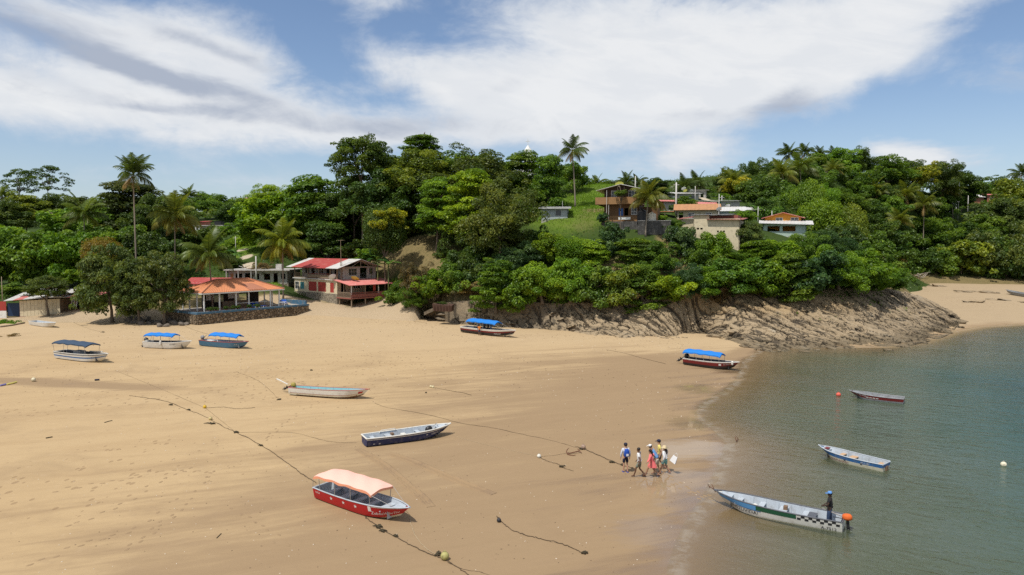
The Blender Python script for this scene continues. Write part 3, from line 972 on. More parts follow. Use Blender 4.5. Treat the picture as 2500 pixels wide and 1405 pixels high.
def crown_mesh(name, blobs, n_total, leaf, seed, aspect=0.55, up=0.45, jitter=0.55, low=-0.35, shell=0.35, tone_by_blob=0.5, droop=0.25):
    """blobs: (x, y, z, r, rz) in a unit crown"""
    rng = np.random.default_rng(seed)
    B = np.array(blobs)
    area = B[:, 3] ** 2
    cnt = np.maximum(3, (n_total * area / area.sum()).astype(int))
    Ps, Ns, Ts = [], [], []
    for (x, y, z, r, rz), n in zip(B, cnt):
        d = rng.normal(size=(n * 3, 3)); d /= np.linalg.norm(d, axis=1, keepdims=True)
        d = d[d[:, 2] > low + 0.25 * rng.normal(size=len(d))][:n]
        rad = 1 - shell * rng.random(len(d)) ** 2
        P = np.array([x, y, z]) + d * rad[:, None] * np.array([r, r, rz])
        nn = d / np.array([r, r, rz]) * r
        nn /= np.linalg.norm(nn, axis=1, keepdims=True)
        N = nn * 0.8 + np.array([0, 0, up]) + jitter * rng.normal(size=nn.shape)
        N /= np.linalg.norm(N, axis=1, keepdims=True)
        Ps.append(P); Ns.append(N)
        Ts.append(np.clip(0.5 + tone_by_blob * rng.normal() * 0.5 + 0.25 * rng.normal(size=len(d)), 0, 1))
    P = np.concatenate(Ps); N = np.concatenate(Ns); T = np.concatenate(Ts)
    V = leaf_quads(P, N, leaf, rng, aspect, droop)
    Fq = np.arange(len(V)).reshape(-1, 4)
    me = np_mesh(name, V, Fq, [LEAF], False)
    fattr(me, 'tone', np.repeat(T, 4))
    return me


def blobs_round(rng, n, r=(0.2, 0.36), flat=0.8, bottom=-0.55, inner=0.25):
    out = []
    for _ in range(n):
        while True:
            d = Vector((rng.gauss(0, 1), rng.gauss(0, 1), rng.gauss(0, 1) + 0.15)).normalized()
            if d.z > bottom: break
        k = 1 - inner * rng.random() ** 1.5
        rr = rng.uniform(*r)
        d = d * (1 - rr * .85) * k
        if _ % 7 == 3:                                          # stray boughs break the outline
            d = d * rng.uniform(1.08, 1.32); rr *= .6
        out.append((d.x, d.y, d.z, rr, rr * flat))
    return out


def blobs_layered(rng, n, tiers=5, flat=0.36):
    out = []
    for i in range(n):
        tz = (i % tiers) / (tiers - 1)
        z = -0.75 + 1.55 * tz
        R_ = (1.0 - 0.55 * tz ** 1.6) * rng.uniform(0.35, 1.0)
        a = rng.uniform(0, 6.283)
        rr = rng.uniform(0.2, 0.36)
        out.append((R_ * (1 - rr * .6) * math.cos(a), R_ * (1 - rr * .6) * math.sin(a), z + rng.gauss(0, .08) - 0.12 * R_, rr, rr * flat))
    return out


def blobs_umbrella(rng, n):
    out = []
    for i in range(n):
        R_ = math.sqrt(rng.random()); a = rng.uniform(0, 6.283); rr = rng.uniform(.12, .26)
        out.append((R_ * .85 * math.cos(a), R_ * .85 * math.sin(a), 0.75 - 0.75 * R_ ** 2 + rng.gauss(0, .1) - (.5 if rng.random() < .25 else 0), rr, rr * .45))
    return out


def blobs_mound(rng, n):
    out = blobs_round(rng, n, (0.26, 0.46), 0.85, -0.92, 0.4)
    return [(a, b, c_, r, rz) for a, b, c_, r, rz in out]


def blobs_loose(rng, limbs, per, r=(.10, .26), spread=.26, flat=.8, low=-.55):
    """boughs of uneven reach, each carrying a cluster of leaf clumps"""
    out = []
    for i in range(limbs):
        a = 2.399 * i + rng.uniform(-.5, .5)
        z = low + (1.45 - low * .2) * (i + .5) / limbs * .95 + rng.gauss(0, .12)
        z = min(max(z, low), .95)
        reach = math.sqrt(max(.08, 1 - min(abs(z), .96) ** 2)) * rng.uniform(.45, 1.05)
        c = Vector((math.cos(a) * reach * .82, math.sin(a) * reach * .82, z * .84))
        for k in range(per):
            s_ = spread * rng.uniform(.5, 1.2)
            q = c * rng.uniform(.62, 1.05) + Vector((rng.gauss(0, s_), rng.gauss(0, s_), rng.gauss(0, s_ * .55)))
            rr = rng.uniform(*r)
            out.append((q.x, q.y, q.z, rr, rr * flat))
    return out


CROWN, TRUNK = {}, {}
KINDS_ = {  # blobs, leaves, leaf size, options
    'round': (lambda g: blobs_loose(g, 13, 9, (.13, .27), .22), 18000, 0.077, dict(jitter=.5)),
    'bushy': (lambda g: blobs_loose(g, 10, 9, (.12, .30), .26, .8, -.75), 10075, 0.108, dict(jitter=.5, low=-.6)),
    'layered': (lambda g: blobs_layered(g, 90, 6), 17000, 0.077, dict(up=.9, jitter=.45, low=-.5)),
    'umbrella': (lambda g: blobs_umbrella(g, 48), 4200, 0.075, dict(up=.9)),
    'fine': (lambda g: blobs_loose(g, 16, 11, (.08, .22), .22, .9, -.65), 22475, 0.057, dict(jitter=.65, aspect=.5)),
    'almond': (lambda g: blobs_round(g, 130, (.13, .24), .7, -.75, .45), 16275, 0.084, dict(up=.7, jitter=.5, aspect=.42, droop=.8)),
    'mound': (lambda g: blobs_mound(g, 58), 17050, 0.067, dict(jitter=.4, low=-.8, tone_by_blob=.35)),
}
for kd, (bf, n_, lf, kw) in KINDS_.items():
    for v_ in range(4):
        CROWN[kd, v_] = crown_mesh('crown_' + kd, bf(random.Random(7 * v_ + len(kd))), n_, lf, 40 + v_ + len(kd), **kw)


def trunk_mesh(seed, r0=0.075, limbs=7, fork=0.45):
    g = random.Random(seed)
    mb = MB()
    bend = [Vector((g.gauss(0, .03), g.gauss(0, .03), 0)) for _ in range(5)]
    line = [Vector((0, 0, -0.06))]
    for i in range(1, 6):
        line.append(line[-1] * 1.0 + bend[i - 1] + Vector((0, 0, .2)))
    mb.tube(line, [r0 * (1.35 if i == 0 else 1 - .13 * i) for i in range(6)], 7)
    for k in range(limbs):
        z = g.uniform(fork, .95)
        a = 6.283 * k / limbs + g.uniform(-.4, .4)
        i = min(int(z * 5), 4)
        st_ = line[i + 1]
        L = g.uniform(.4, .75)
        p1 = st_ + Vector((math.cos(a) * L * .45, math.sin(a) * L * .45, g.uniform(.05, .18)))
        p2 = st_ + Vector((math.cos(a + .2) * L, math.sin(a + .2) * L, g.uniform(.12, .38)))
        mb.tube([st_, p1, p2], [r0 * .5, r0 * .33, r0 * .12], 5)
    return mb.mesh('trunk_shape', BARK, True)


TRUNKS = [trunk_mesh(i) for i in range(5)]
TRUNKS_HIGH = [trunk_mesh(20 + i, .06, 8, .62) for i in range(3)]
_tr = random.Random(77)
ORD = 'first second third fourth fifth sixth seventh eighth ninth tenth eleventh twelfth thirteenth fourteenth fifteenth sixteenth seventeenth eighteenth nineteenth twentieth'.split()
ORD += ['twenty-' + x for x in ORD[:9]] + ['thirtieth']


def tree(px, top, bot, hw, Y, kind, tint, label, cat_='tree', group=None, name='broadleaf_tree', trunk=True, depth=1.0):
    c = at(px, (top + bot) / 2, Y)
    rx, rz = hw * Y / F * 1.2, (bot - top) / 2 * Y / F * 1.12
    zb = land1(c.x, c.y)
    if c.z - rz * .9 < zb: zb = min(zb, c.z - rz * .6)
    root = empty(name, (c.x, c.y, zb), 0, label=label, cat=cat_, group=group)
    col = TINT[tint] if isinstance(tint, str) else tint
    k = _tr.uniform(.88, 1.14)
    o = link('crown', CROWN[kind, _tr.randrange(4)], root, (0, 0, c.z - zb), (_tr.gauss(0, .1), _tr.gauss(0, .1), _tr.uniform(0, 6.28)), (rx * _tr.uniform(.9, 1.12), rx * depth * _tr.uniform(.9, 1.12), rz))
    o.color = (col[0] * k * _tr.uniform(.92, 1.1), col[1] * k, col[2] * k, 1)
    if trunk:
        h = max(c.z - zb, rz * .6)
        s = min(rx, 4.5) * (.55 if kind == 'mound' else .85)
        tm = TRUNKS_HIGH if kind == 'umbrella' else TRUNKS
        tk = link('trunk', tm[_tr.randrange(len(tm))], root, (0, 0, 0), (0, 0, _tr.uniform(0, 6.28)), (s, s, h * 1.05))
    return root


# single trees that stand out
for e in [
    (883, 333, 455, 68, 150, 'almond', 'dark', 'tall dark round-headed tree, highest on the hilltop beside the yellow-green tree'),
    (1030, 335, 400, 58, 158, 'layered', 'mid', 'flat-topped green tree rising behind the yellow-green tree on the hilltop'),
    (1020, 375, 500, 82, 150, 'round', 'yolive', 'yellow-green tree on the hilltop next to the tallest dark tree'),
    (930, 425, 560, 70, 146, 'round', 'dark', 'dense dark tree directly under the tall hilltop tree'),
    (1180, 368, 520, 92, 143, 'fine', 'olive', 'huge olive fine-leaved tree filling the middle of the hilltop'),
    (1276, 378, 490, 62, 150, 'layered', 'mid', 'layered green tree under the white church cross'),
    (1065, 440, 560, 50, 137, 'layered', 'bright', 'bright layered tree above the bare brown slope'),
    (1145, 425, 570, 62, 132, 'layered', 'lime', 'light green layered tree in front of the huge olive tree'),
    (1222, 455, 640, 92, 125, 'fine', 'olive', 'broad dark olive tree standing lowest in front of the hilltop trees'),
    (1338, 385, 520, 52, 141, 'layered', 'mid', 'green tree spreading over the grey cottage roof'),
    (1395, 392, 470, 38, 160, 'bushy', 'mid', 'round large-leaved tree behind the lone palm on the lawn'),
    (938, 500, 625, 50, 135, 'mound', 'dark', 'dense mango tree with dark rounded crown behind the red-roofed house'),
    (770, 440, 600, 88, 160, 'layered', 'mid', 'wide layered tree behind the swaying palm and the red-roofed house'),
    (655, 470, 590, 72, 168, 'bushy', 'bright', 'bright green tree beside the grassy path'),
    (655, 450, 510, 42, 190, 'fine', 'lime', 'pale feathery treetop behind the bright tree by the path'),
    (800, 545, 650, 60, 152, 'layered', 'dark', 'dark low-branched tree behind the red-roofed house'),
    (45, 408, 500, 36, 285, 'umbrella', 'dark', 'narrow umbrella tree on the far ridge'),
    (115, 403, 490, 50, 280, 'umbrella', 'dark', 'wide umbrella tree on the far ridge'),
    (318, 450, 570, 92, 172, 'layered', (0.052, 0.074, 0.014), 'broad dark tree with tiered foliage behind the tallest palm'),
    (272, 602, 802, 66, 113.5, 'almond', (.088, .128, .030), 'beach tree nearest the cream shed with drooping olive leaves'),
    (335, 632, 790, 52, 112, 'almond', (.078, .112, .028), 'middle one of three olive beach trees above the boulders'),
    (398, 614, 780, 56, 111.5, 'almond', (.095, .132, .030), 'beach tree next to the orange-roofed pavilion'),
    (116, 674, 735, 44, 119.5, 'almond', 'olive', 'small thin-crowned tree leaning over the cream shed'),
    (248, 575, 660, 44, 131, 'mound', 'rust', 'mound of orange-brown vines behind the beach trees'),
    (2422, 425, 505, 46, 310, 'umbrella', 'dark', 'airy umbrella tree standing against the sky on the ridge'),
    (2092, 360, 450, 38, 222, 'fine', 'dark', 'dark tall tree at the peak of the ridge'),
    (2250, 395, 460, 34, 246, 'bushy', 'yellow', 'bright yellow-leaved tree on the ridge'),
    (1806, 428, 485, 30, 180, 'bushy', 'yellow', 'yellow-leaved tree above the village roofs'),
    (1664, 545, 655, 38, 118, 'bushy', 'bluish', 'dark papaya-leaved tree between the water tanks and cream house'),
    (1742, 562, 655, 38, 116.5, 'bushy', 'lime', 'light green young tree in front of the cream house'),
    (1828, 542, 605, 36, 119, 'almond', 'olive', 'thin olive tree before the end wall of the cream house'),
]:
    tree(*e)

ROWS = [
    ('trees packed on the central hill', 'tree', 'hill_tree', '{t} hill tree, {n} from the beach village in the central wood', [
        (700, 540, 625, 52, 163, 'round', 'dark'), (842, 470, 575, 56, 168, 'layered', 'dark'), (862, 440, 565, 62, 158, 'round', 'dark'), (880, 585, 655, 36, 148, 'bushy', 'dark'), (960, 385, 480, 56, 162, 'round', 'mid'), (985, 465, 580, 64, 150, 'layered', 'mid'), (1090, 490, 605, 56, 141, 'round', 'dark'),
        (1130, 376, 470, 62, 158, 'round', 'mid'), (1178, 510, 650, 62, 133, 'round', 'dark'), (1132, 600, 695, 40, 126.5, 'bushy', 'dark'), (1165, 615, 728, 50, 121.5, 'bushy', 'dark'), (1232, 630, 725, 54, 118, 'bushy', 'bluish'), (1240, 405, 520, 70, 153, 'round', 'mid'), (1292, 470, 600, 60, 139, 'round', 'mid'), (1310, 550, 645, 42, 128, 'bushy', 'dark'), (1055, 400, 470, 56, 158, 'layered', 'bright')]),
    ('trees between village and ridge', 'tree', 'wood_tree', '{t} wood tree, {n} from the white metal roofs on the ridge flank', [
        (1835, 495, 575, 44, 153, 'bushy', 'dark'), (1900, 400, 480, 46, 208, 'round', 'mid'), (1938, 440, 540, 50, 183, 'bushy', 'mid'), (2012, 400, 470, 50, 212, 'bushy', 'dark'), (2082, 425, 505, 50, 210, 'round', 'mid'), (2100, 478, 565, 50, 193, 'bushy', 'dark'), (2155, 478, 560, 50, 208, 'round', 'mid'), (2055, 545, 645, 48, 141, 'bushy', 'dark'), (2150, 600, 690, 44, 148, 'bushy', 'mid'),
        (2205, 395, 470, 50, 252, 'round', 'dark'), (2330, 450, 525, 48, 282, 'bushy', 'mid'), (2385, 445, 510, 46, 303, 'round', 'mid'), (2448, 440, 520, 46, 300, 'round', 'dark'), (2172, 555, 650, 48, 188, 'bushy', 'dark'), (2260, 555, 640, 46, 230, 'bushy', 'dark'), (1985, 410, 500, 46, 200, 'round', 'mid'), (1875, 500, 590, 40, 146, 'bushy', 'mid'), (2020, 520, 620, 44, 152, 'bushy', 'mid'), (1930, 490, 560, 44, 158, 'bushy', 'dark'), (2290, 460, 530, 46, 268, 'bushy', 'dark')]),
    ('shrubs along the rock shelf', 'shrub', 'bushy_shrub', '{t} shrub, {n} from the red-roofed house along the rock shelf edge', [
        (1015, 640, 735, 40, 123, 'fine', 'brown'), (1068, 655, 738, 42, 122, 'bushy', 'bright'), (1112, 632, 722, 40, 121, 'bushy', 'mid'),
        (1210, 640, 742, 50, 115.5, 'bushy', 'mid'), (1262, 645, 752, 50, 114.5, 'bushy', 'bright'), (1325, 632, 742, 56, 114.5, 'bushy', 'lime'), (1392, 632, 748, 56, 114, 'bushy', 'bright'),
        (1455, 645, 748, 52, 113.5, 'bushy', 'mid'), (1510, 640, 748, 50, 113, 'bushy', 'yolive'), (1568, 650, 738, 50, 113, 'bushy', 'mid'), (1625, 655, 732, 48, 112.5, 'bushy', 'lime'),
        (1682, 642, 726, 50, 112.5, 'bushy', 'bluish'), (1738, 650, 730, 46, 112.3, 'bushy', 'bright'), (1800, 625, 718, 60, 112.5, 'bushy', 'mid'), (1862, 630, 718, 56, 112.5, 'bushy', 'bright'), (1930, 622, 720, 60, 113.5, 'bushy', 'mid'),
        (1992, 612, 716, 60, 114.5, 'bushy', 'bluish'), (2050, 602, 714, 62, 116.5, 'bushy', 'bright'), (2105, 612, 710, 55, 119.5, 'bushy', 'bright'), (2146, 632, 704, 38, 123.5, 'bushy', 'bright'), (2180, 650, 700, 30, 128.5, 'bushy', 'mid')]),
    ('bushes on the slope below the houses', 'bush', 'slope_bush', '{t} bush, {n} from the bare slope halfway up the hillside', [
        (1275, 590, 670, 42, 121, 'bushy', 'bluish'), (1345, 565, 650, 40, 120.5, 'bushy', 'lime'), (1400, 575, 655, 50, 119, 'mound', 'bright'), (1445, 590, 668, 50, 118, 'bushy', 'lime'), (1492, 540, 640, 42, 121, 'bushy', 'bluish'),
        (1548, 585, 668, 58, 117, 'layered', 'mid'), (1600, 595, 680, 48, 116, 'bushy', 'mid'), (1702, 588, 680, 44, 116, 'bushy', 'mid'), (1790, 622, 690, 50, 115.5, 'layered', 'mid'),
        (1850, 590, 668, 48, 116.5, 'bushy', 'bright'), (1905, 582, 660, 46, 118, 'bushy', 'lime'), (1962, 568, 655, 52, 120, 'bushy', 'mid'), (2020, 562, 655, 56, 122, 'fine', 'bluish'), (2078, 585, 665, 48, 124, 'bushy', 'mid')]),
    ('trees along the far beach', 'tree', 'shore_tree', '{t} tree, {n} from the leaning palm along the far beach', [
        (2180, 590, 672, 46, 207, 'bushy', 'mid'), (2238, 600, 682, 46, 212, 'bushy', 'dark'), (2290, 592, 684, 46, 213, 'bushy', 'mid'), (2345, 580, 690, 52, 213, 'bushy', 'yolive'),
        (2402, 568, 692, 54, 213, 'round', 'olive'), (2458, 560, 698, 54, 212, 'bushy', 'dark'), (2512, 548, 700, 56, 210, 'round', 'olive')]),
    ('trees on the wooded ridge', 'tree', 'ridge_tree', '{t} tree, {n} from the village roofs on the wooded ridge', [
        (1782, 420, 505, 42, 188, 'round', 'olive'), (1846, 390, 480, 40, 205, 'fine', 'dark'), (1858, 432, 545, 58, 172, 'round', 'dark'), (1905, 455, 560, 46, 166, 'bushy', 'mid'),
        (1988, 376, 455, 46, 215, 'bushy', 'mid'), (2045, 368, 445, 46, 220, 'round', 'bright'), (2062, 465, 530, 42, 188, 'round', 'mid'), (2128, 440, 520, 44, 215, 'round', 'dark'), (2165, 388, 465, 52, 240, 'round', 'mid'),
        (2205, 440, 520, 44, 235, 'round', 'dark'), (2300, 388, 485, 48, 262, 'fine', 'olive'), (2348, 420, 500, 42, 275, 'round', 'dark')]),
    ('vine-covered mounds below the ridge', 'bush', 'vine_mound', '{t} vine-covered mound, {n} from the orange house below the ridge', [
        (1978, 440, 565, 40, 158, 'mound', 'bright'), (2010, 452, 520, 34, 178, 'mound', 'bright'), (2005, 478, 605, 50, 149, 'mound', 'lime'), (2072, 500, 625, 40, 150, 'mound', 'yolive'), (2120, 560, 665, 46, 152, 'bushy', 'mid'), (2130, 520, 600, 40, 185, 'bushy', 'dark'), (1950, 520, 600, 34, 150, 'bushy', 'dark')]),
    ('trees filling the hillside over the far beach', 'tree', 'hillside_tree', '{t} hillside tree, {n} from the vine mounds above the far beach', [
        (2175, 520, 600, 44, 215, 'bushy', 'dark'), (2232, 530, 615, 46, 228, 'bushy', 'mid'), (2285, 540, 622, 48, 236, 'round', 'mid'), (2340, 535, 618, 52, 242, 'bushy', 'dark'), (2395, 525, 610, 54, 246, 'round', 'mid'),
        (2446, 490, 590, 56, 252, 'round', 'olive'), (2490, 440, 570, 64, 258, 'round', 'yolive'), (2560, 470, 600, 60, 255, 'round', 'mid'), (2235, 470, 540, 42, 240, 'bushy', 'olive'), (2280, 480, 545, 38, 258, 'bushy', 'mid')]),
    ('trees massed behind the cream shed', 'tree', 'grove_tree', '{t} grove tree, {n} from the edge over the cream shed', [
        (22, 545, 705, 72, 143, 'bushy', 'bright'), (98, 545, 705, 70, 141, 'bushy', 'mid'), (165, 560, 705, 62, 138, 'bushy', 'bright'), (222, 548, 660, 56, 148, 'bushy', 'mid'), (290, 548, 640, 56, 150, 'bushy', 'mid'), (352, 560, 660, 50, 146, 'bushy', 'dark'),
        (410, 575, 665, 52, 146, 'bushy', 'dark'), (-45, 560, 720, 60, 142, 'bushy', 'mid')]),
    ('trees rising to the far ridge', 'tree', 'upland_tree', '{t} tree, {n} from the umbrella trees on the slope behind the grove', [
        (10, 500, 580, 52, 178, 'round', 'olive'), (62, 482, 565, 56, 188, 'round', 'yolive'), (128, 478, 560, 52, 192, 'round', 'olive'), (150, 505, 580, 48, 172, 'bushy', 'bright'), (200, 482, 555, 48, 198, 'round', 'olive'), (245, 505, 580, 46, 170, 'bushy', 'mid'), (375, 475, 590, 52, 166, 'round', 'dark'),
        (440, 490, 560, 46, 215, 'round', 'mid'), (462, 545, 620, 42, 170, 'bushy', 'dark'), (560, 545, 590, 30, 205, 'bushy', 'bright'), (575, 495, 560, 44, 225, 'round', 'dark'), (540, 478, 540, 44, 245, 'round', 'mid'), (618, 478, 540, 40, 240, 'bushy', 'mid'), (500, 476, 525, 40, 262, 'round', 'mid'), (405, 480, 560, 44, 205, 'round', 'dark')]),
    ('small trees round the village houses', 'tree', 'yard_tree', '{t} yard tree, {n} from the lone lawn palm among the hill houses', [
        (1470, 440, 470, 22, 178, 'bushy', 'mid'), (1500, 442, 468, 26, 185, 'fine', 'olive'), (1604, 438, 480, 30, 165, 'round', 'dark'), (1672, 478, 514, 20, 146, 'bushy', 'mid'), (1735, 460, 500, 24, 185, 'bushy', 'mid'), (1765, 470, 510, 24, 178, 'bushy', 'bright'), (1816, 508, 545, 24, 136, 'bushy', 'bright'), (1820, 470, 510, 34, 172, 'bushy', 'dark'), (1642, 535, 565, 22, 122, 'bushy', 'mid'), (1516, 462, 480, 14, 122.5, 'bushy', 'mid'), (1472, 520, 545, 14, 124, 'bushy', 'bluish'), (1870, 480, 540, 36, 155, 'bushy', 'dark'), (1612, 522, 545, 16, 128, 'bushy', 'bright')]),
    ('bushes at the back of the beach village', 'bush', 'yard_bush', '{t} bush, {n} from the cream shed among the beach houses', [
        (20, 690, 735, 40, 127, 'bushy', 'mid'), (190, 655, 700, 30, 128, 'bushy', 'bright'), (215, 690, 720, 24, 125, 'bushy', 'olive'), (560, 620, 665, 30, 150, 'bushy', 'dark'), (640, 640, 690, 24, 145, 'fine', 'brown'), (990, 665, 735, 30, 133, 'bushy', 'mid'), (985, 688, 748, 36, 127, 'bushy', 'mid'), (1004, 705, 760, 30, 121.5, 'fine', 'mid'), (8, 780, 802, 26, 112.5, 'bushy', 'bright'), (895, 605, 640, 24, 138, 'bushy', 'bright'), (545, 600, 640, 26, 158, 'bushy', 'mid'), (585, 575, 610, 34, 178, 'fine', 'lime'), (870, 640, 665, 26, 139, 'bushy', 'mid'), (1085, 600, 640, 18, 134, 'bushy', 'dark')]),
]
TWORD = dict(dark='dark green', mid='green', bright='bright green', lime='light green', olive='olive green', yellow='yellow', brown='brownish', rust='orange-brown', bluish='bluish green', yolive='yellowish green', straw='straw-coloured')
for grp, cat_, nm, lab, ents in ROWS:
    ents = sorted(ents)
    for i_, e in enumerate(ents):
        if nm in ('bushy_shrub', 'slope_bush') and e[5] == 'bushy': e = (*e[:5], ('bushy', 'bushy', 'round', 'fine', 'bushy', 'layered')[(i_ * 5 + 2) % 6], *e[6:])
        if nm == 'shore_tree': e = (e[0], e[1], e[2] + 8, *e[3:])
        if nm == 'bushy_shrub' and e[0] > 1180: e = (e[0], e[1], e[2] + 12, e[3] * 1.06, e[4] - 1.2, e[5], e[6])
        tree(*e, lab.format(t=TWORD[e[6]], n=ORD[i_]), cat_, grp, nm, trunk=cat_ == 'tree' or nm == 'bushy_shrub')

tree(948, 503, 572, 38, 133.2, 'bushy', 'yellow', 'flush of yellow leaves topping the dark mango tree', trunk=False)
# dead bush and dry scrub
tree(1762, 690, 745, 26, 110.8, 'fine', 'brown', 'dead brown bush hanging over the rock shelf', 'bush', None, 'dead_bush')
tree(2192, 608, 672, 16, 204, 'fine', 'straw', 'heap of dry straw-coloured fronds under the leaning palm', 'bush', None, 'dry_scrub', False)
tree(1150, 682, 728, 36, 118.5, 'fine', 'straw', 'dry reddish scrub on the bank above the rocks', 'bush', None, 'dry_scrub', False)
tree(1512, 700, 748, 40, 111.6, 'fine', 'brown', 'tangle of bare brown twigs low on the rock shelf', 'bush', None, 'dead_bush', False)

# ------------------------------------------------------------------ undergrowth and the far woods (nobody could count these)
rng = np.random.default_rng(9)
lawnf, baref, trackf = spots(LAWN), spots(BARE), spots([(a, b, c_, 2.6, 4.5) for a, b, c_ in TRACK])


def undergrowth(name, n, x0, x1, y0, y1, size, per, label, spread, hmin=1.8):
    X = rng.uniform(x0, x1, n); Y = rng.uniform(y0, y1, n)
    Z = hill_fn(X.reshape(1, -1), Y.reshape(1, -1)).ravel() if name in ('undergrowth', 'thicket', 'slope_scrub') else hill_z(X, Y)
    keep = (Z > hmin) & (Z > sand_z(X, Y) + 0.25)
    keep &= (lawnf(X, Y) < 0.42) & (baref(X, Y) < 0.36) & (trackf(X, Y) < 0.3)
    for hx, hy, hr in HOUSE_CLEAR:
        keep &= np.hypot(X - hx, Y - hy) > hr + (2.0 if name == 'thicket' else 0)
    if name == 'thicket':
        keep &= (lawnf(X, Y) < 0.12) & (baref(X, Y) < 0.12)
        vx_ = CX + F * X / Y                                     # open ground that the photograph shows stays open
        keep &= ~((vx_ > 480) & (vx_ < 900) & (Y < 150)) & ~((vx_ > 1340) & (vx_ < 1960) & (Y < 172)) & ~((vx_ > 1560) & (vx_ < 1790)) & ~((vx_ > 1350) & (vx_ < 1560)) & ~((vx_ < 480) & (Y < 133))
    X, Y, Z = X[keep], Y[keep], Z[keep]
    k = len(X)
    C = np.stack([X, Y, Z], 1)
    Pn = np.repeat(C, per, 0)
    d = rng.normal(size=Pn.shape); d[:, 2] = np.abs(d[:, 2]) * .9
    sp = np.repeat(rng.uniform(.6, 1.3, k) * spread, per)[:, None]
    Pn = Pn + d * sp * np.array([.55, .55, .42])
    N = d * .4 + np.array([0, 0, .8]) + .5 * rng.normal(size=Pn.shape)
    N /= np.linalg.norm(N, axis=1, keepdims=True)
    V = leaf_quads(Pn, N, size, rng, .5)
    me = np_mesh(name, V, np.arange(len(V)).reshape(-1, 4), [LEAF])
    T = np.clip(np.repeat(rng.uniform(.0, 1, k), per) * .7 + .3 * rng.random(len(Pn)), 0, 1)
    fattr(me, 'tone', np.repeat(T, 4))
    o = link(name, me, label=label, kind='stuff')
    return o


HOUSE_CLEAR = [(*at(x, y, Y)[:2], r) for x, y, Y, r in [(1530, 540, 126, 8.5), (1355, 525, 131, 5.5), (1765, 570, 119, 8.5), (1910, 560, 128, 7), (1680, 530, 134, 7), (1790, 530, 138, 6), (505, 560, 205, 8), (640, 680, 143, 10), (845, 700, 131, 12), (580, 740, 124, 14), (1690, 490, 168, 9), (1590, 540, 125, 4), (1745, 500, 155, 7), (490, 680, 136, 7), (900, 720, 124, 9)]]
o = undergrowth('undergrowth', 15000, -80, 115, 106, 232, 0.45, 7, 'low leafy undergrowth covering the hillside', .95)
o.color = (0.076, 0.135, 0.016, 1)
o = undergrowth('thicket', 4200, -85, 150, 122, 262, 0.58, 34, 'dense leafy thicket filling the woods between the trees', 2.1, 5.0)
o.color = (0.062, 0.108, 0.015, 1)
o = undergrowth('slope_scrub', 1500, 0, 78, 109.5, 124, 0.40, 24, 'tangled green scrub spilling down the slope between the bushes', 1.35, 3.6)
o.color = (0.085, 0.155, 0.017, 1)
V_, F_, T_ = [], [], []
for k in range(330):
    if k < 240:
        x = rng.uniform(-210, 25); y = rng.uniform(230, 340)
    else:
        x = rng.uniform(20, 330); y = rng.uniform(250, 380)
    if 1380 < CX + F * x / y < 1780: continue
    z = float(hill_z(np.array([x]), np.array([y]))[0])
    r = rng.uniform(3.5, 6.5)
    n = 150
    d = rng.normal(size=(n, 3)); d /= np.linalg.norm(d, axis=1, keepdims=True); d[:, 2] = np.abs(d[:, 2]) * .9 + .1
    sub = rng.normal(size=(7, 3)); sub /= np.linalg.norm(sub, axis=1, keepdims=True); sub[:, 2] = np.abs(sub[:, 2])
    d = d * .5 + sub[rng.integers(0, 7, n)] * .6
    P = np.array([x, y, z + r * .5]) + d * r * np.array([1, 1, .8])
    N = d + np.array([0, 0, .5]) + .4 * rng.normal(size=d.shape); N /= np.linalg.norm(N, axis=1, keepdims=True)
    V_.append(leaf_quads(P, N, 1.25, rng, .6)); T_.append(np.repeat(np.clip(rng.random() * .7 + .3 * rng.random(n), 0, 1), 4))
V_ = np.concatenate(V_)
me = np_mesh('far_woods', V_, np.arange(len(V_)).reshape(-1, 4), [LEAF]); fattr(me, 'tone', np.concatenate(T_))
o = link('far_woods', me, label='far-off green woods closing the ridge behind the village', kind='stuff')
o.color = (0.075, 0.118, 0.022, 1)

# grass blades on the lawns
gx, gy = [], []
for px_, py_, Yd, rx, ry in LAWN:
    q = at(px_, py_, Yd)
    n = int(rx * ry * 32)
    gx.append(q.x + rng.normal(size=n) * rx * .6); gy.append(q.y + rng.normal(size=n) * ry * .6)
gx, gy = np.concatenate(gx), np.concatenate(gy)
gz = hill_fn(gx.reshape(1, -1), gy.reshape(1, -1)).ravel()
k = (gz > 2) & (trackf(gx, gy) < .3)
P = np.stack([gx, gy, gz + .1], 1)[k]
N = rng.normal(size=P.shape) * np.array([1, 1, .25]); N /= np.linalg.norm(N, axis=1, keepdims=True)
V_ = leaf_quads(P, N, .42, rng, .22, -1.6)
me = np_mesh('lawn_grass', V_, np.arange(len(V_)).reshape(-1, 4), [LEAF]); fattr(me, 'tone', np.repeat(rng.uniform(.3, 1, len(P)), 4))
o = link('lawn_grass', me, label='bright rough grass on the open hillside lawns', kind='stuff')
o.color = (0.135, 0.235, 0.018, 1)

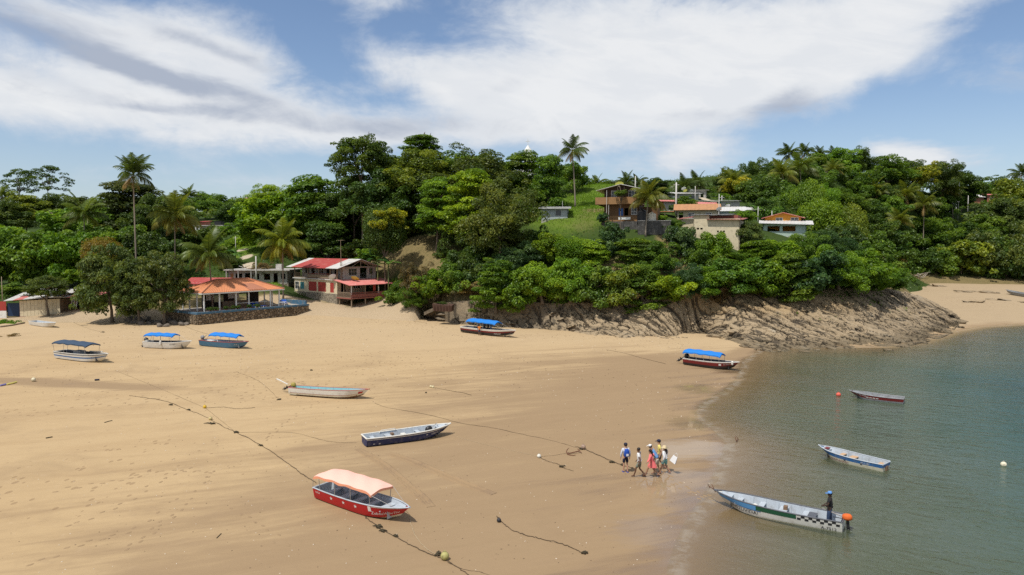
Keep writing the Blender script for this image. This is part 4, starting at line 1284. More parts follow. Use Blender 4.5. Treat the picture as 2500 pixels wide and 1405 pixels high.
# ------------------------------------------------------------------ palms
def frond_mesh(seed, elev, droop, drop_leaf):
    """a coconut frond of unit length: arched midrib and two rows of hanging leaflets"""
    g = random.Random(seed)
    V, Fq, T = [], [], []
    n = 30
    p = Vector((0, 0, 0)); a = elev
    line = []
    for i in range(n + 1):
        line.append(p.copy())
        p = p + Vector((math.cos(a), 0, math.sin(a))) / n
        a -= droop / n * (0.4 + 1.3 * i / n)
    def quad(a_, b_, c_, d_, tn):
        k = len(V); V.extend([a_, b_, c_, d_]); Fq.append((k, k + 1, k + 2, k + 3)); T.extend([tn] * 4)
    for i in range(n):
        wdt = .011 * (1 - .8 * i / n) + .002
        s_ = Vector((0, wdt, 0)); u_ = Vector((0, 0, wdt))
        quad(line[i] - s_, line[i] + s_, line[i + 1] + s_, line[i + 1] - s_, .95)
        quad(line[i] - u_, line[i] + u_, line[i + 1] + u_, line[i + 1] - u_, .95)
    for i in range(5, n + 1):
        f = i / n
        tan = (line[i] - line[max(i - 1, 0)]).normalized()
        L = .27 * (math.sin(min(f * 1.08, 1) * math.pi * .86 + .28)) ** .8 + .03
        for sd in (-1, 1):
            dirn = (Vector((0, sd, 0)) * .85 + tan * (.35 + .5 * f) + Vector((0, 0, -drop_leaf * g.uniform(.7, 1.3)))).normalized()
            mid = line[i] + dirn * L * .55
            end = line[i] + dirn * L + Vector((0, 0, -drop_leaf * L * .35))
            wd = tan * .016
            tn = min(max(g.gauss(.55, .2), 0), 1)
            quad(line[i] - wd, line[i] + wd, mid + wd * .9, mid - wd * .9, tn)
            quad(mid - wd * .9, mid + wd * .9, end + wd * .15, end - wd * .15, tn)
    me = np_mesh('frond_shape', [tuple(v) for v in V], Fq, [LEAF]); fattr(me, 'tone', T)
    return me


FRONDS = {}
for i_, (e_, d_, l_) in enumerate([(1.25, .75, .25), (.85, 1.35, .5), (.4, 1.5, .8), (-.1, 1.25, 1.0), (-.7, .7, 1.1)]):
    FRONDS[i_] = [frond_mesh(i_ * 7 + j, e_ + .1 * j, d_, l_) for j in range(2)]
_pg = random.Random(31)


def palm(px, py, Y, frond_m, base_px, label, tint=(0.105, 0.128, 0.022), n=22, wild=0.0, dead=2, group='coconut palms', base_Y=None, r=.16, cls=(0, 1, 1, 2, 2, 3)):
    top = at(px, py, Y)
    b = at(base_px, 600, base_Y or Y)
    zb = land1(b.x, b.y)
    root = empty('coconut_palm', (b.x, b.y, zb), 0, label=label, cat='palm', group=group)
    d = Vector((top.x - b.x, top.y - b.y, top.z - zb))
    pts, rad = [], []
    for i in range(11):
        f = i / 10
        pts.append(Vector((d.x * f ** 1.35, d.y * f ** 1.35, d.z * f)) - Vector((0, 0, .3 if i == 0 else 0)))
        rad.append(r * (1.6 if i == 0 else 1 - .4 * f))
    MB().tube(pts, rad, 8).build('trunk', PALMBARK, root, True)
    for k in range(n):
        c_ = cls[k % len(cls)]
        o = link('frond', FRONDS[c_][_pg.randrange(2)], root, d, (_pg.gauss(0, .08), _pg.gauss(0, .08), 2.399 * k + _pg.gauss(0, .22)), [frond_m * _pg.uniform(.85, 1.1)] * 3)
        q = _pg.uniform(.8, 1.2)
        o.color = (tint[0] * q * (1.25 if c_ >= 3 else 1), tint[1] * q, tint[2] * q, 1)
    for k in range(dead):
        o = link('dead_frond', FRONDS[4][k % 2], root, d - Vector((0, 0, .15)), (0, 0, _pg.uniform(0, 6.28)), [frond_m * _pg.uniform(.6, .85)] * 3)
        o.color = (.24, .165, .06, 1)
    mb = MB()
    for k in range(6):
        a = k * 1.05
        mb.lathe([(.02, -.13), (.1, -.07), (.12, .02), (.08, .1), (.02, .13)], 7, (math.cos(a) * .24, math.sin(a) * .24, -.35 - .1 * (k % 2)))
    mb.build('coconut_bunch', MATS.get('coconut') or simple('coconut', (.16, .14, .04), .6), root, True, loc=d)
    return root


GRN, YEL, DRK = (.092, .132, .022), (.125, .152, .022), (.06, .092, .02)
palm(325, 428, 118, 4.0, 331, 'tallest coconut palm, thin trunk rising above the beach trees', DRK, 20, dead=5, cls=(0, 0, 1, 2, 3, 1))
palm(427, 528, 124, 5.0, 424, 'coconut palm with hanging yellow fronds next to the tallest palm', YEL, 24, dead=3, cls=(0, 1, 2, 3, 3, 2))
palm(510, 622, 119, 5.0, 516, 'coconut palm arching over the orange pavilion roof', GRN, 26, dead=2, cls=(0, 1, 2, 3, 2, 3))
palm(690, 592, 132, 5.6, 689, 'coconut palm with bright yellow fronds behind the pavilion', (.15, .188, .02), 26, dead=2, cls=(0, 1, 2, 3, 2, 3))
palm(205, 525, 150, 5.4, 206, 'coconut palm half sunk in the grove behind the cream shed', GRN, 18, dead=0)
palm(1397, 368, 139, 3.7, 1404, 'lone tall wind-blown palm standing on the green lawn', DRK, 17, dead=3, cls=(1, 2, 3, 0, 3, 2))
palm(1583, 482, 121, 3.9, 1576, 'drooping palm in front of the brown house', (.13, .145, .022), 24, dead=1, cls=(0, 1, 2, 3, 3, 2))
for q in [
    (1672, 458, 178, 3.4, 1674, 'dark palm behind the rooftop satellite dishes, nearer the brown house', DRK), (1702, 452, 182, 3.6, 1700, 'dark palm behind the rooftop satellite dishes, nearer the yellow tree', DRK),
    (1530, 446, 175, 2.8, 1530, 'small palm showing over the brown house roof ridge', DRK), (1556, 446, 178, 2.4, 1556, 'smaller palm beside the pole over the brown house roof', DRK), (1458, 450, 185, 2.6, 1458, 'low palm on the skyline beyond the lawn', GRN),
    (1926, 378, 215, 3.6, 1928, 'ridge skyline palm farthest toward the village', DRK), (1964, 376, 218, 3.4, 1964, 'ridge skyline palm second from the village', DRK), (2001, 378, 225, 3.0, 2001, 'ridge skyline palm third from the village', DRK), (2034, 378, 228, 2.6, 2034, 'smallest palm of the ridge skyline', DRK),
    (1910, 425, 190, 4.2, 1912, 'yellowing palm under the ridge skyline palms', YEL), (1952, 412, 195, 5.0, 1952, 'largest palm under the ridge skyline palms', GRN), (2034, 415, 205, 3.2, 2035, 'golden young palm against the dark ridge tree', YEL),
    (1790, 445, 182, 4.0, 1790, 'palm with gold hanging fronds beside the yellow tree above the roofs', YEL), (2132, 468, 212, 4.6, 2134, 'palm nearest the vine mounds on the hillside', YEL), (2212, 478, 226, 4.6, 2212, 'palm in the middle of the far hillside', YEL),
    (2256, 500, 222, 4.4, 2254, 'palm just above the leaning palm', YEL), (2322, 468, 262, 4.4, 2324, 'palm in front of the white house with teal door', YEL), (2100, 500, 190, 3.2, 2100, 'pale thin palm among the vine mounds', GRN),
    (460, 480, 250, 3.8, 460, 'small far palm on the skyline behind the village valley', GRN), (2, 478, 250, 4.2, 2, 'far palm below the umbrella trees', GRN), (2494, 425, 262, 4.0, 2496, 'dark palm topping the last hillside tree', DRK)]:
    palm(*q[:3], q[3] * 1.22, *q[4:6], q[6], n=18, dead=1)
palm(2196, 540, 196, 4.6, 2150, 'leaning palm with a long slanting pale trunk over the far beach', YEL, 22, dead=1, base_Y=198, r=.2)


def banana_leaf(seed):
    g = random.Random(seed); n = 9
    p = Vector((0, 0, 0)); a = 1.25; L = []
    for i in range(n + 1):
        L.append(p.copy()); p = p + Vector((math.cos(a), 0, math.sin(a))) / n; a -= 2.0 / n
    V, Fq = [], []
    for i, q in enumerate(L):
        wd = .02 + .15 * math.sin(math.pi * max(i - 2, 0) / (n - 2)) ** .7 if i > 1 else .02
        V += [(q.x, -wd, q.z - wd * .35), (q.x, 0, q.z), (q.x, wd, q.z - wd * .35)]
    for i in range(n):
        k = 3 * i
        Fq += [(k, k + 1, k + 4, k + 3), (k + 1, k + 2, k + 5, k + 4)]
    me = np_mesh('banana_leaf_shape', V, Fq, [LEAF]); fattr(me, 'tone', [g.random()] * len(V))
    return me


BLEAF = [banana_leaf(i) for i in range(3)]


def banana(px, py, Y, h, label):
    q = at(px, py, Y)
    zb = land1(q.x, q.y)
    root = empty('banana_plant', (q.x, q.y, zb), 0, label=label, cat='banana plant', group='banana plants')
    hh = max(q.z - zb, h * .5)
    MB().tube([(0, 0, -.2), (0, 0, hh)], [.16, .09], 7).build('stem', simple('banana_stem', (.13, .15, .05), .6), root, True)
    for k in range(10):
        o = link('leaf', BLEAF[k % 3], root, (0, 0, hh * .95), (_pg.gauss(0, .1), _pg.gauss(-.1, .25), 2.4 * k + _pg.gauss(0, .2)), [h * _pg.uniform(.8, 1.1)] * 3)
        o.color = (.055, .125, .03, 1)


for q in [(948, 650, 132, 3.2, 'big banana plant beside the gable of the red-roofed house'), (905, 630, 137, 2.6, 'banana plant behind the red-roofed house ladder'), (922, 640, 135, 2.6, 'banana plant between the big one and the ladder'), (1843, 515, 150, 2.0, 'small banana plant behind the white metal roofs'),
          (575, 625, 155, 2.6, 'banana plant beside the grassy path'), (545, 640, 150, 2.4, 'banana plant over the red tiled cottage'), (845, 535, 165, 2.4, 'banana plant in the dark gap of the hillside trees'), (2215, 600, 205, 2.6, 'banana plant on the slope by the leaning palm')]:
    banana(*q)
# ------------------------------------------------------------------ buildings
def paint(name, col, **kw):
    return simple(name, col, kw.pop('rough', .75), kw.pop('var', .35), kw.pop('scale', .8), dirt=kw.pop('dirt', .35), bump=kw.pop('bump', .01), **kw)


CREAM = paint('cream_plaster', (.62, .53, .36)); BROWN = paint('brown_plaster', (.155, .078, .032)); BROWNL = paint('light_brown_plaster', (.30, .165, .07)); DKBROWN = paint('dark_brown_plaster', (.055, .032, .02))
WHITE = paint('white_paint', (.72, .71, .67), dirt=.3); GREYB = paint('grey_block', (.42, .40, .365), dirt=.6, scale=1.6); GREYW = paint('pale_grey_boards', (.40, .44, .45)); ORANGE = paint('orange_plaster', (.62, .27, .03))
MINT = paint('mint_plaster', (.42, .52, .44)); LBLUE = paint('pale_blue_plaster', (.52, .60, .66)); REDB = paint('red_brick_wash', (.33, .13, .085)); BEIGE = paint('beige_plaster', (.50, .42, .29)); REDP = paint('red_paint', (.36, .045, .035))
BLACKC = paint('mouldy_concrete', (.06, .056, .05), dirt=.45, dirtcol=(.26, .25, .23)); WOOD = paint('weathered_wood', (.27, .205, .14), scale=3, dirt=.5); REDWOOD = paint('faded_red_wood', (.27, .085, .065), scale=3, dirt=.45, dirtcol=(.33, .27, .22))
CONC = paint('pale_concrete', (.52, .50, .46), dirt=.3); TEAL = paint('teal_paint', (.05, .22, .24)); GREENM = paint('green_metal_sheet', (.06, .20, .15)); POOLB = paint('blue_painted_coping', (.05, .13, .21), dirt=.75, dirtcol=(.25, .2, .14)); SLABF = paint('terrace_floor', (.36, .32, .27))
GLASS = simple('window_glass', (.02, .025, .03), .08, .3, spec=.6); SHADEIN = simple('interior_shade', (.035, .03, .026), .9)  # last one near black: shade of open interiors put into the wall colour
REDROOF = paint('red_metal_roof', (.34, .05, .045), scale=.5, dirt=.45, dirtcol=(.42, .20, .15)); PINKROOF = paint('faded_pink_metal_roof', (.50, .16, .14), scale=.5, dirt=.4, dirtcol=(.55, .38, .33)); ZINC = paint('zinc_sheet', (.52, .51, .485), scale=.5, dirt=.45, dirtcol=(.30, .20, .13), rough=.5)
ORROOF = paint('orange_tile_sheet', (.56, .22, .10), scale=.45, dirt=.45, dirtcol=(.42, .17, .09)); ORROOF2 = paint('darker_tile_sheet', (.37, .15, .085), scale=.6, dirt=.55, dirtcol=(.24, .11, .07)); RUSTROOF = paint('rusty_tile_roof', (.40, .20, .09), scale=.8, dirt=.6, dirtcol=(.22, .12, .07)); GREYROOF = paint('dull_grey_roof', (.22, .22, .21), scale=.6, dirt=.5)

m = bpy.data.materials.new('rubble_masonry'); m.use_nodes = True
t = NT(m.node_tree); p = t.pos()
vd = t.voro(p, 2.1, 'DISTANCE_TO_EDGE'); vc = t.sep(t.voro(p, 2.1, 'F1', out='Color'))[0]
c = t.mix(vc, (.13, .095, .06), (.42, .33, .225)); c = t.mix(t.m('MULTIPLY', t.noise(p, 6, 6, .7), .7), c, (.15, .11, .075)); c = t.mix(t.ss(vd, .07, .02), c, (.05, .04, .03))
t.out(t.principled(c, .92, t.bump(t.ss(vd, 0, .14), .9, .12), .15)); RUBBLE = m
m = bpy.data.materials.new('pale_rubble_masonry'); m.use_nodes = True
t = NT(m.node_tree); p = t.pos()
vd = t.voro(p, 2.3, 'DISTANCE_TO_EDGE'); vc = t.sep(t.voro(p, 2.3, 'F1', out='Color'))[0]
c = t.mix(vc, (.22, .19, .14), (.46, .40, .30)); c = t.mix(t.noise(p, 5, 6, .7), c, (.2, .17, .13)); c = t.mix(t.ss(vd, .05, .015), c, (.14, .12, .095))
t.out(t.principled(c, .92, t.bump(t.ss(vd, 0, .12), .9, .08), .15)); STONEW = m


def sheet(root, a, b, c, d, mat, waves=12, name='roof_sheet', amp=.035, thick=.03):
    """corrugated sheet over the corners a-b (eave) and d-c (ridge)"""
    A, B, C, D = (Vector(q) for q in (a, b, c, d))
    n = (B - A).cross(D - A).normalized()
    if n.z < 0: n = -n
    nu = waves * 4
    mb = MB()
    f = lambda u, v: (A.lerp(B, u)).lerp(D.lerp(C, u), v)
    mb.grid(lambda u, v: f(u, v) + n * (amp * math.sin(u * waves * 6.2832)), nu, 1)
    mb.grid(lambda u, v: f(u, v) - n * (amp + thick), 1, 1, True)
    for q in ((A, B), (B, C), (C, D), (D, A)):
        mb.poly(q[0] - n * (amp + thick), q[1] - n * (amp + thick), q[1] + n * amp * .2, q[0] + n * amp * .2)
    return mb.build(name, mat, root)


def wall(root, p0, ang, w, h, mat, openings=(), t=.16, name='wall', frame=None):
    """a wall with real openings; each opening (x0, x1, z0, z1, kind) gets its window, door or shutter as a part of the house"""
    xs_ = sorted({0.0, w, *[o[0] for o in openings], *[o[1] for o in openings]})
    zs_ = sorted({0.0, h, *[o[2] for o in openings], *[o[3] for o in openings]})
    mb = MB()
    for i in range(len(xs_) - 1):
        for j in range(len(zs_) - 1):
            xm, zm = (xs_[i] + xs_[i + 1]) / 2, (zs_[j] + zs_[j + 1]) / 2
            if not any(o[0] < xm < o[1] and o[2] < zm < o[3] for o in openings):
                mb.box(xs_[i], xs_[i + 1], 0, t, zs_[j], zs_[j + 1])
    mb.build(name, mat, root, loc=p0, rot=(0, 0, ang))
    M = Matrix.Translation(p0) @ Matrix.Rotation(ang, 4, 'Z')
    for o in openings:
        x0, x1, z0, z1, kind = o[:5]
        col = o[5] if len(o) > 5 else None
        loc = M @ Vector((x0, 0, z0)); W_, H_ = x1 - x0, z1 - z0
        if kind == 'win':
            b = MB(); f_ = .07
            b.box(-f_, W_ + f_, -.03, .06, -f_, 0); b.box(-f_, W_ + f_, -.03, .06, H_, H_ + f_); b.box(-f_, 0, -.03, .06, 0, H_); b.box(W_, W_ + f_, -.03, .06, 0, H_)
            nb = max(1, round(W_ / .55))
            for k in range(1, nb): b.box(W_ * k / nb - .025, W_ * k / nb + .025, -.01, .05, 0, H_)
            b.box(0, W_, -.008, .048, H_ * .5 - .02, H_ * .5 + .02)
            wn = b.build('window', col or frame or WHITE, root, loc=loc, rot=(0, 0, ang))
            MB().box(.002, W_ - .002, .06, .08, .002, H_ - .002).build('pane', GLASS, wn)
        elif kind in ('door', 'shutter'):
            b = MB(); n_ = max(1, round(W_ / .45))
            for k in range(n_): b.box(W_ * k / n_ + .012, W_ * (k + 1) / n_ - .012, .03, .08, 0, H_)
            b.box(0, W_, .05, .07, .001, H_ - .001)
            b.build('door' if kind == 'door' else 'shutter', col or REDP, root, loc=loc, rot=(0, 0, ang))
    return mb


def slabs(root, name, mat, *boxes, **kw):
    mb = MB()
    for b in boxes: mb.box(*b)
    return mb.build(name, mat, root, **kw)


def post(root, x, y, z0, z1, r=.09, mat=None, name='post'):
    MB().tube([(x, y, z0), (x, y, z1)], r, 6).build(name, mat or WHITE, root)


def house(name, px, py, Y, rz, label, cat_='house', group=None, z=None):
    q = at(px, py, Y)
    return empty(name, (q.x, q.y, q.z if z is None else z), R(rz), label=label, cat=cat_, group=group)


def railing(root, a, b, h, n, mat, name='railing', th=.03):
    A, B = Vector(a), Vector(b)
    mb = MB()
    for k in range(n + 1):
        q = A.lerp(B, k / n); mb.tube([q, q + Vector((0, 0, h))], th, 4)
    for z in (.06, h):
        mb.tube([A + Vector((0, 0, z)), B + Vector((0, 0, z))], th * 1.5, 4)
    return mb.build(name, mat, root)


def gable(root, x0, x1, y0, y1, ze, zr, mat, along='x', over=.5, waves=14, n=1, mats=None):
    """two-pitch roof, ridge along x or y, as separate sheets"""
    if along == 'x':
        ym = (y0 + y1) / 2; k = (zr - ze) / (ym - y0); zo = ze - over * k
        for i in range(n):
            a, b = x0 - over + (x1 - x0 + 2 * over) * i / n, x0 - over + (x1 - x0 + 2 * over) * (i + 1) / n
            mt = mats[i % len(mats)] if mats else mat
            sheet(root, (a, y0 - over, zo), (b, y0 - over, zo), (b, ym, zr), (a, ym, zr), mt, max(3, waves // n))
            sheet(root, (b, y1 + over, zo), (a, y1 + over, zo), (a, ym, zr - .01), (b, ym, zr - .01), mt, max(3, waves // n))
    else:
        xm = (x0 + x1) / 2; k = (zr - ze) / (xm - x0); zo = ze - over * k
        sheet(root, (x0 - over, y1 + over, zo), (x0 - over, y0 - over, zo), (xm, y0 - over, zr), (xm, y1 + over, zr), mat, waves)
        sheet(root, (x1 + over, y0 - over, zo), (x1 + over, y1 + over, zo), (xm, y1 + over, zr - .01), (xm, y0 - over, zr - .01), mat, waves)


def gable_end(root, x0, x1, y, ze, zr, mat, t=.15):
    mb = MB(); xm = (x0 + x1) / 2
    b = mb.add([(x0, y, ze), (x1, y, ze), (xm, y, zr), (x0, y + t, ze), (x1, y + t, ze), (xm, y + t, zr)])
    for q in ((0, 1, 2), (5, 4, 3), (0, 3, 4, 1), (1, 4, 5, 2), (2, 5, 3, 0)): mb.face(*[b + i for i in q])
    mb.build('gable', mat, root)


# --- open pavilion with an orange hip roof on a stone terrace
O = atz(495, 716, 6.3)
pav = empty('beach_pavilion', (O.x, O.y, 3.2), math.atan2(11.9, 9.0), label='open beach pavilion with orange hip roof and white posts', cat='pavilion')
PW, PD, EZ, RZ = 14.8, 7.2, 3.1, 5.0
oh = .35
c00, c10, c11, c01 = (-oh, -oh, EZ), (PW + oh, -oh, EZ), (PW + oh, PD + oh, EZ), (-oh, PD + oh, EZ)
r0, r1 = Vector((4.4, PD / 2, RZ)), Vector((PW - 4.4, PD / 2, RZ))
L3 = lambda a, b, f: Vector(a).lerp(Vector(b), f)
nfr = 9
for i in range(nfr):                                       # front and back slopes, sheet by sheet
    f0, f1 = i / nfr, (i + 1) / nfr
    dk = i in (5, 6)
    for e0, e1, rr0, rr1, bk in ((c00, c10, r0, r1, False), (c11, c01, r1, r0, True)):
        A_, B_ = L3(e0, e1, f0), L3(e0, e1, f1)
        sheet(pav, A_, B_, L3(rr0, rr1, f1), L3(rr0, rr1, f0), ORROOF, 5, 'roof_sheet', .025)
        if dk and not bk:
            up_ = Vector((0, 0, .06))
            sheet(pav, L3(A_, L3(rr0, rr1, f0), .03) + up_, L3(B_, L3(rr0, rr1, f1), .03) + up_, L3(B_, L3(rr0, rr1, f1), .55) + up_, L3(A_, L3(rr0, rr1, f0), .55) + up_, ORROOF2, 6, 'roof_patch', .03)
for e0, e1, rr in ((c01, c00, r0), (c10, c11, r1)):
    for i in range(4):
        sheet(pav, L3(e0, e1, i / 4), L3(e0, e1, (i + 1) / 4), rr + Vector((0, 0, .0)), rr, ORROOF, 4, 'roof_sheet', .02)
mb = MB()
for e0, rr in ((c00, r0), (c01, r0), (c10, r1), (c11, r1)): mb.tube([Vector(e0) + Vector((0, 0, .05)), rr + Vector((0, 0, .06))], .09, 6)
mb.tube([r0 + Vector((0, 0, .06)), r1 + Vector((0, 0, .06))], .1, 6)
mb.build('ridge_cap', ORROOF2, pav)
slabs(pav, 'fascia', WHITE, (-oh, PW + oh, -oh - .02, -oh + .05, EZ - .24, EZ - .06), (-oh, PW + oh, PD + oh - .05, PD + oh + .02, EZ - .24, EZ - .06), (-oh - .02, -oh + .05, -oh + .06, PD + oh - .06, EZ - .24, EZ - .06), (PW + oh - .05, PW + oh + .02, -oh + .06, PD + oh - .06, EZ - .24, EZ - .06))
for x in (.3, 3.0, 6.0, 8.4, 12.6, 14.4): post(pav, x, .25, 0, EZ - .08, .13)
for x in (.3, 4.0, 8.0, 14.4): post(pav, x, PD - .25, 0, EZ - .08, .12)
for y in (2.4, 4.8): post(pav, .3, y, 0, EZ - .08, .12); post(pav, 14.4, y, 0, EZ - .08, .12)
wall(pav, (3.5, PD - .6, 0), 0, 10.9, 2.6, SHADEIN, [(2.2, 4.0, .9, 2.1, 'void'), (6.0, 8.5, .9, 2.1, 'void')])
slabs(pav, 'bar_counter', WOOD, (6.5, 11.5, PD - 2.0, PD - 1.6, 0, 1.05))
slabs(pav, 'white_board', WHITE, (4.2, 5.6, PD - .68, PD - .62, 1.3, 2.3)); slabs(pav, 'white_board', WHITE, (8.3, 10.4, PD - .68, PD - .62, 1.4, 2.5))
MB().tube([(6.1, .2, 1.0), (12.5, .2, 1.0)], .035, 5).build('handrail', WHITE, pav)

ter = empty('terrace', (O.x, O.y, 3.2), math.atan2(11.9, 9.0), label='stone terrace with blue coping under the pavilion', cat='terrace')
T0, T1, TY0, TY1 = -2.1, 19.0, -2.0, 8.6
slabs(ter, 'floor', SLABF, (T0 + .3, T1 - .3, TY0 + .3, TY1, -2.4, -.004))
for a in ((T0, T1, TY0, TY0 + .3, -2.6, -.15), (T0, T0 + .3, TY0 + .303, TY1, -2.6, -.15), (T1 - .3, T1, TY0 + .303, TY1, -2.6, -.15)):
    nx_ = 70 if a[1] - a[0] > 5 else 2
    ny_ = 2 if nx_ > 5 else 36
    bm = bmesh.new()                                              # rough stonework face
    g_ = random.Random(3)
    mb = MB()
    if nx_ > 5:
        mb.grid(lambda u, v: (a[0] + (a[1] - a[0]) * u, a[2] - .12 * abs(math.sin(u * 61 + v * 17)) * (.4 + .6 * g_.random()), a[4] + (a[5] - a[4]) * v), 90, 9)
    else:
        sx = a[0] if a[0] == T0 else a[1]; sg = -1 if a[0] == T0 else 1
        mb.grid(lambda u, v: (sx + sg * .12 * abs(math.sin(u * 47 + v * 17)) * (.4 + .6 * g_.random()), a[2] + (a[3] - a[2]) * u, a[4] + (a[5] - a[4]) * v), 48, 9, flip=sg < 0)
    bm.free()
    mb.box(a[0] + .02, a[1] - .02, a[2] + .02, a[3] - .02, a[4], a[5])
    mb.build('retaining_wall', RUBBLE, ter)
slabs(ter, 'coping', POOLB, (T0 - .08, T1 + .08, TY0 - .12, TY0 + .38, -.15, .16), (T0 - .08, T0 + .38, TY0 + .383, TY1, -.147, .157), (T1 - .38, T1 + .08, TY0 + .383, TY1, -.147, .157))
slabs(ter, 'parapet', POOLB, (T1 - .3, T1, TY0 + .5, TY1, .158, .75), (13.5, T1 - .32, TY1 - .3, TY1 - .02, 0, .7))
rs = random.Random(8)
for k in range(7):                                                 # potted plants along the coping
    x = (.4, 1.4, 3.2, 4.6, 5.3, 7.5, 8.9)[k]
    pl = empty('terrace_plant', ter.matrix_basis @ Vector((x, -1.35, 0)), 0, label=ORD[k] + ' low green plant along the pavilion terrace, counted from the beach trees', cat='plant', group='terrace plants')
    MB().lathe([(.13, 0), (.19, .28), (.17, .28)], 8).build('pot', REDB, pl)
    o = link('leaves', CROWN['bushy', k % 3], pl, (0, 0, .55), (0, 0, k), (.55, .5, .38)); o.color = (.07, .12, .02, 1)


def lounger(x, y, rz_, label):
    M = ter.matrix_basis @ Vector((x, y, 0))
    r_ = empty('sun_lounger', M, ter.rotation_euler.z + rz_, label=label, cat='sun lounger', group='loungers on the terrace')
    BL = simple('lounger_blue', (.015, .07, .35), .5)
    MB().box(-.32, .32, 0, 1.25, .3, .36).build('seat', BL, r_)
    MB().slab((-.32, 1.25, .36), (.32, 1.25, .36), (.32, 1.85, .85), (-.32, 1.85, .85), .05).build('backrest', BL, r_)
    for sx_ in (-.28, .28):
        for yy in (.12, 1.15): MB().box(sx_ - .04, sx_ + .04, yy - .04, yy + .04, 0, .3).build('leg', WHITE, r_)


for k, (x, y, a) in enumerate([(9.3, -.9, .3), (10.1, -.8, .3), (10.9, -.7, .3), (15.6, .8, -.4), (16.4, 1.0, -.4)]):
    lounger(x, y, a, ['blue lounger nearest the beach trees on the terrace', 'blue lounger in the middle of three on the terrace front', 'third blue lounger in the terrace front group', 'blue lounger beyond the pavilion end post', 'blue lounger at the terrace parapet corner'][k])
tb = empty('white_table', ter.matrix_basis @ Vector((14.6, -.4, 0)), 0, label='small white table at the open end of the terrace', cat='table')
slabs(tb, 'table_top', WHITE, (-.6, .6, -.6, .6, .68, .74))
for sx_ in (-.5, .5):
    for sy_ in (-.5, .5): slabs(tb, 'leg', WHITE, (sx_ - .04, sx_ + .04, sy_ - .04, sy_ + .04, 0, .68))

# --- two-storey house with red roof, balcony and porch on stilts
Lp = at(719, 718, 141)
rh = empty('red_roofed_house', (Lp.x, Lp.y, 2.85), math.atan2(-10.0, 11.3), label='two-storey house with faded red metal roof and pink-roofed porch on stilts', cat='house')
slabs(rh, 'stone_base', STONEW, (-.1, 15.1, -.15, 9, -1.6, 2.0))
wall(rh, (0, 0, 2.0), 0, 15, 2.55, CREAM, [(.4, 1.7, .5, 1.9, 'win'), (2.2, 3.6, .5, 1.9, 'shutter', TEAL), (5.2, 8.0, .25, 2.1, 'shutter'), (8.5, 11.2, .25, 2.1, 'shutter'), (12.6, 13.8, .2, 2.1, 'door', REDP)], name='wall')
wall(rh, (15, 0, 2.0), math.pi / 2, 9, 2.55, CREAM, [(.8, 1.9, .2, 2.2, 'void'), (3.6, 5.2, .9, 2.0, 'win'), (6.5, 7.6, .0, 2.1, 'void')])
wall(rh, (15, 9, 2.0), math.pi, 15, 2.55, CREAM); wall(rh, (0, 9, 2.0), -math.pi / 2, 9, 2.55, CREAM)
slabs(rh, 'upper_floor', CONC, (-.2, 15.2, -.25, 9.2, 4.55, 4.75))
wall(rh, (0, 1.8, 4.75), 0, 15, 2.35, GREYB, [(1.2, 2.6, .8, 1.9, 'void'), (3.4, 4.6, 0, 2.05, 'void'), (6.2, 7.6, .8, 1.9, 'win'), (8.6, 10.5, .6, 1.9, 'void'), (11.4, 12.6, 0, 2.05, 'void')])
wall(rh, (15, 0, 4.75), math.pi / 2, 9, 2.35, GREYB, [(.0, 1.3, 0, 2.34, 'void'), (2.6, 4.4, .75, 1.95, 'win', GREYB), (5.2, 6.8, 0, 2.1, 'void'), (7.4, 8.2, .8, 1.95, 'win', GREYB)])
wall(rh, (15, 9, 4.75), math.pi, 15, 2.35, GREYB); wall(rh, (0, 9, 4.75), -math.pi / 2, 7.2, 2.35, GREYB)
for x in (.15, 4.9, 8.8, 12.6, 14.85): slabs(rh, 'balcony_post', WOOD, (x - .08, x + .08, .0, .16, 4.755, 7.0))
railing(rh, (.2, .06, 4.76), (4.8, .06, 4.76), .95, 16, WOOD); railing(rh, (5.0, .06, 4.76), (14.8, .06, 4.76), .95, 44, REDWOOD)
slabs(rh, 'balcony_board', WOOD, (5.0, 14.8, -.02, .02, 4.9, 5.5))
EZ_, RZ_ = 7.1, 8.55
for i, mt in enumerate((ZINC, REDROOF, REDROOF, REDROOF, REDROOF, REDROOF, REDROOF, ZINC, ZINC)):
    a, b = -1.6 + 18.0 * i / 9, -1.6 + 18.0 * (i + 1) / 9
    sheet(rh, (a, -.9, EZ_ - .25), (b, -.9, EZ_ - .25), (b, 4.5, RZ_), (a, 4.5, RZ_), mt, 6)
    sheet(rh, (b, 9.9, EZ_ - .25), (a, 9.9, EZ_ - .25), (a, 4.5, RZ_ - .01), (b, 4.5, RZ_ - .01), mt, 6)
mb = MB()
for y in (.2, 2.4, 4.5, 6.6, 8.8): mb.tube([(16.2, 4.5, RZ_ - .2), (16.2, y, EZ_)] if y != 4.5 else [(16.2, 4.5, EZ_), (16.2, 4.5, RZ_ - .15)], .05, 4)
mb.tube([(16.2, -.4, EZ_ - .1), (16.2, 9.4, EZ_ - .1)], .06, 4)
mb.build('roof_truss', WOOD, rh)
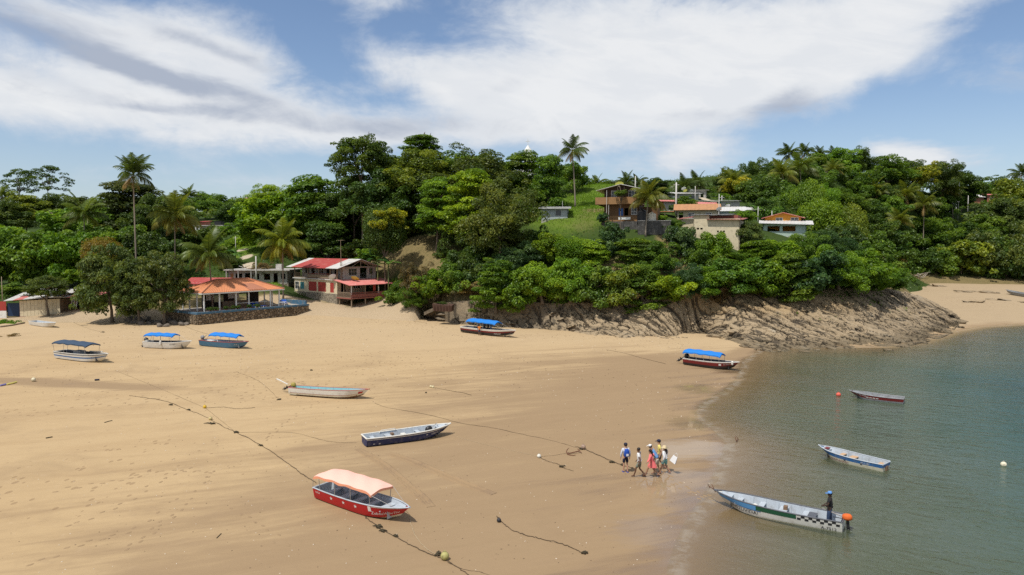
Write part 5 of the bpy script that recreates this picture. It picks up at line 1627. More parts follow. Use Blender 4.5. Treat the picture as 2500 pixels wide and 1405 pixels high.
# porch on stilts
slabs(rh, 'porch_deck', REDWOOD, (15.02, 19.6, -.3, 9.3, 1.25, 1.45))
for x in (15.6, 19.4):
    for y in (0, 3.1, 6.2, 9.1): post(rh, x, y, -1.6, 1.25, .13, WOOD, 'stilt')
for y in (0, 3.1, 6.2, 9.1): post(rh, 19.4, y, 1.45, 3.95, .09, WHITE if y in (0, 6.2) else WOOD, 'porch_post')
post(rh, 17.2, -.1, 1.45, 4.2, .08, WOOD, 'porch_post')
railing(rh, (15.2, -.2, 1.46), (19.4, -.2, 1.46), .95, 26, WOOD); railing(rh, (19.5, -.2, 1.46), (19.5, 9.2, 1.46), .95, 52, REDWOOD)
slabs(rh, 'porch_board', REDWOOD, (19.44, 19.48, -.1, 9.1, 1.6, 2.1), (19.44, 19.48, 6.4, 9.1, 2.1, 2.4))
for i in range(5):
    a, b = -.9 + 11.2 * i / 5, -.9 + 11.2 * (i + 1) / 5
    sheet(rh, (20.2, a, 3.85), (20.2, b, 3.85), (15.0, b, 4.75), (15.0, a, 4.75), PINKROOF, 6)
slabs(rh, 'hanging_towel', REDP, (19.3, 19.33, 5.0, 5.6, 2.6, 3.7))
mb = MB()
for s_ in (-.2, .2): mb.tube([(15.9, .4 + s_, 4.4), (15.7, .4 + s_, 8.6)], .035, 4)
for k in range(11): mb.tube([(15.9 - .02 * k, .2, 4.7 + .36 * k), (15.9 - .02 * k, .6, 4.7 + .36 * k)], .025, 4)
mb.build('ladder', WOOD, rh)
mb = MB().tube([(15.6, .5, 4.5), (15.5, .5, 12.2)], [.07, .04], 5)
mb.tube([(14.7, .5, 12.1), (16.3, .5, 12.15)], .025, 4)
for k in range(5): mb.tube([(14.8 + .35 * k, .1, 12.12), (14.8 + .35 * k, .9, 12.12)], .015, 4)
mb.build('antenna_mast', WOOD, rh)


def dish(loc, az_, el_, r, mat, label, stand=.5):
    root = empty('satellite_dish', loc, az_, label=label, cat='satellite dish', group='satellite dishes')
    mb = MB(); n = 16
    rings = []
    for k in range(5):
        q = r * k / 4
        rings.append((q, .28 * q * q / r))
    M = Matrix.Translation((0, 0, stand)) @ Matrix.Rotation(-(math.pi / 2 - el_), 4, 'X')
    mb.grid(lambda u, v: M @ Vector((r * v * math.cos(6.2832 * u), r * v * math.sin(6.2832 * u), -.28 * r * (1 - v * v))), n, 5)
    mb.build('reflector', mat, root, True)
    MB().tube([M @ Vector((0, 0, -.28 * r)), M @ Vector((0, r * .1, r * .7))], .02, 4).build('feed_arm', CONC, root)
    MB().tube([(0, 0, 0), (0, .05, stand - .05)], .04, 6).build('stand', CONC, root)
    return root


DW = simple('dish_white', (.72, .72, .70), .4, .15); DYE = simple('dish_yellow', (.55, .55, .10), .5, .2)
W2 = lambda o, q: o.matrix_basis @ Vector(q)
for q in (rh, pav, ter): q.matrix_basis = Matrix.Translation(q.location) @ Matrix.Rotation(q.rotation_euler.z, 4, 'Z')
dish(W2(rh, (14.2, -.5, 4.75)), .5, R(40), .75, DW, 'white satellite dish on the balcony edge of the red-roofed house')
dish(W2(rh, (17.0, 2.6, 4.45)), -.3, R(55), .8, DYE, 'yellow satellite dish on the pink porch roof')

bk = ground(852, 760); b_ = empty('bucket', (bk.x, bk.y, land1(bk.x, bk.y)), 0, label='red plastic bucket by the porch stilts', cat='bucket')
MB().lathe([(.2, 0), (.28, .55), (.25, .55), (.18, .06)], 12).build('pail', simple('red_plastic', (.5, .03, .02), .45), b_, True)
MB().tube([(.27 * math.cos(a), 0, .55 + .2 * math.sin(a)) for a in [math.pi * k / 8 for k in range(9)]], .015, 4).build('handle', WHITE, b_)

# --- unfinished flat-roofed grey house behind
gh = house('unfinished_house', 557, 692, 143, -4, 'unfinished grey block house with flat roof and empty windows')
wall(gh, (0, 0, 0), 0, 12.6, 2.6, GREYB, [(.5, 1.2, .9, 2.0, 'shutter', RUSTROOF), (1.6, 3.0, .2, 2.0, 'void'), (3.6, 5.2, .2, 2.1, 'void'), (5.7, 6.6, .8, 2.0, 'void'), (7.6, 8.9, .7, 2.0, 'void'), (9.6, 10.5, 0, 2.1, 'void'), (11.2, 12.1, .9, 2.0, 'void')])
wall(gh, (12.6, 0, 0), math.pi / 2, 7, 2.6, GREYB, [(2, 3.2, .9, 2.0, 'void')]); wall(gh, (12.6, 7, 0), math.pi, 12.6, 2.6, GREYB); wall(gh, (0, 7, 0), -math.pi / 2, 7, 2.6, GREYB)
slabs(gh, 'roof_slab', GREYB, (-.5, 13.4, -1.0, 7.4, 2.6, 2.85)); slabs(gh, 'footing', STONEW, (-.2, 12.8, -.2, 7.2, -2.5, 0))
for x in (.1, 2.6, 5.3): post(gh, x, -.85, 0, 2.6, .12, GREYB, 'pillar')
rs = random.Random(4)
for k in range(16):
    a = rs.uniform(0, 3.1); L_ = rs.uniform(.8, 2.6); x, y = rs.uniform(2, 8), rs.uniform(0, 5)
    MB().box(-L_ / 2, L_ / 2, -.09, .09, 0, .05).build('scrap_board', [WOOD, ZINC, RUSTROOF][k % 3], gh, loc=(x, y, 2.9 + .09 * (k % 8)), rot=(rs.gauss(0, .08), rs.gauss(0, .2), a))
slabs(gh, 'water_box', CONC, (9.7, 10.9, 1, 2.2, 2.852, 3.9))

# --- cream shed by the beach with patched roof
cs = house('beach_shed', 49, 777, 120.5, 6, 'cream-panelled beach shed with patched red and white metal roof', 'shed')
for k in range(11):
    MB().box(.02 + .6 * k, .6 * k + .585, 0, .06, .25, 3.0 + .03 * k).build('wall_panel', CREAM, cs, rot=(rs.gauss(0, .006), 0, 0))
wall(cs, (6.6, 0, 0), math.pi / 2, 5.5, 3.2, WOOD); wall(cs, (6.6, 5.5, 0), math.pi, 6.6, 3.2, WOOD); wall(cs, (0, 5.5, 0), -math.pi / 2, 5.5, 3.0, REDP)
slabs(cs, 'sill_beam', REDWOOD, (-.1, 6.7, -.05, .1, .05, .24)); slabs(cs, 'plinth', SHADEIN, (0, 6.6, .12, 5.4, -.5, .06))
for i, mt in enumerate((ZINC, PINKROOF, ZINC, ZINC, ZINC, ZINC)):
    a, b = -2.2 + 9.4 * i / 6, -2.2 + 9.4 * (i + 1) / 6
    sheet(cs, (a, -.7, 3.05 + .12 * i), (b, -.7, 3.05 + .12 * (i + 1)), (b, 6.2, 4.35 + .05 * i), (a, 6.2, 4.3 + .05 * i), mt, 5)
for i in range(4): sheet(cs, (-1.0 + 2.2 * i, 1.8, 3.8 + .1 * i), (1.2 + 2.2 * i, 1.8, 3.9 + .1 * i), (1.2 + 2.2 * i, 6.4, 4.75), (-1.0 + 2.2 * i, 6.4, 4.7), ZINC, 4, 'roof_patch')
slabs(cs, 'blue_panel', simple('blue_panel', (.012, .03, .075), .6), (-2.2, -.1, .3, .36, .3, 2.6)); slabs(cs, 'red_panel', REDP, (-3.4, -2.25, .1, .16, 1.3, 2.9)); slabs(cs, 'side_wall', WHITE, (-3.4, -2.25, .1, .16, 0, 1.28))
lt = house('open_lean_to', 146, 772, 122, 3, 'dark open lean-to beside the cream shed full of stored junk', 'shed')
for x in (.2, 2.7, 5.4):
    for y in (0, 4.5): post(lt, x, y, -.3, 3.3, .09, WOOD)
wall(lt, (0, 4.6, 0), 0, 5.6, 3.0, SHADEIN)
for i, mt in enumerate((ZINC, PINKROOF, PINKROOF)): sheet(lt, (-.6 + 2.3 * i, -.8, 3.35), (1.7 + 2.3 * i, -.8, 3.4), (1.7 + 2.3 * i, 5.2, 3.9), (-.6 + 2.3 * i, 5.2, 3.85), mt, 5)
slabs(lt, 'white_eave_board', WHITE, (3.0, 6.2, -.86, -.82, 3.15, 3.4))
slabs(lt, 'crate', WOOD, (.6, 1.8, 1.2, 2.2, 0, .9), (3.4, 4.6, 2.2, 3.2, 0, 1.2)); slabs(lt, 'drum', simple('blue_drum', (.02, .08, .2), .5), (2.0, 2.6, 1.0, 1.6, 0, .9))
fr_ = MB()
for a in ((0, 1.0, 0, .05, 0, .08), (0, 1.0, 0, .05, 1.1, 1.18), (0, .08, 0, .05, .08, 1.1), (.92, 1.0, 0, .05, .08, 1.1), (.46, .54, 0, .05, .08, 1.1), (.08, .92, 0, .04, .4, .46), (.08, .92, 0, .04, .75, .81)): fr_.box(*a)
fr_.build('window_frame', WHITE, lt, loc=(1.9, .1, 1.7), rot=(0, .12, 0))
ws = house('white_hut', 208, 725, 131, 5, 'small white hut with red tin roof behind the lean-to', 'hut')
wall(ws, (0, 0, 0), 0, 2.2, 2.3, WHITE, [(1.3, 1.9, .9, 1.5, 'void')]); wall(ws, (2.2, 0, 0), math.pi / 2, 2.2, 2.3, WHITE); wall(ws, (0, 2.2, 0), -math.pi / 2, 2.2, 2.3, WHITE)
sheet(ws, (-.2, -.3, 2.25), (2.5, -.3, 2.25), (2.5, 2.5, 2.9), (-.2, 2.5, 2.9), REDROOF, 6)

# --- cottage behind the pavilion palm
ct = house('red_tiled_cottage', 458, 722, 135, -8, 'white cottage with red roof half hidden behind the pavilion palm')
wall(ct, (0, 0, 0), 0, 7.2, 2.5, WHITE, [(.8, 1.8, 0, 2.0, 'void'), (2.6, 3.8, .8, 1.9, 'void'), (4.8, 5.8, .8, 1.9, 'win')]); wall(ct, (7.2, 0, 0), math.pi / 2, 5, 2.5, WHITE, [(1.6, 2.8, .8, 1.8, 'win')]); wall(ct, (0, 5, 0), -math.pi / 2, 5, 2.5, WHITE)
gable(ct, 0, 7.2, 0, 5, 2.5, 3.4, REDROOF, 'x', .7, 12, 3)
for x in (-.2, 2.2, 4.8): post(ct, x, -1.2, -.5, 2.3, .07, WOOD)

# --- far white house up the valley
fw = house('valley_house', 468, 574, 206, -6, 'far white house with pillared veranda up the valley')
wall(fw, (0, 1.6, 0), 0, 9.6, 2.6, WHITE, [(1, 2, 0, 2.0, 'void'), (3, 4.2, .8, 1.9, 'void'), (5.4, 6.6, .8, 1.9, 'void'), (7.6, 8.8, .8, 1.9, 'void')]); wall(fw, (9.6, 1.6, 0), math.pi / 2, 6, 2.6, WHITE)
for x in (.1, 2.4, 5.9, 9.4): post(fw, x, 0, -1.4, 2.6, .2)
slabs(fw, 'veranda_slab', CONC, (-.2, 9.8, -.2, 1.6, -.3, 0)); slabs(fw, 'roof_slab', GREYB, (-.4, 10, -.4, 7.8, 2.6, 2.85)); railing(fw, (0, 0, 0), (9.6, 0, 0), .8, 24, WHITE)
slabs(fw, 'base_wall', GREYB, (-.2, 9.8, 0, 7, -2.6, -.302)); slabs(fw, 'roof_room', REDB, (.6, 2.6, 3, 6, 2.852, 3.9)); sheet(fw, (.3, 2.6, 3.95), (3.0, 2.6, 3.95), (3.0, 6.5, 4.3), (.3, 6.5, 4.3), REDROOF, 6); slabs(fw, 'roof_tank', simple('black_tank', (.02, .02, .022), .5), (6, 8, 2, 4, 2.852, 4.0))
rr_ = house('ridge_hut', 592, 496, 300, 0, 'tiny red-roofed hut far off on the wooded skyline', 'hut'); wall(rr_, (0, 0, 0), 0, 4.5, 1.4, WHITE, [(1.5, 2.6, .3, 1.1, 'void')]); sheet(rr_, (-.4, -.5, 1.4), (5, -.5, 1.4), (5, 3, 2.4), (-.4, 3, 2.4), REDROOF, 6)

# --- grey cottage under the hilltop tree
gc = house('grey_cottage', 1322, 538, 131, -6, 'pale grey boarded cottage under the hilltop trees')
wall(gc, (0, 0, 0), 0, 4.9, 2.3, GREYW, [(2.7, 3.6, .9, 1.75, 'win', GREYROOF)]); wall(gc, (4.9, 0, 0), math.pi / 2, 4, 2.3, GREYW); wall(gc, (0, 4, 0), -math.pi / 2, 4, 2.3, GREYW)
sheet(gc, (-.5, -.6, 2.3), (5.5, -.6, 2.3), (5.5, 4.5, 2.75), (-.5, 4.5, 2.75), GREYROOF, 10); slabs(gc, 'fascia', WHITE, (-.5, 5.5, -.65, -.6, 2.12, 2.26)); slabs(gc, 'skirting', GREYB, (-.02, 4.92, -.03, .13, -1.2, 0)); MB().tube([(3.9, 1, 2.4), (3.9, 1, 3.6)], .03, 4).build('vent_pipe', WHITE, gc)

# --- brown two-storey house
bh = house('brown_house', 1475, 538, 126, -17, 'brown two-storey house with white windows and tan balcony band')
wall(bh, (0, 0, -.3), 0, 6.2, 3.2, BROWN, [(2.6, 3.4, .3, 2.4, 'door', simple('blue_door', (.03, .10, .3), .5)), (3.6, 4.3, .3, 2.4, 'void'), (4.9, 5.8, 1.25, 2.35, 'win')])
wall(bh, (6.2, 0, -.3), math.pi / 2, 8.5, 3.2, DKBROWN, [(1.6, 2.4, 1.2, 2.2, 'win'), (4.0, 4.5, 1.3, 2.0, 'win'), (5.2, 5.7, 1.3, 2.0, 'win')]); wall(bh, (6.2, 8.5, -.3), math.pi, 6.2, 3.2, BROWN); wall(bh, (0, 8.5, -.3), -math.pi / 2, 8.5, 3.2, BROWN)
slabs(bh, 'balcony_band', BROWNL, (-1.4, 6.6, -1.3, -1.1, 2.75, 4.0), (-1.4, -1.2, -1.098, 8.5, 2.75, 4.0), (6.4, 6.6, -1.098, 3.0, 2.75, 4.0)); slabs(bh, 'balcony_floor', BROWNL, (-1.2, 6.4, -1.1, 8.4, 2.9, 3.05))
wall(bh, (0, 0, 3.05), 0, 6.2, 2.5, DKBROWN, [(1.3, 2.2, .9, 2.1, 'win'), (4.4, 5.4, .9, 2.1, 'win')]); wall(bh, (6.2, 0, 3.05), math.pi / 2, 8.5, 2.5, DKBROWN, [(2, 3, .9, 2.0, 'win')]); wall(bh, (0, 8.5, 3.05), -math.pi / 2, 8.5, 2.5, DKBROWN); wall(bh, (6.2, 8.5, 3.05), math.pi, 6.2, 2.5, DKBROWN)
gable_end(bh, 0, 6.2, 0, 5.55, 6.3, DKBROWN); gable(bh, 0, 6.2, 0, 8.5, 5.55, 6.3, ZINC, 'y', 1.3, 16)
slabs(bh, 'plaster_dado', BROWNL, (.01, 6.19, -.03, -.003, -.3, .75)); post(bh, 1.0, -1.2, -.4, 2.75, .05, CONC); slabs(bh, 'side_wing', BROWN, (6.4, 9.2, 2.6, 7.5, -.3, 2.4))
slabs(bh, 'white_bench', WHITE, (2.8, 4.9, -1.6, -1.2, .0, .45)); slabs(bh, 'footing', BLACKC, (-.2, 6.6, -1.6, 8.5, -3.0, -.31))
MB().tube([(.7, -1.7, -.3), (.7, -1.7, 5.2)], .05, 5).build('flag_pole', CONC, bh)
rw = house('retaining_wall', 1557, 565, 121.5, -10, 'dark mould-stained concrete retaining wall below the water tanks', 'wall'); slabs(rw, 'wall_face', BLACKC, (0, 5.6, 0, .35, -.6, 1.75)); slabs(rw, 'cap', GREYB, (-.05, 5.65, -.05, .4, 1.75, 1.85))


def tank(px, py, Y, r, h, mat, label):
    q = at(px, py, Y); o = empty('water_tank', q, 0, label=label, cat='water tank')
    prof = [(r * .97, -.5), (r, 0)] + [(r * (1.0 if k % 2 else .955), h * .8 * k / 8) for k in range(9)] + [(r * .85, h * .88), (r * .4, h * .97), (r * .35, h), (.1, h + .05)]
    MB().lathe(prof, 20).build('barrel', mat, o, True)
    MB().lathe([(r * .3, 0), (r * .3, .12), (.05, .16)], 12).build('lid', mat, o, loc=(0, 0, h))


tank(1567, 541, 122.5, .85, 2.1, simple('black_plastic', (.018, .018, .02), .45), 'black ribbed plastic water tank beside the brown house')
tank(1591, 541, 122.5, .78, 1.5, simple('ivory_plastic', (.62, .58, .47), .5), 'ivory plastic water tank next to the black tank')

# --- cream house
ch = house('cream_house', 1692, 588, 121, -24, 'cream house with low brown roof above the leafy slope')
wall(ch, (0, 0, -2.5), 0, 7.7, 6.2, CREAM, [(.6, 1.0, 4.4, 4.7, 'void'), (1.2, 1.6, 4.4, 4.7, 'void'), (4.0, 4.3, 3.9, 4.2, 'void'), (4.5, 4.8, 3.9, 4.2, 'void'), (5.0, 5.3, 3.9, 4.2, 'void'), (4.0, 4.3, 3.3, 3.6, 'void'), (4.5, 4.8, 3.3, 3.6, 'void'), (5.0, 5.3, 3.3, 3.6, 'void')])
wall(ch, (7.7, 0, -2.5), math.pi / 2, 7, 6.0, BEIGE, [(1.2, 2.1, 3.4, 4.6, 'win')]); wall(ch, (0, 7, -2.5), -math.pi / 2, 7, 6.2, CREAM); wall(ch, (7.7, 7, -2.5), math.pi, 7.7, 6.0, CREAM)  # end wall in darker beige: its shade is put into the colour
slabs(ch, 'tower_wall', CREAM, (0, 2.6, .17, 6, 3.7, 4.4)); slabs(ch, 'brown_gable_band', REDWOOD, (2.62, 7.2, 1.6, 6.4, 3.72, 4.35))
sheet(ch, (2.3, -.6, 3.65), (8.3, -.6, 3.5), (8.3, 7.4, 4.05), (2.3, 7.4, 4.2), REDWOOD, 12); sheet(ch, (-.4, -.3, 4.45), (6.5, -.3, 4.42), (6.5, 6.6, 4.75), (-.4, 6.6, 4.75), GREYROOF, 10)
wall(ch, (-2.6, 1.6, -2.5), 0, 2.6, 6.3, CREAM, [(.9, 2.0, 3.3, 4.5, 'win')]); sheet(ch, (-3.0, 1.1, 3.75), (.2, 1.1, 4.15), (.2, 6, 4.55), (-3.0, 6, 4.2), REDWOOD, 6); wall(ch, (-2.6, 6, -2.5), -math.pi / 2, 4.4, 6.2, CREAM)
dish(W2(ch, (5.0, 3, 5.2)) if False else at(1755, 517, 124), .3, R(50), .5, DW, 'white satellite dish standing on the cream house roof')

# --- beige house with rusty tile roof, pale blue house, white roofs behind
eh = house('beige_house', 1652, 542, 134, -14, 'beige house with rusty orange tile roof behind the cream house')
wall(eh, (0, 0, -.8), 0, 7.6, 3.2, BEIGE, [(.4, 1.2, .8, 2.6, 'void'), (2.2, 3.2, 1.5, 2.4, 'win'), (5.4, 6.4, 1.5, 2.4, 'win')]); wall(eh, (7.6, 0, -.8), math.pi / 2, 6, 3.2, BEIGE, [(2, 3, 1.4, 2.4, 'win')]); wall(eh, (0, 6, -.8), -math.pi / 2, 6, 3.2, BEIGE)
gable(eh, 0, 7.6, 0, 6, 2.4, 3.5, RUSTROOF, 'x', .6, 14, 3); slabs(eh, 'orange_awning', ORROOF, (-4.2, -.5, -.6, 3, 1.9, 2.0))
for x in (-4.0, -2.2): post(eh, x, -.4, -1, 1.9, .07, WOOD)
lb = house('pale_blue_house', 1745, 545, 139, -16, 'pale blue house with white metal roof behind the cream house')
wall(lb, (0, 0, -.8), 0, 5.2, 3.3, LBLUE, [(3.4, 4.3, 1.3, 2.6, 'win')]); wall(lb, (5.2, 0, -.8), math.pi / 2, 6, 3.3, LBLUE, [(1.6, 2.6, 1.3, 2.4, 'win')]); wall(lb, (0, 6, -.8), -math.pi / 2, 6, 3.3, LBLUE)
gable(lb, 0, 5.2, 0, 6, 2.5, 3.3, ZINC, 'x', .7, 12, 3)
wr = house('white_roofed_house', 1778, 543, 147, -12, 'grey-walled house with long white metal roof next to the pale blue house')
wall(wr, (0, 0, -.8), 0, 6.2, 3.3, GREYB, [(3.6, 4.6, 1.2, 2.4, 'void')]); wall(wr, (6.2, 0, -.8), math.pi / 2, 6, 3.3, GREYB, [(1.5, 3, 0, 2.4, 'void')]); sheet(wr, (-1.0, -.8, 2.6), (7.2, -.8, 2.45), (7.2, 6.5, 3.4), (-1.0, 6.5, 3.5), ZINC, 16)
dish(at(1776, 509, 150), .2, R(50), .6, DW, 'white satellite dish over the long white metal roof')

# --- orange house with mint veranda
oh_ = house('orange_house', 1862, 578, 129, -20, 'orange house with pale mint veranda and pale metal roofs')
wall(oh_, (0, 0, 0), 0, 7.4, 2.4, MINT, [(.8, 2.9, .9, 1.9, 'void'), (3.4, 5.6, .9, 1.9, 'void')]); wall(oh_, (7.4, 0, 0), math.pi / 2, 3, 2.2, MINT, [(.8, 1.8, .6, 1.7, 'win')]); wall(oh_, (0, 3, 0), -math.pi / 2, 3, 2.4, MINT)
railing(oh_, (.8, .05, 0.02), (5.6, .05, .02), .85, 26, WHITE); sheet(oh_, (-.7, -.8, 2.45), (8.6, -.8, 2.1), (8.6, 3.1, 2.9), (-.7, 3.1, 3.1), ZINC, 16)
wall(oh_, (.3, 3, 0), 0, 6.4, 3.6, ORANGE, [(2.0, 3.1, 2.75, 3.45, 'win'), (4.6, 5.8, 2.75, 3.45, 'win')]); wall(oh_, (6.7, 3, 0), math.pi / 2, 5, 3.6, REDWOOD); wall(oh_, (.3, 8, 0), -math.pi / 2, 5, 3.6, ORANGE)
gable_end(oh_, .3, 6.7, 3, 3.6, 4.5, ORANGE); gable(oh_, .3, 6.7, 3, 8, 3.6, 4.5, PINKROOF, 'y', .6, 12); slabs(oh_, 'footing', GREYB, (-.02, 7.42, -.03, 8, -2.5, -.002))

# --- block houses on the rise behind
b1 = house('block_house', 1626, 492, 168, -8, 'unpainted grey block house under the tall white pole'); wall(b1, (0, 0, -1), 0, 7.6, 2.9, GREYB, [(4.6, 5.3, 0, 2.3, 'void'), (5.9, 6.7, 1.2, 2.2, 'win', GREYB)]); wall(b1, (7.6, 0, -1), math.pi / 2, 5, 2.9, GREYB); sheet(b1, (-.5, -.7, 1.8), (8.4, -.7, 1.75), (8.4, 5.4, 2.3), (-.5, 5.4, 2.6), ZINC, 14)
b2 = house('block_house', 1684, 487, 175, -14, 'taller grey block house with dishes on its roof beside the dark palms'); wall(b2, (0, 0, -1), 0, 4.0, 3.2, GREYB, [(2.6, 3.3, .6, 2.6, 'void', None)]); wall(b2, (4.0, 0, -1), math.pi / 2, 4, 3.2, GREYB); wall(b2, (0, 4, -1), -math.pi / 2, 4, 3.2, GREYB); sheet(b2, (-.3, -.5, 2.25), (4.6, -.5, 2.2), (4.6, 4.4, 2.45), (-.3, 4.4, 2.5), ZINC, 8)
b3 = house('green_shed', 1706, 509, 160, -8, 'long shed of dull green metal sheets behind the tiled roof', 'shed'); wall(b3, (0, 0, -.5), 0, 5.0, 2.0, GREENM); wall(b3, (5.0, .01, -.5), 0, 4.0, 2.0, GREYB, [(1, 2, .6, 1.6, 'void')]); sheet(b3, (-.3, -.5, 1.6), (9.3, -.5, 1.6), (9.3, 4, 1.95), (-.3, 4, 1.95), GREYROOF, 16)
b4 = house('pink_roofed_shed', 1692, 512, 153, -16, 'low shed with faded pink tin roof in front of the green shed', 'shed'); wall(b4, (0, 0, -.5), 0, 4.2, 1.7, BEIGE); sheet(b4, (-.5, -.6, 1.05), (5.0, -.6, .75), (5.0, 3, 1.6), (-.5, 3, 1.9), PINKROOF, 10)
b5 = house('brick_house', 1600, 518, 147, -6, 'red-washed house with pink eaves behind the white water tank'); wall(b5, (0, 0, -.8), 0, 1.7, 3.0, REDB, [(.4, 1.2, 1.2, 2.2, 'void')]); wall(b5, (1.7, .01, -.8), 0, 3.0, 3.0, GREYB, [(1, 2, 1.2, 2.2, 'void')]); sheet(b5, (-.5, -.7, 2.25), (5.3, -.7, 2.1), (5.3, 4, 2.7), (-.5, 4, 2.8), PINKROOF, 10); wall(b5, (4.7, 0, -.8), math.pi / 2, 4, 3.0, GREYB)
for q in [(1669, 461, 173, .6, DW, 'white dish on the block house roof nearest the dark palms'), (1673, 466, 172, .5, DYE, 'yellowish dish among the block house roofs'), (1688, 467, 174, .6, DW, 'white dish right under the dark palms'), (1645, 485, 165, .65, DW, 'white dish beside the tall white pole'), (1686, 494, 160, .5, DW, 'small white dish by the yard bush in the village')]:
    dish(at(q[0], q[1], q[2]) - Vector((0, 0, .8)), .2, R(45), q[3], q[4], q[5], .8)
dish(at(1512, 450, 131) - Vector((0, 0, 1)), 0, R(60), .8, DYE, 'green-yellow dish on the brown house ridge', 1.0)

# --- houses on the far ridge
h1 = house('ridge_house', 2274, 512, 272, -4, 'white ridge house with teal door among palms'); wall(h1, (0, 0, -1), 0, 9.4, 4.0, WHITE, [(.6, 1.8, 1, 3.4, 'door', TEAL), (4, 5.2, 2, 3.2, 'win')]); sheet(h1, (-.6, -.9, 3.0), (10.2, -.9, 3.0), (10.2, 5, 3.9), (-.6, 5, 3.9), ZINC, 14)
h2 = house('ridge_house', 2366, 492, 288, -4, 'ridge house with pale tin roof next to the umbrella tree'); wall(h2, (0, 0, -1), 0, 5.6, 2.9, REDB, [(1.5, 2.6, 1.4, 2.4, 'win')]); sheet(h2, (-.5, -.8, 1.9), (6.2, -.8, 1.6), (6.2, 4, 2.9), (-.5, 4, 3.0), ZINC, 10)
h3 = house('ridge_house', 2410, 492, 292, -10, 'dark red ridge house with one white window under the umbrella tree'); wall(h3, (0, 0, -1), 0, 4.2, 3.6, REDB, [(1.0, 2.4, 1.4, 2.6, 'win')]); wall(h3, (4.2, 0, -1), math.pi / 2, 4, 3.6, REDB); sheet(h3, (-.4, -.6, 2.6), (4.8, -.6, 2.6), (4.8, 4, 3.3), (-.4, 4, 3.3), PINKROOF, 8)
h4 = house('ridge_house', 2140, 474, 225, 0, 'sliver of a white-roofed ridge house above the vine mounds'); wall(h4, (0, 0, -1), 0, 4, 2.4, WHITE); sheet(h4, (-.4, -.6, 1.4), (4.4, -.6, 1.4), (4.4, 3, 1.9), (-.4, 3, 1.9), ZINC, 8)

# --- hilltop church
chq = at(1289, 366, 186); zc = land1(chq.x, chq.y)
chu = empty('church', (chq.x, chq.y, zc), 0, label='white church steeple with a cross above the hilltop trees', cat='church')
hh = chq.z - zc
slabs(chu, 'tower', WHITE, (-1.2, 1.2, -1.2, 1.2, 0, hh - .6)); slabs(chu, 'nave', WHITE, (-3.5, 3.5, 1.21, 12, 0, 5)); gable(chu, -3.5, 3.5, 1.21, 12, 5, 7, REDROOF, 'y', .4, 10)
MB().lathe([(1.15, hh - .6), (1.0, hh - .2), (.25, hh + 1.0), (.1, hh + 1.15)], 10).build('spire', WHITE, chu)
slabs(chu, 'cross', WHITE, (-.06, .06, -.06, .06, hh + 1.1, hh + 2.9), (-.6, -.062, -.05, .05, hh + 2.1, hh + 2.22), (.062, .6, -.05, .05, hh + 2.1, hh + 2.22))


# ------------------------------------------------------------------ poles and wires
def pole(px, top, bot, Y, r, label, arm=True, mat=None):
    a, b = at(px, top, Y), at(px, bot, Y)
    zb = min(land1(b.x, b.y), b.z)
    o = empty('utility_pole', (b.x, b.y, zb), 0, label=label, cat='pole', group='utility poles')
    MB().tube([(0, 0, -.4), (0, 0, a.z - zb)], [r * 1.25, r * .8], 8).build('shaft', mat or CONC, o, True)
    if arm:
        MB().box(-.55, .55, -.05, .05, a.z - zb - .5, a.z - zb - .4).build('crossarm', mat or CONC, o)
    return Vector((b.x, b.y, a.z - .35))


P1 = pole(1650, 446, 536, 138, .17, 'tall white concrete pole rising beside the beige house')
P2 = pole(1551, 430, 465, 158, .13, 'white pole beyond the brown house roof', False)
P3 = pole(1755, 474, 520, 124, .07, 'thin grey pole on the cream house roof', False)
P4 = pole(1762, 478, 510, 160, .12, 'short concrete pole before the green shed')
P5 = pole(1697, 455, 490, 158, .08, 'thin post in front of the rooftop dishes', False)
P6 = pole(626, 626, 690, 139, .15, 'pale concrete pole behind the pavilion roof', False)
P7 = pole(479, 548, 600, 196, .14, 'white pole in front of the far valley house')
P8 = pole(562, 502, 560, 230, .13, 'lamp pole on the far valley slope')
P9 = pole(576, 577, 630, 172, .08, 'street lamp beside the grassy path')
P10 = pole(1850, 505, 555, 140, .07, 'thin pole at the end of the white metal roof', False)
P11 = pole(2340, 445, 500, 262, .12, 'lamp post over the far hillside palm')
P12 = pole(2363, 478, 508, 268, .12, 'post below the dark red ridge house', False)
P13 = pole(8, 676, 778, 121, .06, 'thin crooked post at the cream shed corner', False, WOOD)
P14 = pole(1884, 515, 550, 138, .08, 'short pole behind the orange house', False)


def wire(a, b, sag, label):
    pts = [a.lerp(b, k / 12) - Vector((0, 0, sag * 4 * (k / 12) * (1 - k / 12))) for k in range(13)]
    q = pts[0]
    o = MB().tube([p_ - q for p_ in pts], .022, 4).build('power_line', simple('black_cable', (.02, .02, .02), .6), None, loc=q, label=label, cat='power line', group='power lines')


wire(P1, P2, .5, 'power line from the tall white pole toward the brown house'); wire(P1, P4, .6, 'power line from the tall white pole to the green shed'); wire(P4, at(1905, 440, 190), .6, 'power line rising to the wooded ridge'); wire(P7, P8, .6, 'power line over the valley trees'); wire(P4, P10, .5, 'power line to the end of the white metal roof')
dry_log = [((2165, 660), (2240, 668)), ]
# ------------------------------------------------------------------ boats
def bpaint(name, col, dirt=.35, dirtcol=(.30, .25, .19), rough=.5):
    return simple(name, col, rough, .3, 1.2, dirt=dirt, dirtcol=dirtcol, spec=.4)


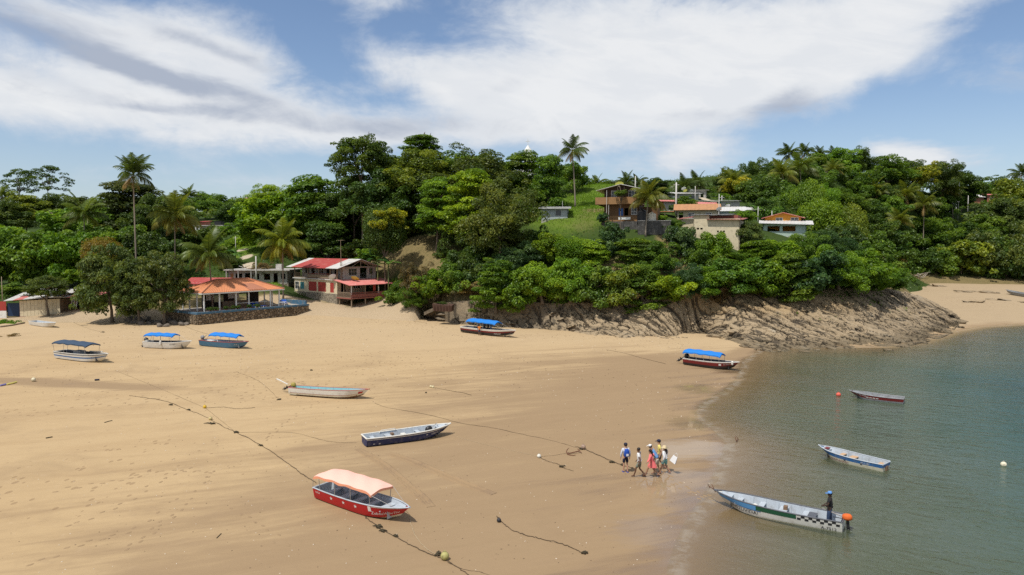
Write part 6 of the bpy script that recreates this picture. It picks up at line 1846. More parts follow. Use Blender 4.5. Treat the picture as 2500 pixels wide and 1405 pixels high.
PW_ = bpaint('boat_white', (.66, .64, .58)); PIVORY = bpaint('boat_ivory', (.62, .58, .45), .45, (.35, .28, .14)); PNAVY = bpaint('boat_navy', (.012, .022, .085), .25); PBLUE = bpaint('boat_blue', (.03, .13, .33)); PSKY = bpaint('boat_sky_blue', (.10, .30, .58)); PRED = bpaint('boat_red', (.42, .012, .016), .2, (.25, .02, .02))
PMAROON = bpaint('boat_maroon', (.17, .018, .018), .3, (.1, .03, .03)); PBLACK = bpaint('boat_black', (.02, .017, .017), .3, (.08, .06, .05)); PGREEN = bpaint('boat_green', (.012, .085, .04), .25, (.03, .06, .04)); PGREY = bpaint('boat_grey', (.24, .25, .26), .5, (.12, .10, .08)); PIN = bpaint('boat_inside_grey', (.40, .44, .48), .4, (.2, .18, .16)); PINB = bpaint('boat_inside_turquoise', (.22, .44, .48), .35)
PSTEEL = bpaint('boat_steel_blue', (.05, .145, .24), .4, (.2, .2, .2)); PRUST = bpaint('boat_worn_brown', (.20, .12, .07), .7, (.10, .07, .04)); PDIN = bpaint('boat_inside_dark', (.085, .09, .105), .4, (.05, .05, .05)); PPLANK = bpaint('raw_plank', (.48, .30, .16), .3)
CBLUE = simple('canopy_blue', (.010, .165, .52), .75, .15, 2.0, bump=.02, bscale=3); CNAVY = simple('canopy_navy', (.030, .055, .095), .75, .2, 2.0, bump=.02, bscale=3); CPINK = simple('canopy_pink', (.78, .45, .36), .75, .12, 2.0, bump=.02, bscale=3); CPINKE = simple('canopy_coral_hem', (.72, .30, .17), .75, .12)
STEEL = simple('dull_pole_metal', (.30, .28, .26), .45, .3); BLK = simple('outboard_black', (.018, .018, .02), .35); TXTW = simple('lettering_white', (.72, .70, .66), .6, .3, 6); TXTK = simple('lettering_black', (.02, .02, .022), .6, .3, 6); TXTR = simple('lettering_red', (.20, .02, .03), .6, .3, 6)

TMP = bpy.data.scenes.new('workbench_scene')


def baked(o):
    """mesh of o with its modifiers, evaluated apart from the big scene"""
    TMP.collection.objects.link(o)
    with bpy.context.temp_override(scene=TMP, view_layer=TMP.view_layers[0]):
        dg = bpy.context.evaluated_depsgraph_get(); dg.update()
        return bpy.data.meshes.new_from_object(o.evaluated_get(dg))


_PU = [0, .15, .3, .5, .68, .8, .9, .96, 1.0]
_PB = [.84, .92, .97, 1.0, .93, .77, .50, .27, .03]


def sm(x, a, b):
    f = min(max((x - a) / (b - a), 0), 1)
    return f * f * (3 - 2 * f)


class Hull:
    def __init__(s, L, B, D, rise=.38, rake=.55):
        s.L, s.B, s.D, s.rise, s.rake = L, B, D, rise, rake

    def zg(s, u): return s.D * (1 + .05 * (1 - u) ** 2 + s.rise * max(u, 0) ** 2.6)
    def zk(s, u): return s.D * .55 * max(0, (u - .72) / .28) ** 2.2

    def hb(s, u):
        u = min(max(u, 0), 1)
        k = max(i for i in range(len(_PU)) if _PU[i] <= u + 1e-9); k = min(k, len(_PU) - 2)
        f = (u - _PU[k]) / (_PU[k + 1] - _PU[k])
        p0, p1, p2, p3 = _PB[max(k - 1, 0)], _PB[k], _PB[k + 1], _PB[min(k + 2, len(_PB) - 1)]
        return s.B / 2 * max(.02, .5 * (2 * p1 + (p2 - p0) * f + (2 * p0 - 5 * p1 + 4 * p2 - p3) * f * f + (3 * p1 - p0 - 3 * p2 + p3) * f ** 3))

    def pt(s, u, v, side, off=0.0, inset=0.0):
        """v: 0 keel, .3 chine, 1 gunwale"""
        b = s.hb(u) - inset; zg, zk = s.zg(u), s.zk(u)
        cy = .80 - .42 * sm(u, .6, 1.0); cz = .10 + .16 * sm(u, .55, 1.0)
        if v < .3: yf, zf = cy * v / .3, cz * (v / .3) ** 1.5
        else:
            f = (v - .3) / .7
            yf, zf = cy + (1 - cy) * (f ** .85), cz + (1 - cz) * f
        x = s.L * u - s.rake * (1 - zf) * sm(u, .72, 1.0)
        return Vector((x, side * (max(b, .012) * yf + off), zk + (zg - zk) * zf))


def text_on(h, body, size, u0, v0, side, mat, parent, name='lettering', slope=0.0, jit=.0):
    """painted words laid on the hull side, starting at u0"""
    cu_ = bpy.data.curves.new('words', 'FONT'); cu_.body = body; cu_.size = size; cu_.resolution_u = 2
    to = bpy.data.objects.new('words', cu_)
    me = baked(to)
    bpy.data.objects.remove(to); bpy.data.curves.remove(cu_)
    bm = bmesh.new(); bm.from_mesh(me)
    bmesh.ops.triangulate(bm, faces=bm.faces)
    bmesh.ops.subdivide_edges(bm, edges=[e for e in bm.edges if e.calc_length() > size * .35], cuts=1)
    for v in bm.verts:
        x, y = v.co.x, v.co.y
        u = u0 + (x / h.L) * (1 if side < 0 else -1)
        zspan = h.zg(u) - h.zk(u)
        v.co = h.pt(u, v0 + (y + slope * x) * .7 / zspan, side, .014)
    bm.to_mesh(me); bm.free()
    me.materials.clear(); me.materials.append(mat)
    return link(name, me, parent)


def patch(h, u0, u1, v0, v1, side, mat, parent, name='painted_panel', off=.008, n=8, v0b=None, v1b=None):
    mb = MB()
    v0b = v0 if v0b is None else v0b; v1b = v1 if v1b is None else v1b
    mb.grid(lambda a, b: h.pt(u0 + (u1 - u0) * a, (v0 + (v0b - v0) * a) * (1 - b) + (v1 + (v1b - v1) * a) * b, side, off), n, 3, side > 0)
    return mb.build(name, mat, parent)


def star(h, uc, vc, r, side, parent):
    mb = MB(); pts = []
    zspan = h.zg(uc) - h.zk(uc)
    for k in range(10):
        a = math.pi / 2 + k * math.pi / 5; q = r if k % 2 == 0 else r * .42
        pts.append(h.pt(uc + q * math.cos(a) / h.L, vc + q * math.sin(a) * .7 / zspan, side, .012))
    c = h.pt(uc, vc, side, .012)
    b = mb.add([c] + pts)
    for k in range(10): mb.face(b, b + 1 + k, b + 1 + (k + 1) % 10)
    return mb.build('star', TXTW, parent)


def outboard(parent, loc, tilt, cowl=None, s=1.0, cover=None):
    """cowl with leg and propeller as its pieces"""
    mb = MB()
    mb.lathe([(.10, 0), (.19, .03), (.21, .14), (.20, .30), (.15, .40), (.05, .43)], 10)
    o = mb.build('outboard_motor', cowl or BLK, parent, True, loc=loc, rot=(0, tilt, 0)); o.scale = (s * 1.35, s, s)
    b = MB().box(-.07, .05, -.045, .045, -.75, .02); b.box(-.16, .06, -.09, .09, -.55, -.52); b.lathe([(.03, -.98), (.075, -.9), (.075, -.7), (.02, -.62)], 8); b.box(-.05, .0, -.012, .012, -1.1, -.9)
    b.build('lower_leg', BLK, o)
    pr_ = MB()
    for k in range(3):
        a = k * 2.094; pr_.slab((-.14, 0, -.8), (-.10, .03, -.8), (-.12, .16 * math.cos(a), -.8 + .16 * math.sin(a)), (-.15, .14 * math.cos(a + .5), -.8 + .14 * math.sin(a + .5)), .01)
    pr_.build('propeller', STEEL, o)
    b = MB().tube([(.1, 0, .05), (.55, 0, .12)], .025, 6); b.build('tiller', BLK, o)
    return o


def boat(name, stern, bow, hs, hbow, B, D, label, bands, inner, rim, side, group=None, afloat=None, thwarts=(.12, .3, .45, .6, .75), thwart_mat=None, ribs=True, deck=.84, roll=0.0, rise=.38, rake=.55, rim_r=.035):
    """stern and bow: photo points of the transom top and the stem head, hs and hbow metres above sand or water"""
    if afloat is None:
        A, Bw = ground(*stern, hs), ground(*bow, hbow)
    else:
        A, Bw = atz(*stern, hs), atz(*bow, hbow)
    d = Vector((Bw.x - A.x, Bw.y - A.y))
    L = d.length
    ang = math.atan2(d.y, d.x)
    h = Hull(L, B, D, rise, rake)
    mid = A.lerp(Bw, .5)
    zA, zB = (sz1(A.x, A.y), sz1(Bw.x, Bw.y)) if afloat is None else (-afloat, -afloat)
    root = empty(name, (A.x, A.y, zA + .0), 0, label=label, cat='boat', group=group)
    root.rotation_euler = Euler((R(roll), -math.atan2(zB - zA, L * .85), ang), 'XYZ')
    print('BOAT', name, label[:30], 'L=%.2f' % L, 'ang=%.0f' % math.degrees(ang), 'at', [round(x, 1) for x in mid])
    NU_, mats = 36, []
    vs = sorted({0, .1, .2, .3, 1.0, *[b[0] for b in bands], *[b[1] for b in bands]})
    vs2 = []
    for a, b in zip(vs[:-1], vs[1:]):
        n_ = max(1, int((b - a) / .12))
        vs2 += [a + (b - a) * k / n_ for k in range(n_)]
    vs2.append(1.0)
    for b in bands:
        if b[2] not in mats: mats.append(b[2])
    mb = MB()
    def bm_(v):
        for a, b, mt in bands:
            if a <= v < b: return mats.index(mt)
        return 0
    for sd in (-1, 1):
        base = mb.add([h.pt(i / NU_, v, sd) for v in vs2 for i in range(NU_ + 1)])
        for j in range(len(vs2) - 1):
            mb.mat(bm_((vs2[j] + vs2[j + 1]) / 2))
            for i in range(NU_):
                q = (base + j * (NU_ + 1) + i, base + j * (NU_ + 1) + i + 1, base + (j + 1) * (NU_ + 1) + i + 1, base + (j + 1) * (NU_ + 1) + i)
                mb.face(*(q if sd < 0 else q[::-1]))
    for j in range(len(vs2) - 1):                                       # transom
        mb.mat(bm_((vs2[j] + vs2[j + 1]) / 2))
        mb.poly(h.pt(0, vs2[j], 1), h.pt(0, vs2[j], -1), h.pt(0, vs2[j + 1], -1), h.pt(0, vs2[j + 1], 1))
    hull_o = mb.build('hull', mats, root)
    fz = lambda u: max(h.zk(u) + .1, D * .24)
    mb = MB()                                                           # inside skin and floor
    umax = .945
    def inn(u, w_, sd):
        u = u * umax + .012
        p_ = h.pt(u, 1 - w_ * .66, sd, 0, .05); z0 = fz(u)
        return Vector((p_.x - .05 * sm(u, .7, 1), p_.y * .97, max(p_.z + .03 * w_, z0)))
    for sd in (-1, 1): mb.grid(lambda u, w_: inn(u, w_, sd), 24, 4, sd > 0)
    mb.grid(lambda u, w_: inn(u, 1, -1).lerp(inn(u, 1, 1), w_), 24, 2)
    mb.grid(lambda a, w_: inn(0, w_, -1).lerp(inn(0, w_, 1), a), 2, 4, True)
    mb.build('inside', inner, root)
    mb = MB()
    for sd in (-1, 1): mb.tube([h.pt(i / 24, 1, sd, -.015) + Vector((0, 0, .012)) for i in range(25)], rim_r, 6)
    mb.tube([h.pt(0, 1, -1), h.pt(0, 1, 1)], rim_r * 1.15, 6)
    mb.tube([h.pt(1, 1, 1) + Vector((-.05, 0, .0)), h.pt(1, 1, 1) + Vector((.05, 0, .03))], rim_r * 1.4, 6)
    mb.build('gunwale', rim, root)
    for k, u in enumerate(thwarts):
        p_ = h.pt(u, .78, 1, 0, .05); q_ = h.pt(u, .78, -1, 0, .05)
        slabs(root, 'thwart', (thwart_mat or inner), (p_.x - .14, p_.x + .14, q_.y, p_.y, p_.z - .05, p_.z), ) if k % 3 != 1 else slabs(root, 'thwart', (thwart_mat or inner), (p_.x - .2, p_.x + .2, q_.y, p_.y, p_.z - .06, p_.z))
    if ribs:
        for k in range(7):
            u = .1 + .1 * k
            for sd in (-1, 1):
                mb = MB(); mb.tube([h.pt(u, 1, sd, 0, .06), h.pt(u, .75, sd, 0, .07), h.pt(u, .42, sd, 0, .08)], .03, 4); mb.build('rib', inner, root)
    if deck:
        mb = MB()
        mb.grid(lambda a, b: h.pt(deck + (umax + .03 - deck) * a, .9, -1, 0, .04).lerp(h.pt(deck + (umax + .03 - deck) * a, .9, 1, 0, .04), b), 6, 2)
        p_, q_ = h.pt(deck, .9, -1, 0, .05), h.pt(deck, .9, 1, 0, .05)
        mb.poly(p_, q_, Vector((q_.x, q_.y, fz(deck))), Vector((p_.x, p_.y, fz(deck))))
        mb.build('foredeck', inner, root)
    return root, h


def canopy(root, h, u0, u1, height, mat, hem=None, poles=(.05, .35, .65), wid=.96, arch=.22, sag=.05, pole_mat=None, stays=True, pole_h=None):
    def f(a, b):
        u = u0 + (u1 - u0) * a
        w_ = h.B / 2 * wid
        y = (b * 2 - 1) * w_
        z = h.D + height + arch * (1 - (b * 2 - 1) ** 2) - sag * math.sin(a * math.pi * 3) ** 2 * (1 - .5 * abs(b * 2 - 1)) - .14 * (abs(a * 2 - 1) ** 9) + .02 * math.sin(a * 23 + b * 9)
        return Vector((h.L * u, y, z))
    mb = MB(); mb.grid(f, 26, 10); mb.grid(lambda a, b: f(a, b) - Vector((0, 0, .015)), 26, 10, True)
    c = mb.build('canopy', mat, root, True)
    mb = MB()
    for b in (0, 1): mb.grid(lambda a, w_: f(a, b) + Vector((0, (b * 2 - 1) * .01, -w_ * (.12 + .02 * math.sin(a * 31)))), 26, 1)
    for a in (0, 1): mb.grid(lambda b, w_: f(a, b) + Vector(((a * 2 - 1) * .01, 0, -w_ * .12)), 10, 1)
    mb.build('canopy_hem', hem or mat, c, True)
    for k in poles:
        u = u0 + (u1 - u0) * k
        for sd in (-1, 1):
            g_ = h.pt(u, 1, sd, -.02); t_ = f(k, 0 if sd < 0 else 1)
            MB().tube([g_, t_], .018, 5).build('canopy_pole', pole_mat or STEEL, root)
    if stays:
        for sd in (-1, 1):
            t_ = f(1, 0 if sd < 0 else 1)
            MB().tube([t_, h.pt(min(u1 + .2, .97), 1, sd, -.02)], .012, 4).build('stay', STEEL, root)
            t_ = f(0, 0 if sd < 0 else 1)
            MB().tube([t_, h.pt(max(u0 - .04, .0), 1, sd, -.02)], .012, 4).build('stay', STEEL, root)


# red boat under a pink canopy
BT, h = boat('canopied_boat', (787, 1184), (998, 1236), .62, .92, 1.6, .62, 'red boat with pale pink canopy and white stars, nearest on the sand', [(0, .3, PIVORY), (.3, .42, PRED), (.42, 1.01, PRED)], PIN, PIN, -1, roll=0)
canopy(BT, h, .03, .71, .82, CPINK, CPINKE, poles=(.1, .38, .66, .97), wid=.98, arch=.10, sag=.025)
for u in (.24, .39, .53): star(h, u, .74, .12, -1, BT)
patch(h, .665, .695, .64, .96, -1, TXTW, BT); patch(h, .70, .985, .93, .985, -1, bpaint('boat_trim_white', (.66, .6, .56)), BT, 'white_stripe')
text_on(h, 'ZebdieWIbeTH', .27, .69, .47, -1, TXTW, BT, slope=.0); text_on(h, '10054', .17, .03, .74, -1, TXTW, BT)
boatA = BT

# navy boat
BT, h = boat('open_boat', (889, 1068), (1099, 1031), .56, .88, 1.6, .56, 'open navy blue boat with pale grey inside and black outboard lying in it', [(0, .3, PNAVY), (.3, 1.01, PNAVY)], PIN, PW_, -1, thwarts=(.1, .28, .62), rim_r=.045)
patch(h, .0, .985, .84, .90, -1, PW_, BT, 'white_stripe', n=30); patch(h, .0, .985, .84, .90, 1, PW_, BT, 'white_stripe', n=30)
text_on(h, 'STELUZ 2', .2, .735, .55, -1, TXTW, BT)
for u, v in ((.07, .42), (.13, .40), (.67, .62)): patch(h, u, u + .02, v, v + .06, -1, PW_, BT, 'worn_patch', n=2)
o_ = outboard(BT, h.pt(.76, .55, 1, 0, .5), -.3, s=1.0)
MB().tube([(h.L * .66, -.3, .3), (h.L * .86, .35, .85)], .025, 5).build('oar', STEEL, BT)
b_ = MB(); b_.tube([(h.L * .2, h.hb(.2) - .1, .56), (h.L * .22, h.hb(.2) - .1, .72), (h.L * .38, h.hb(.3) - .1, .74), (h.L * .4, h.hb(.4) - .1, .56)], .025, 5); b_.build('grab_rail', PW_, BT)
slabs(BT, 'cooler', PW_, (h.L * .41, h.L * .46, -.25, .15, .2, .5)); slabs(BT, 'crate', PRUST, (h.L * .31, h.L * .34, .1, .4, .2, .55))

# old white wooden boat
BT, h = boat('wooden_boat', (712, 945), (900, 948), .66, 1.0, 1.6, .66, 'old peeling white wooden boat with turquoise inside and orange thwarts', [(0, .3, PRUST), (.3, .5, PIVORY), (.5, 1.01, PW_)], PINB, bpaint('boat_faded_red', (.38, .11, .08)), -1, thwarts=(.08, .3, .45, .62), thwart_mat=PPLANK, deck=0, roll=-3)
patch(h, .9, .955, .55, .78, -1, PRED, BT, 'red_mark', n=3); patch(h, .02, .97, .5, .53, -1, bpaint('boat_faded_red', (.38, .11, .08)), BT, 'red_line', n=30); patch(h, .1, .9, .30, .36, -1, PRUST, BT, 'worn_bottom', n=20)
o_ = outboard(BT, Vector((-.1, .15, .72)), 1.15, simple('motor_olive', (.30, .24, .05), .6), .9)
MB().slab((-1.75, .3, 1.25), (-1.7, .42, 1.25), (-.5, .25, .85), (-.5, .13, .85), .06).build('oar', PW_, BT)

# long boat at the water's edge
BT, h = boat('long_open_boat', (2060, 1268), (1746, 1190), .50, .92, 1.5, .62, 'long white boat with blue and green bow bands and checkered stern at the waterline', [(0, .3, PIVORY), (.3, .62, PW_), (.62, 1.01, PW_)], PIN, PDIN, 1, afloat=.12, thwarts=(.28, .45, .62, .8), deck=.86, rise=.42)
VT = BT; hV = h
patch(h, .62, .985, .68, .97, 1, PSKY, BT, 'blue_band', n=24, v0=.9, v0b=.66) if False else patch(h, .64, .99, .70, .985, 1, PSKY, BT, 'blue_band', n=24)
patch(h, .60, .99, .66, .70, 1, PBLUE, BT, 'blue_line', n=24); patch(h, .33, .64, .72, .985, 1, PGREEN, BT, 'green_band', n=20)
for sd in (-1,): patch(h, .33, .99, .68, .985, sd, PSKY, BT, 'blue_band', n=24)
for i in range(11):
    for j in range(2):
        if (i + j) % 2 == 0: patch(h, .015 + i * .028, .015 + (i + 1) * .028, .70 + j * .14, .70 + (j + 1) * .14, 1, TXTK, BT, 'check', n=2)
text_on(h, 'VIVETUVIDA!', .29, .885, .40, 1, TXTK, BT, slope=.03); text_on(h, 'A-7512', .24, .15, .40, 1, TXTK, BT)
o_ = outboard(BT, Vector((-.16, 0, .62)), 0.1, simple('motor_cover_orange', (.62, .12, .02), .7, bump=.03, bscale=6), 1.0); o_.scale = (1.15, .9, .68)
slabs(BT, 'dark_mat', PDIN, (h.L * .2, h.L * .26, -.5, .5, .46, .5)); MB().tube([(.05, .05, .75), (.95, .3, 1.08)], .03, 5).build('tiller_bar', STEEL, BT)
MB().lathe([(.11, 0), (.13, .3), (.06, .34)], 8).build('bottle', PW_, BT, loc=(h.L * .66, .25, .3)); slabs(BT, 'rag_bundle', PRUST, (h.L * .42, h.L * .45, -.35, -.1, .45, .66))

# two moored boats
BT, h = boat('moored_boat', (2164, 1133), (2000, 1085), .42, .72, 1.4, .56, 'blue and cream moored boat with red lettering on its bow', [(0, .3, PIVORY), (.3, .70, PIVORY), (.70, 1.01, PBLUE)], PIN, PIN, 1, afloat=.13, thwarts=(.1, .5, .66), thwart_mat=PPLANK)
text_on(h, 'DOS HERMANOS!', .22, .885, .42, 1, TXTR, BT, slope=.02); text_on(h, 'BP-C187', .15, .30, .77, 1, TXTW, BT)
for u in (.28, .52, .8): patch(h, u, u + .03, .62, .78, 1, PDIN, BT, 'rubber_fender', n=2)
slabs(BT, 'deck_hatch', PMAROON, (h.L * .84, h.L * .9, -.18, .18, .70, .74)); slabs(BT, 'motor_bracket', PRUST, (-.08, -.005, -.15, .15, .15, .42))
BT, h = boat('moored_boat', (2207, 973), (2074, 950), .42, .75, 1.5, .55, 'weathered grey and dark red moored boat beside the pink buoy', [(0, .3, PGREY), (.3, .62, PGREY), (.62, 1.01, PMAROON)], PGREY, PGREY, 1, afloat=.14, thwarts=(.2, .4, .6))
text_on(h, 'REY DEL MAR', .16, .885, .80, 1, TXTW, BT)
for u in (.62, .56, .5, .44): patch(h, u, u + .045, .70, .80, 1, PW_, BT, 'worn_patch', n=2)

# canopied boats along the beach
BT, h = boat('canopied_boat', (146, 857), (263, 863), .78, 1.1, 1.8, .78, 'white boat with dark navy canopy, nearest the cream shed', [(0, .3, PIVORY), (.3, .56, PW_), (.56, .70, PBLUE), (.70, .84, PW_), (.84, 1.01, PGREY)], PDIN, PW_, -1, thwarts=(.2, .75))
canopy(BT, h, .0, .70, 1.12, CNAVY, poles=(.03, .35, .97), stays=False, wid=1.0); slabs(BT, 'console', PGREY, (h.L * .36, h.L * .5, -.4, .3, .25, 1.1)); MB().tube([(h.L * .5, .75, .95), (h.L * .75, .85, 1.05)], .05, 5).build('oar', PW_, BT)
BT, h = boat('canopied_boat', (357, 834), (467, 831), .74, 1.1, 1.8, .74, 'white boat with bright blue canopy beside the blue-hulled boat', [(0, .3, PIVORY), (.3, 1.01, PW_)], PDIN, PW_, -1, thwarts=(.3, .5, .7))
canopy(BT, h, .04, .66, .95, CBLUE, poles=(.05, .3, .6, .97)); outboard(BT, Vector((-.1, 0, .8)), .5); text_on(h, 'NANEIS', .22, .60, .72, -1, TXTK, BT)
MB().lathe([(.06, 0), (.12, .1), (.12, .5), (.05, .6)], 8).build('fender', PW_, BT, loc=h.pt(.42, .7, -1, .12)); slabs(BT, 'gear_box', PW_, (h.L * .02, h.L * .1, -.5, .0, .5, .95))
BT, h = boat('canopied_boat', (495, 830), (606, 832), .72, 1.08, 1.7, .72, 'steel blue boat with red rim and blue canopy by the terrace wall', [(0, .3, PNAVY), (.3, 1.01, PSTEEL)], PIN, bpaint('boat_rim_red', (.33, .05, .03)), -1, thwarts=(.3, .5, .7))
canopy(BT, h, .22, .82, .85, CBLUE, poles=(.45, .75), arch=.3, wid=.85); outboard(BT, Vector((-.05, .1, .85)), -.55, simple('motor_grey', (.22, .22, .23), .4)); slabs(BT, 'cooler', PW_, (h.L * .12, h.L * .28, -.3, .3, .4, .75)); text_on(h, 'Y A', .25, .77, .6, -1, TXTW, BT)
BT, h = boat('canopied_boat', (1132, 797), (1259, 806), .86, 1.2, 2.0, .86, 'black and red boat with blue canopy and people aboard near the rocks', [(0, .3, PW_), (.3, .62, PBLACK), (.62, .82, PMAROON), (.82, 1.01, PW_)], PDIN, PW_, -1, thwarts=(.3, .45, .6))
canopy(BT, h, .12, .68, 1.05, CBLUE, poles=(.02, .6, .95), arch=.35, sag=.0, wid=.95); text_on(h, 'MARILUNA', .24, .66, .48, -1, TXTW, BT)
EB, hE = BT, h
MB().tube([h.pt(.93, .3, -1, .1), h.pt(.93, .3, -1, .5) + Vector((.3, 0, .2)), h.pt(.97, .6, -1, .1)], .05, 5).build('anchor', PBLACK, BT)
BT, h = boat('canopied_boat', (1673, 874), (1804, 883), .74, 1.08, 1.8, .74, 'maroon and black boat with long blue canopy at the edge of the water', [(0, .3, PBLACK), (.3, .56, PBLACK), (.56, .92, PMAROON), (.92, 1.01, PW_)], PDIN, PW_, -1, thwarts=(.3, .45, .6, .75))
canopy(BT, h, .0, .70, .85, CBLUE, poles=(.02, .18, .38, .58, .78, .98), arch=.3, sag=.04, stays=False); outboard(BT, Vector((.0, 0, .85)), 1.0, s=1.15); text_on(h, 'LA YIRETH', .2, .76, .70, -1, TXTW, BT); patch(h, .68, .72, .64, .82, -1, TXTW, BT, 'painted_flag', n=3)
MB().lathe([(.05, 0), (.13, .1), (.13, .38), (.04, .46)], 8).build('fender', PW_, BT, loc=h.pt(.93, .6, -1, .1))

# small skiffs
boat('skiff', (80, 784), (136, 790), .6, .72, 1.5, .6, 'small white skiff pulled up before the cream shed', [(0, .3, PIVORY), (.3, 1.01, PW_)], PIN, PW_, -1, thwarts=(.3, .6), deck=0, ribs=False)
boat('skiff', (1017, 760), (981, 753), .62, .78, 1.4, .62, 'small dark skiff with white rim beside the rocks', [(0, .3, PBLACK), (.3, .8, PBLACK), (.8, 1.01, PRUST)], PDIN, PW_, 1, thwarts=(.3, .6), deck=0, ribs=False)
boat('skiff', (2530, 722), (2456, 709), .7, .9, 1.9, .7, 'grey boat lying on the far beach at the picture edge', [(0, 1.01, PGREY)], PGREY, PGREY, -1, thwarts=(.3, .6), deck=0, ribs=False)

# ------------------------------------------------------------------ people
SKIN = {k: simple('skin_' + k, c, .55, .15, 4) for k, c in dict(light=(.44, .25, .17), tan=(.30, .16, .10), brown=(.13, .065, .04), dark=(.055, .03, .02)).items()}
HAIR = simple('dark_hair', (.012, .009, .008), .5)


def skin_chain(name, verts, edges, rads, mat, parent, root_i=0):
    me = bpy.data.meshes.new(name)
    me.from_pydata([tuple(v) for v in verts], edges, [])
    o = bpy.data.objects.new(name, me)
    md = o.modifiers.new('s', 'SKIN'); md.use_smooth_shade = True
    sv = me.skin_vertices[0].data
    for i, r_ in enumerate(rads):
        sv[i].radius = (r_, r_) if not isinstance(r_, tuple) else r_
        sv[i].use_root = i == root_i
    o.modifiers.new('d', 'SUBSURF').levels = 1
    m2 = baked(o)
    bpy.data.objects.remove(o); bpy.data.meshes.remove(me)
    m2.name = name
    m2.materials.clear(); m2.materials.append(mat)
    m2.polygons.foreach_set('use_smooth', [True] * len(m2.polygons))
    return link(name, m2, parent)


POSES = {
    'walk': dict(kL=(.20, .10, .50), aL=(.30, .10, .09), kR=(.02, -.10, .47), aR=(-.30, -.10, .14), eL=(-.10, .27, 1.12), wL=(-.02, .29, .88), eR=(.06, -.27, 1.12), wR=(.20, -.27, .92), lean=.05),
    'stand': dict(kL=(.03, .10, .49), aL=(.04, .11, .09), kR=(.02, -.10, .49), aR=(-.06, -.11, .09), eL=(.0, .27, 1.13), wL=(.06, .28, .87), eR=(.0, -.27, 1.13), wR=(.06, -.28, .87), lean=.0),
    'stride': dict(kL=(.26, .10, .52), aL=(.42, .10, .10), kR=(-.05, -.10, .47), aR=(-.42, -.10, .18), eL=(.12, .42, 1.22), wL=(.22, .62, 1.08), eR=(-.05, -.38, 1.24), wR=(.05, -.52, 1.36), lean=.10),
    'bent': dict(kL=(.14, .10, .50), aL=(.16, .10, .09), kR=(-.02, -.10, .48), aR=(-.20, -.10, .11), eL=(.25, .25, .98), wL=(.30, .24, .72), eR=(.22, -.25, .98), wR=(.28, -.24, .72), lean=.32),
    'steer': dict(kL=(.04, .11, .49), aL=(.06, .13, .09), kR=(-.02, -.11, .49), aR=(-.06, -.13, .09), eL=(.06, .29, 1.14), wL=(.26, .16, 1.03), eR=(.06, -.29, 1.14), wR=(.28, -.10, 1.00), lean=.0),
    'sit': dict(kL=(.42, .12, .90), aL=(.44, .12, .45), kR=(.42, -.12, .90), aR=(.44, -.12, .45), eL=(.08, .25, 1.14), wL=(.30, .18, .98), eR=(.08, -.25, 1.14), wR=(.30, -.18, .98), lean=.06),
}


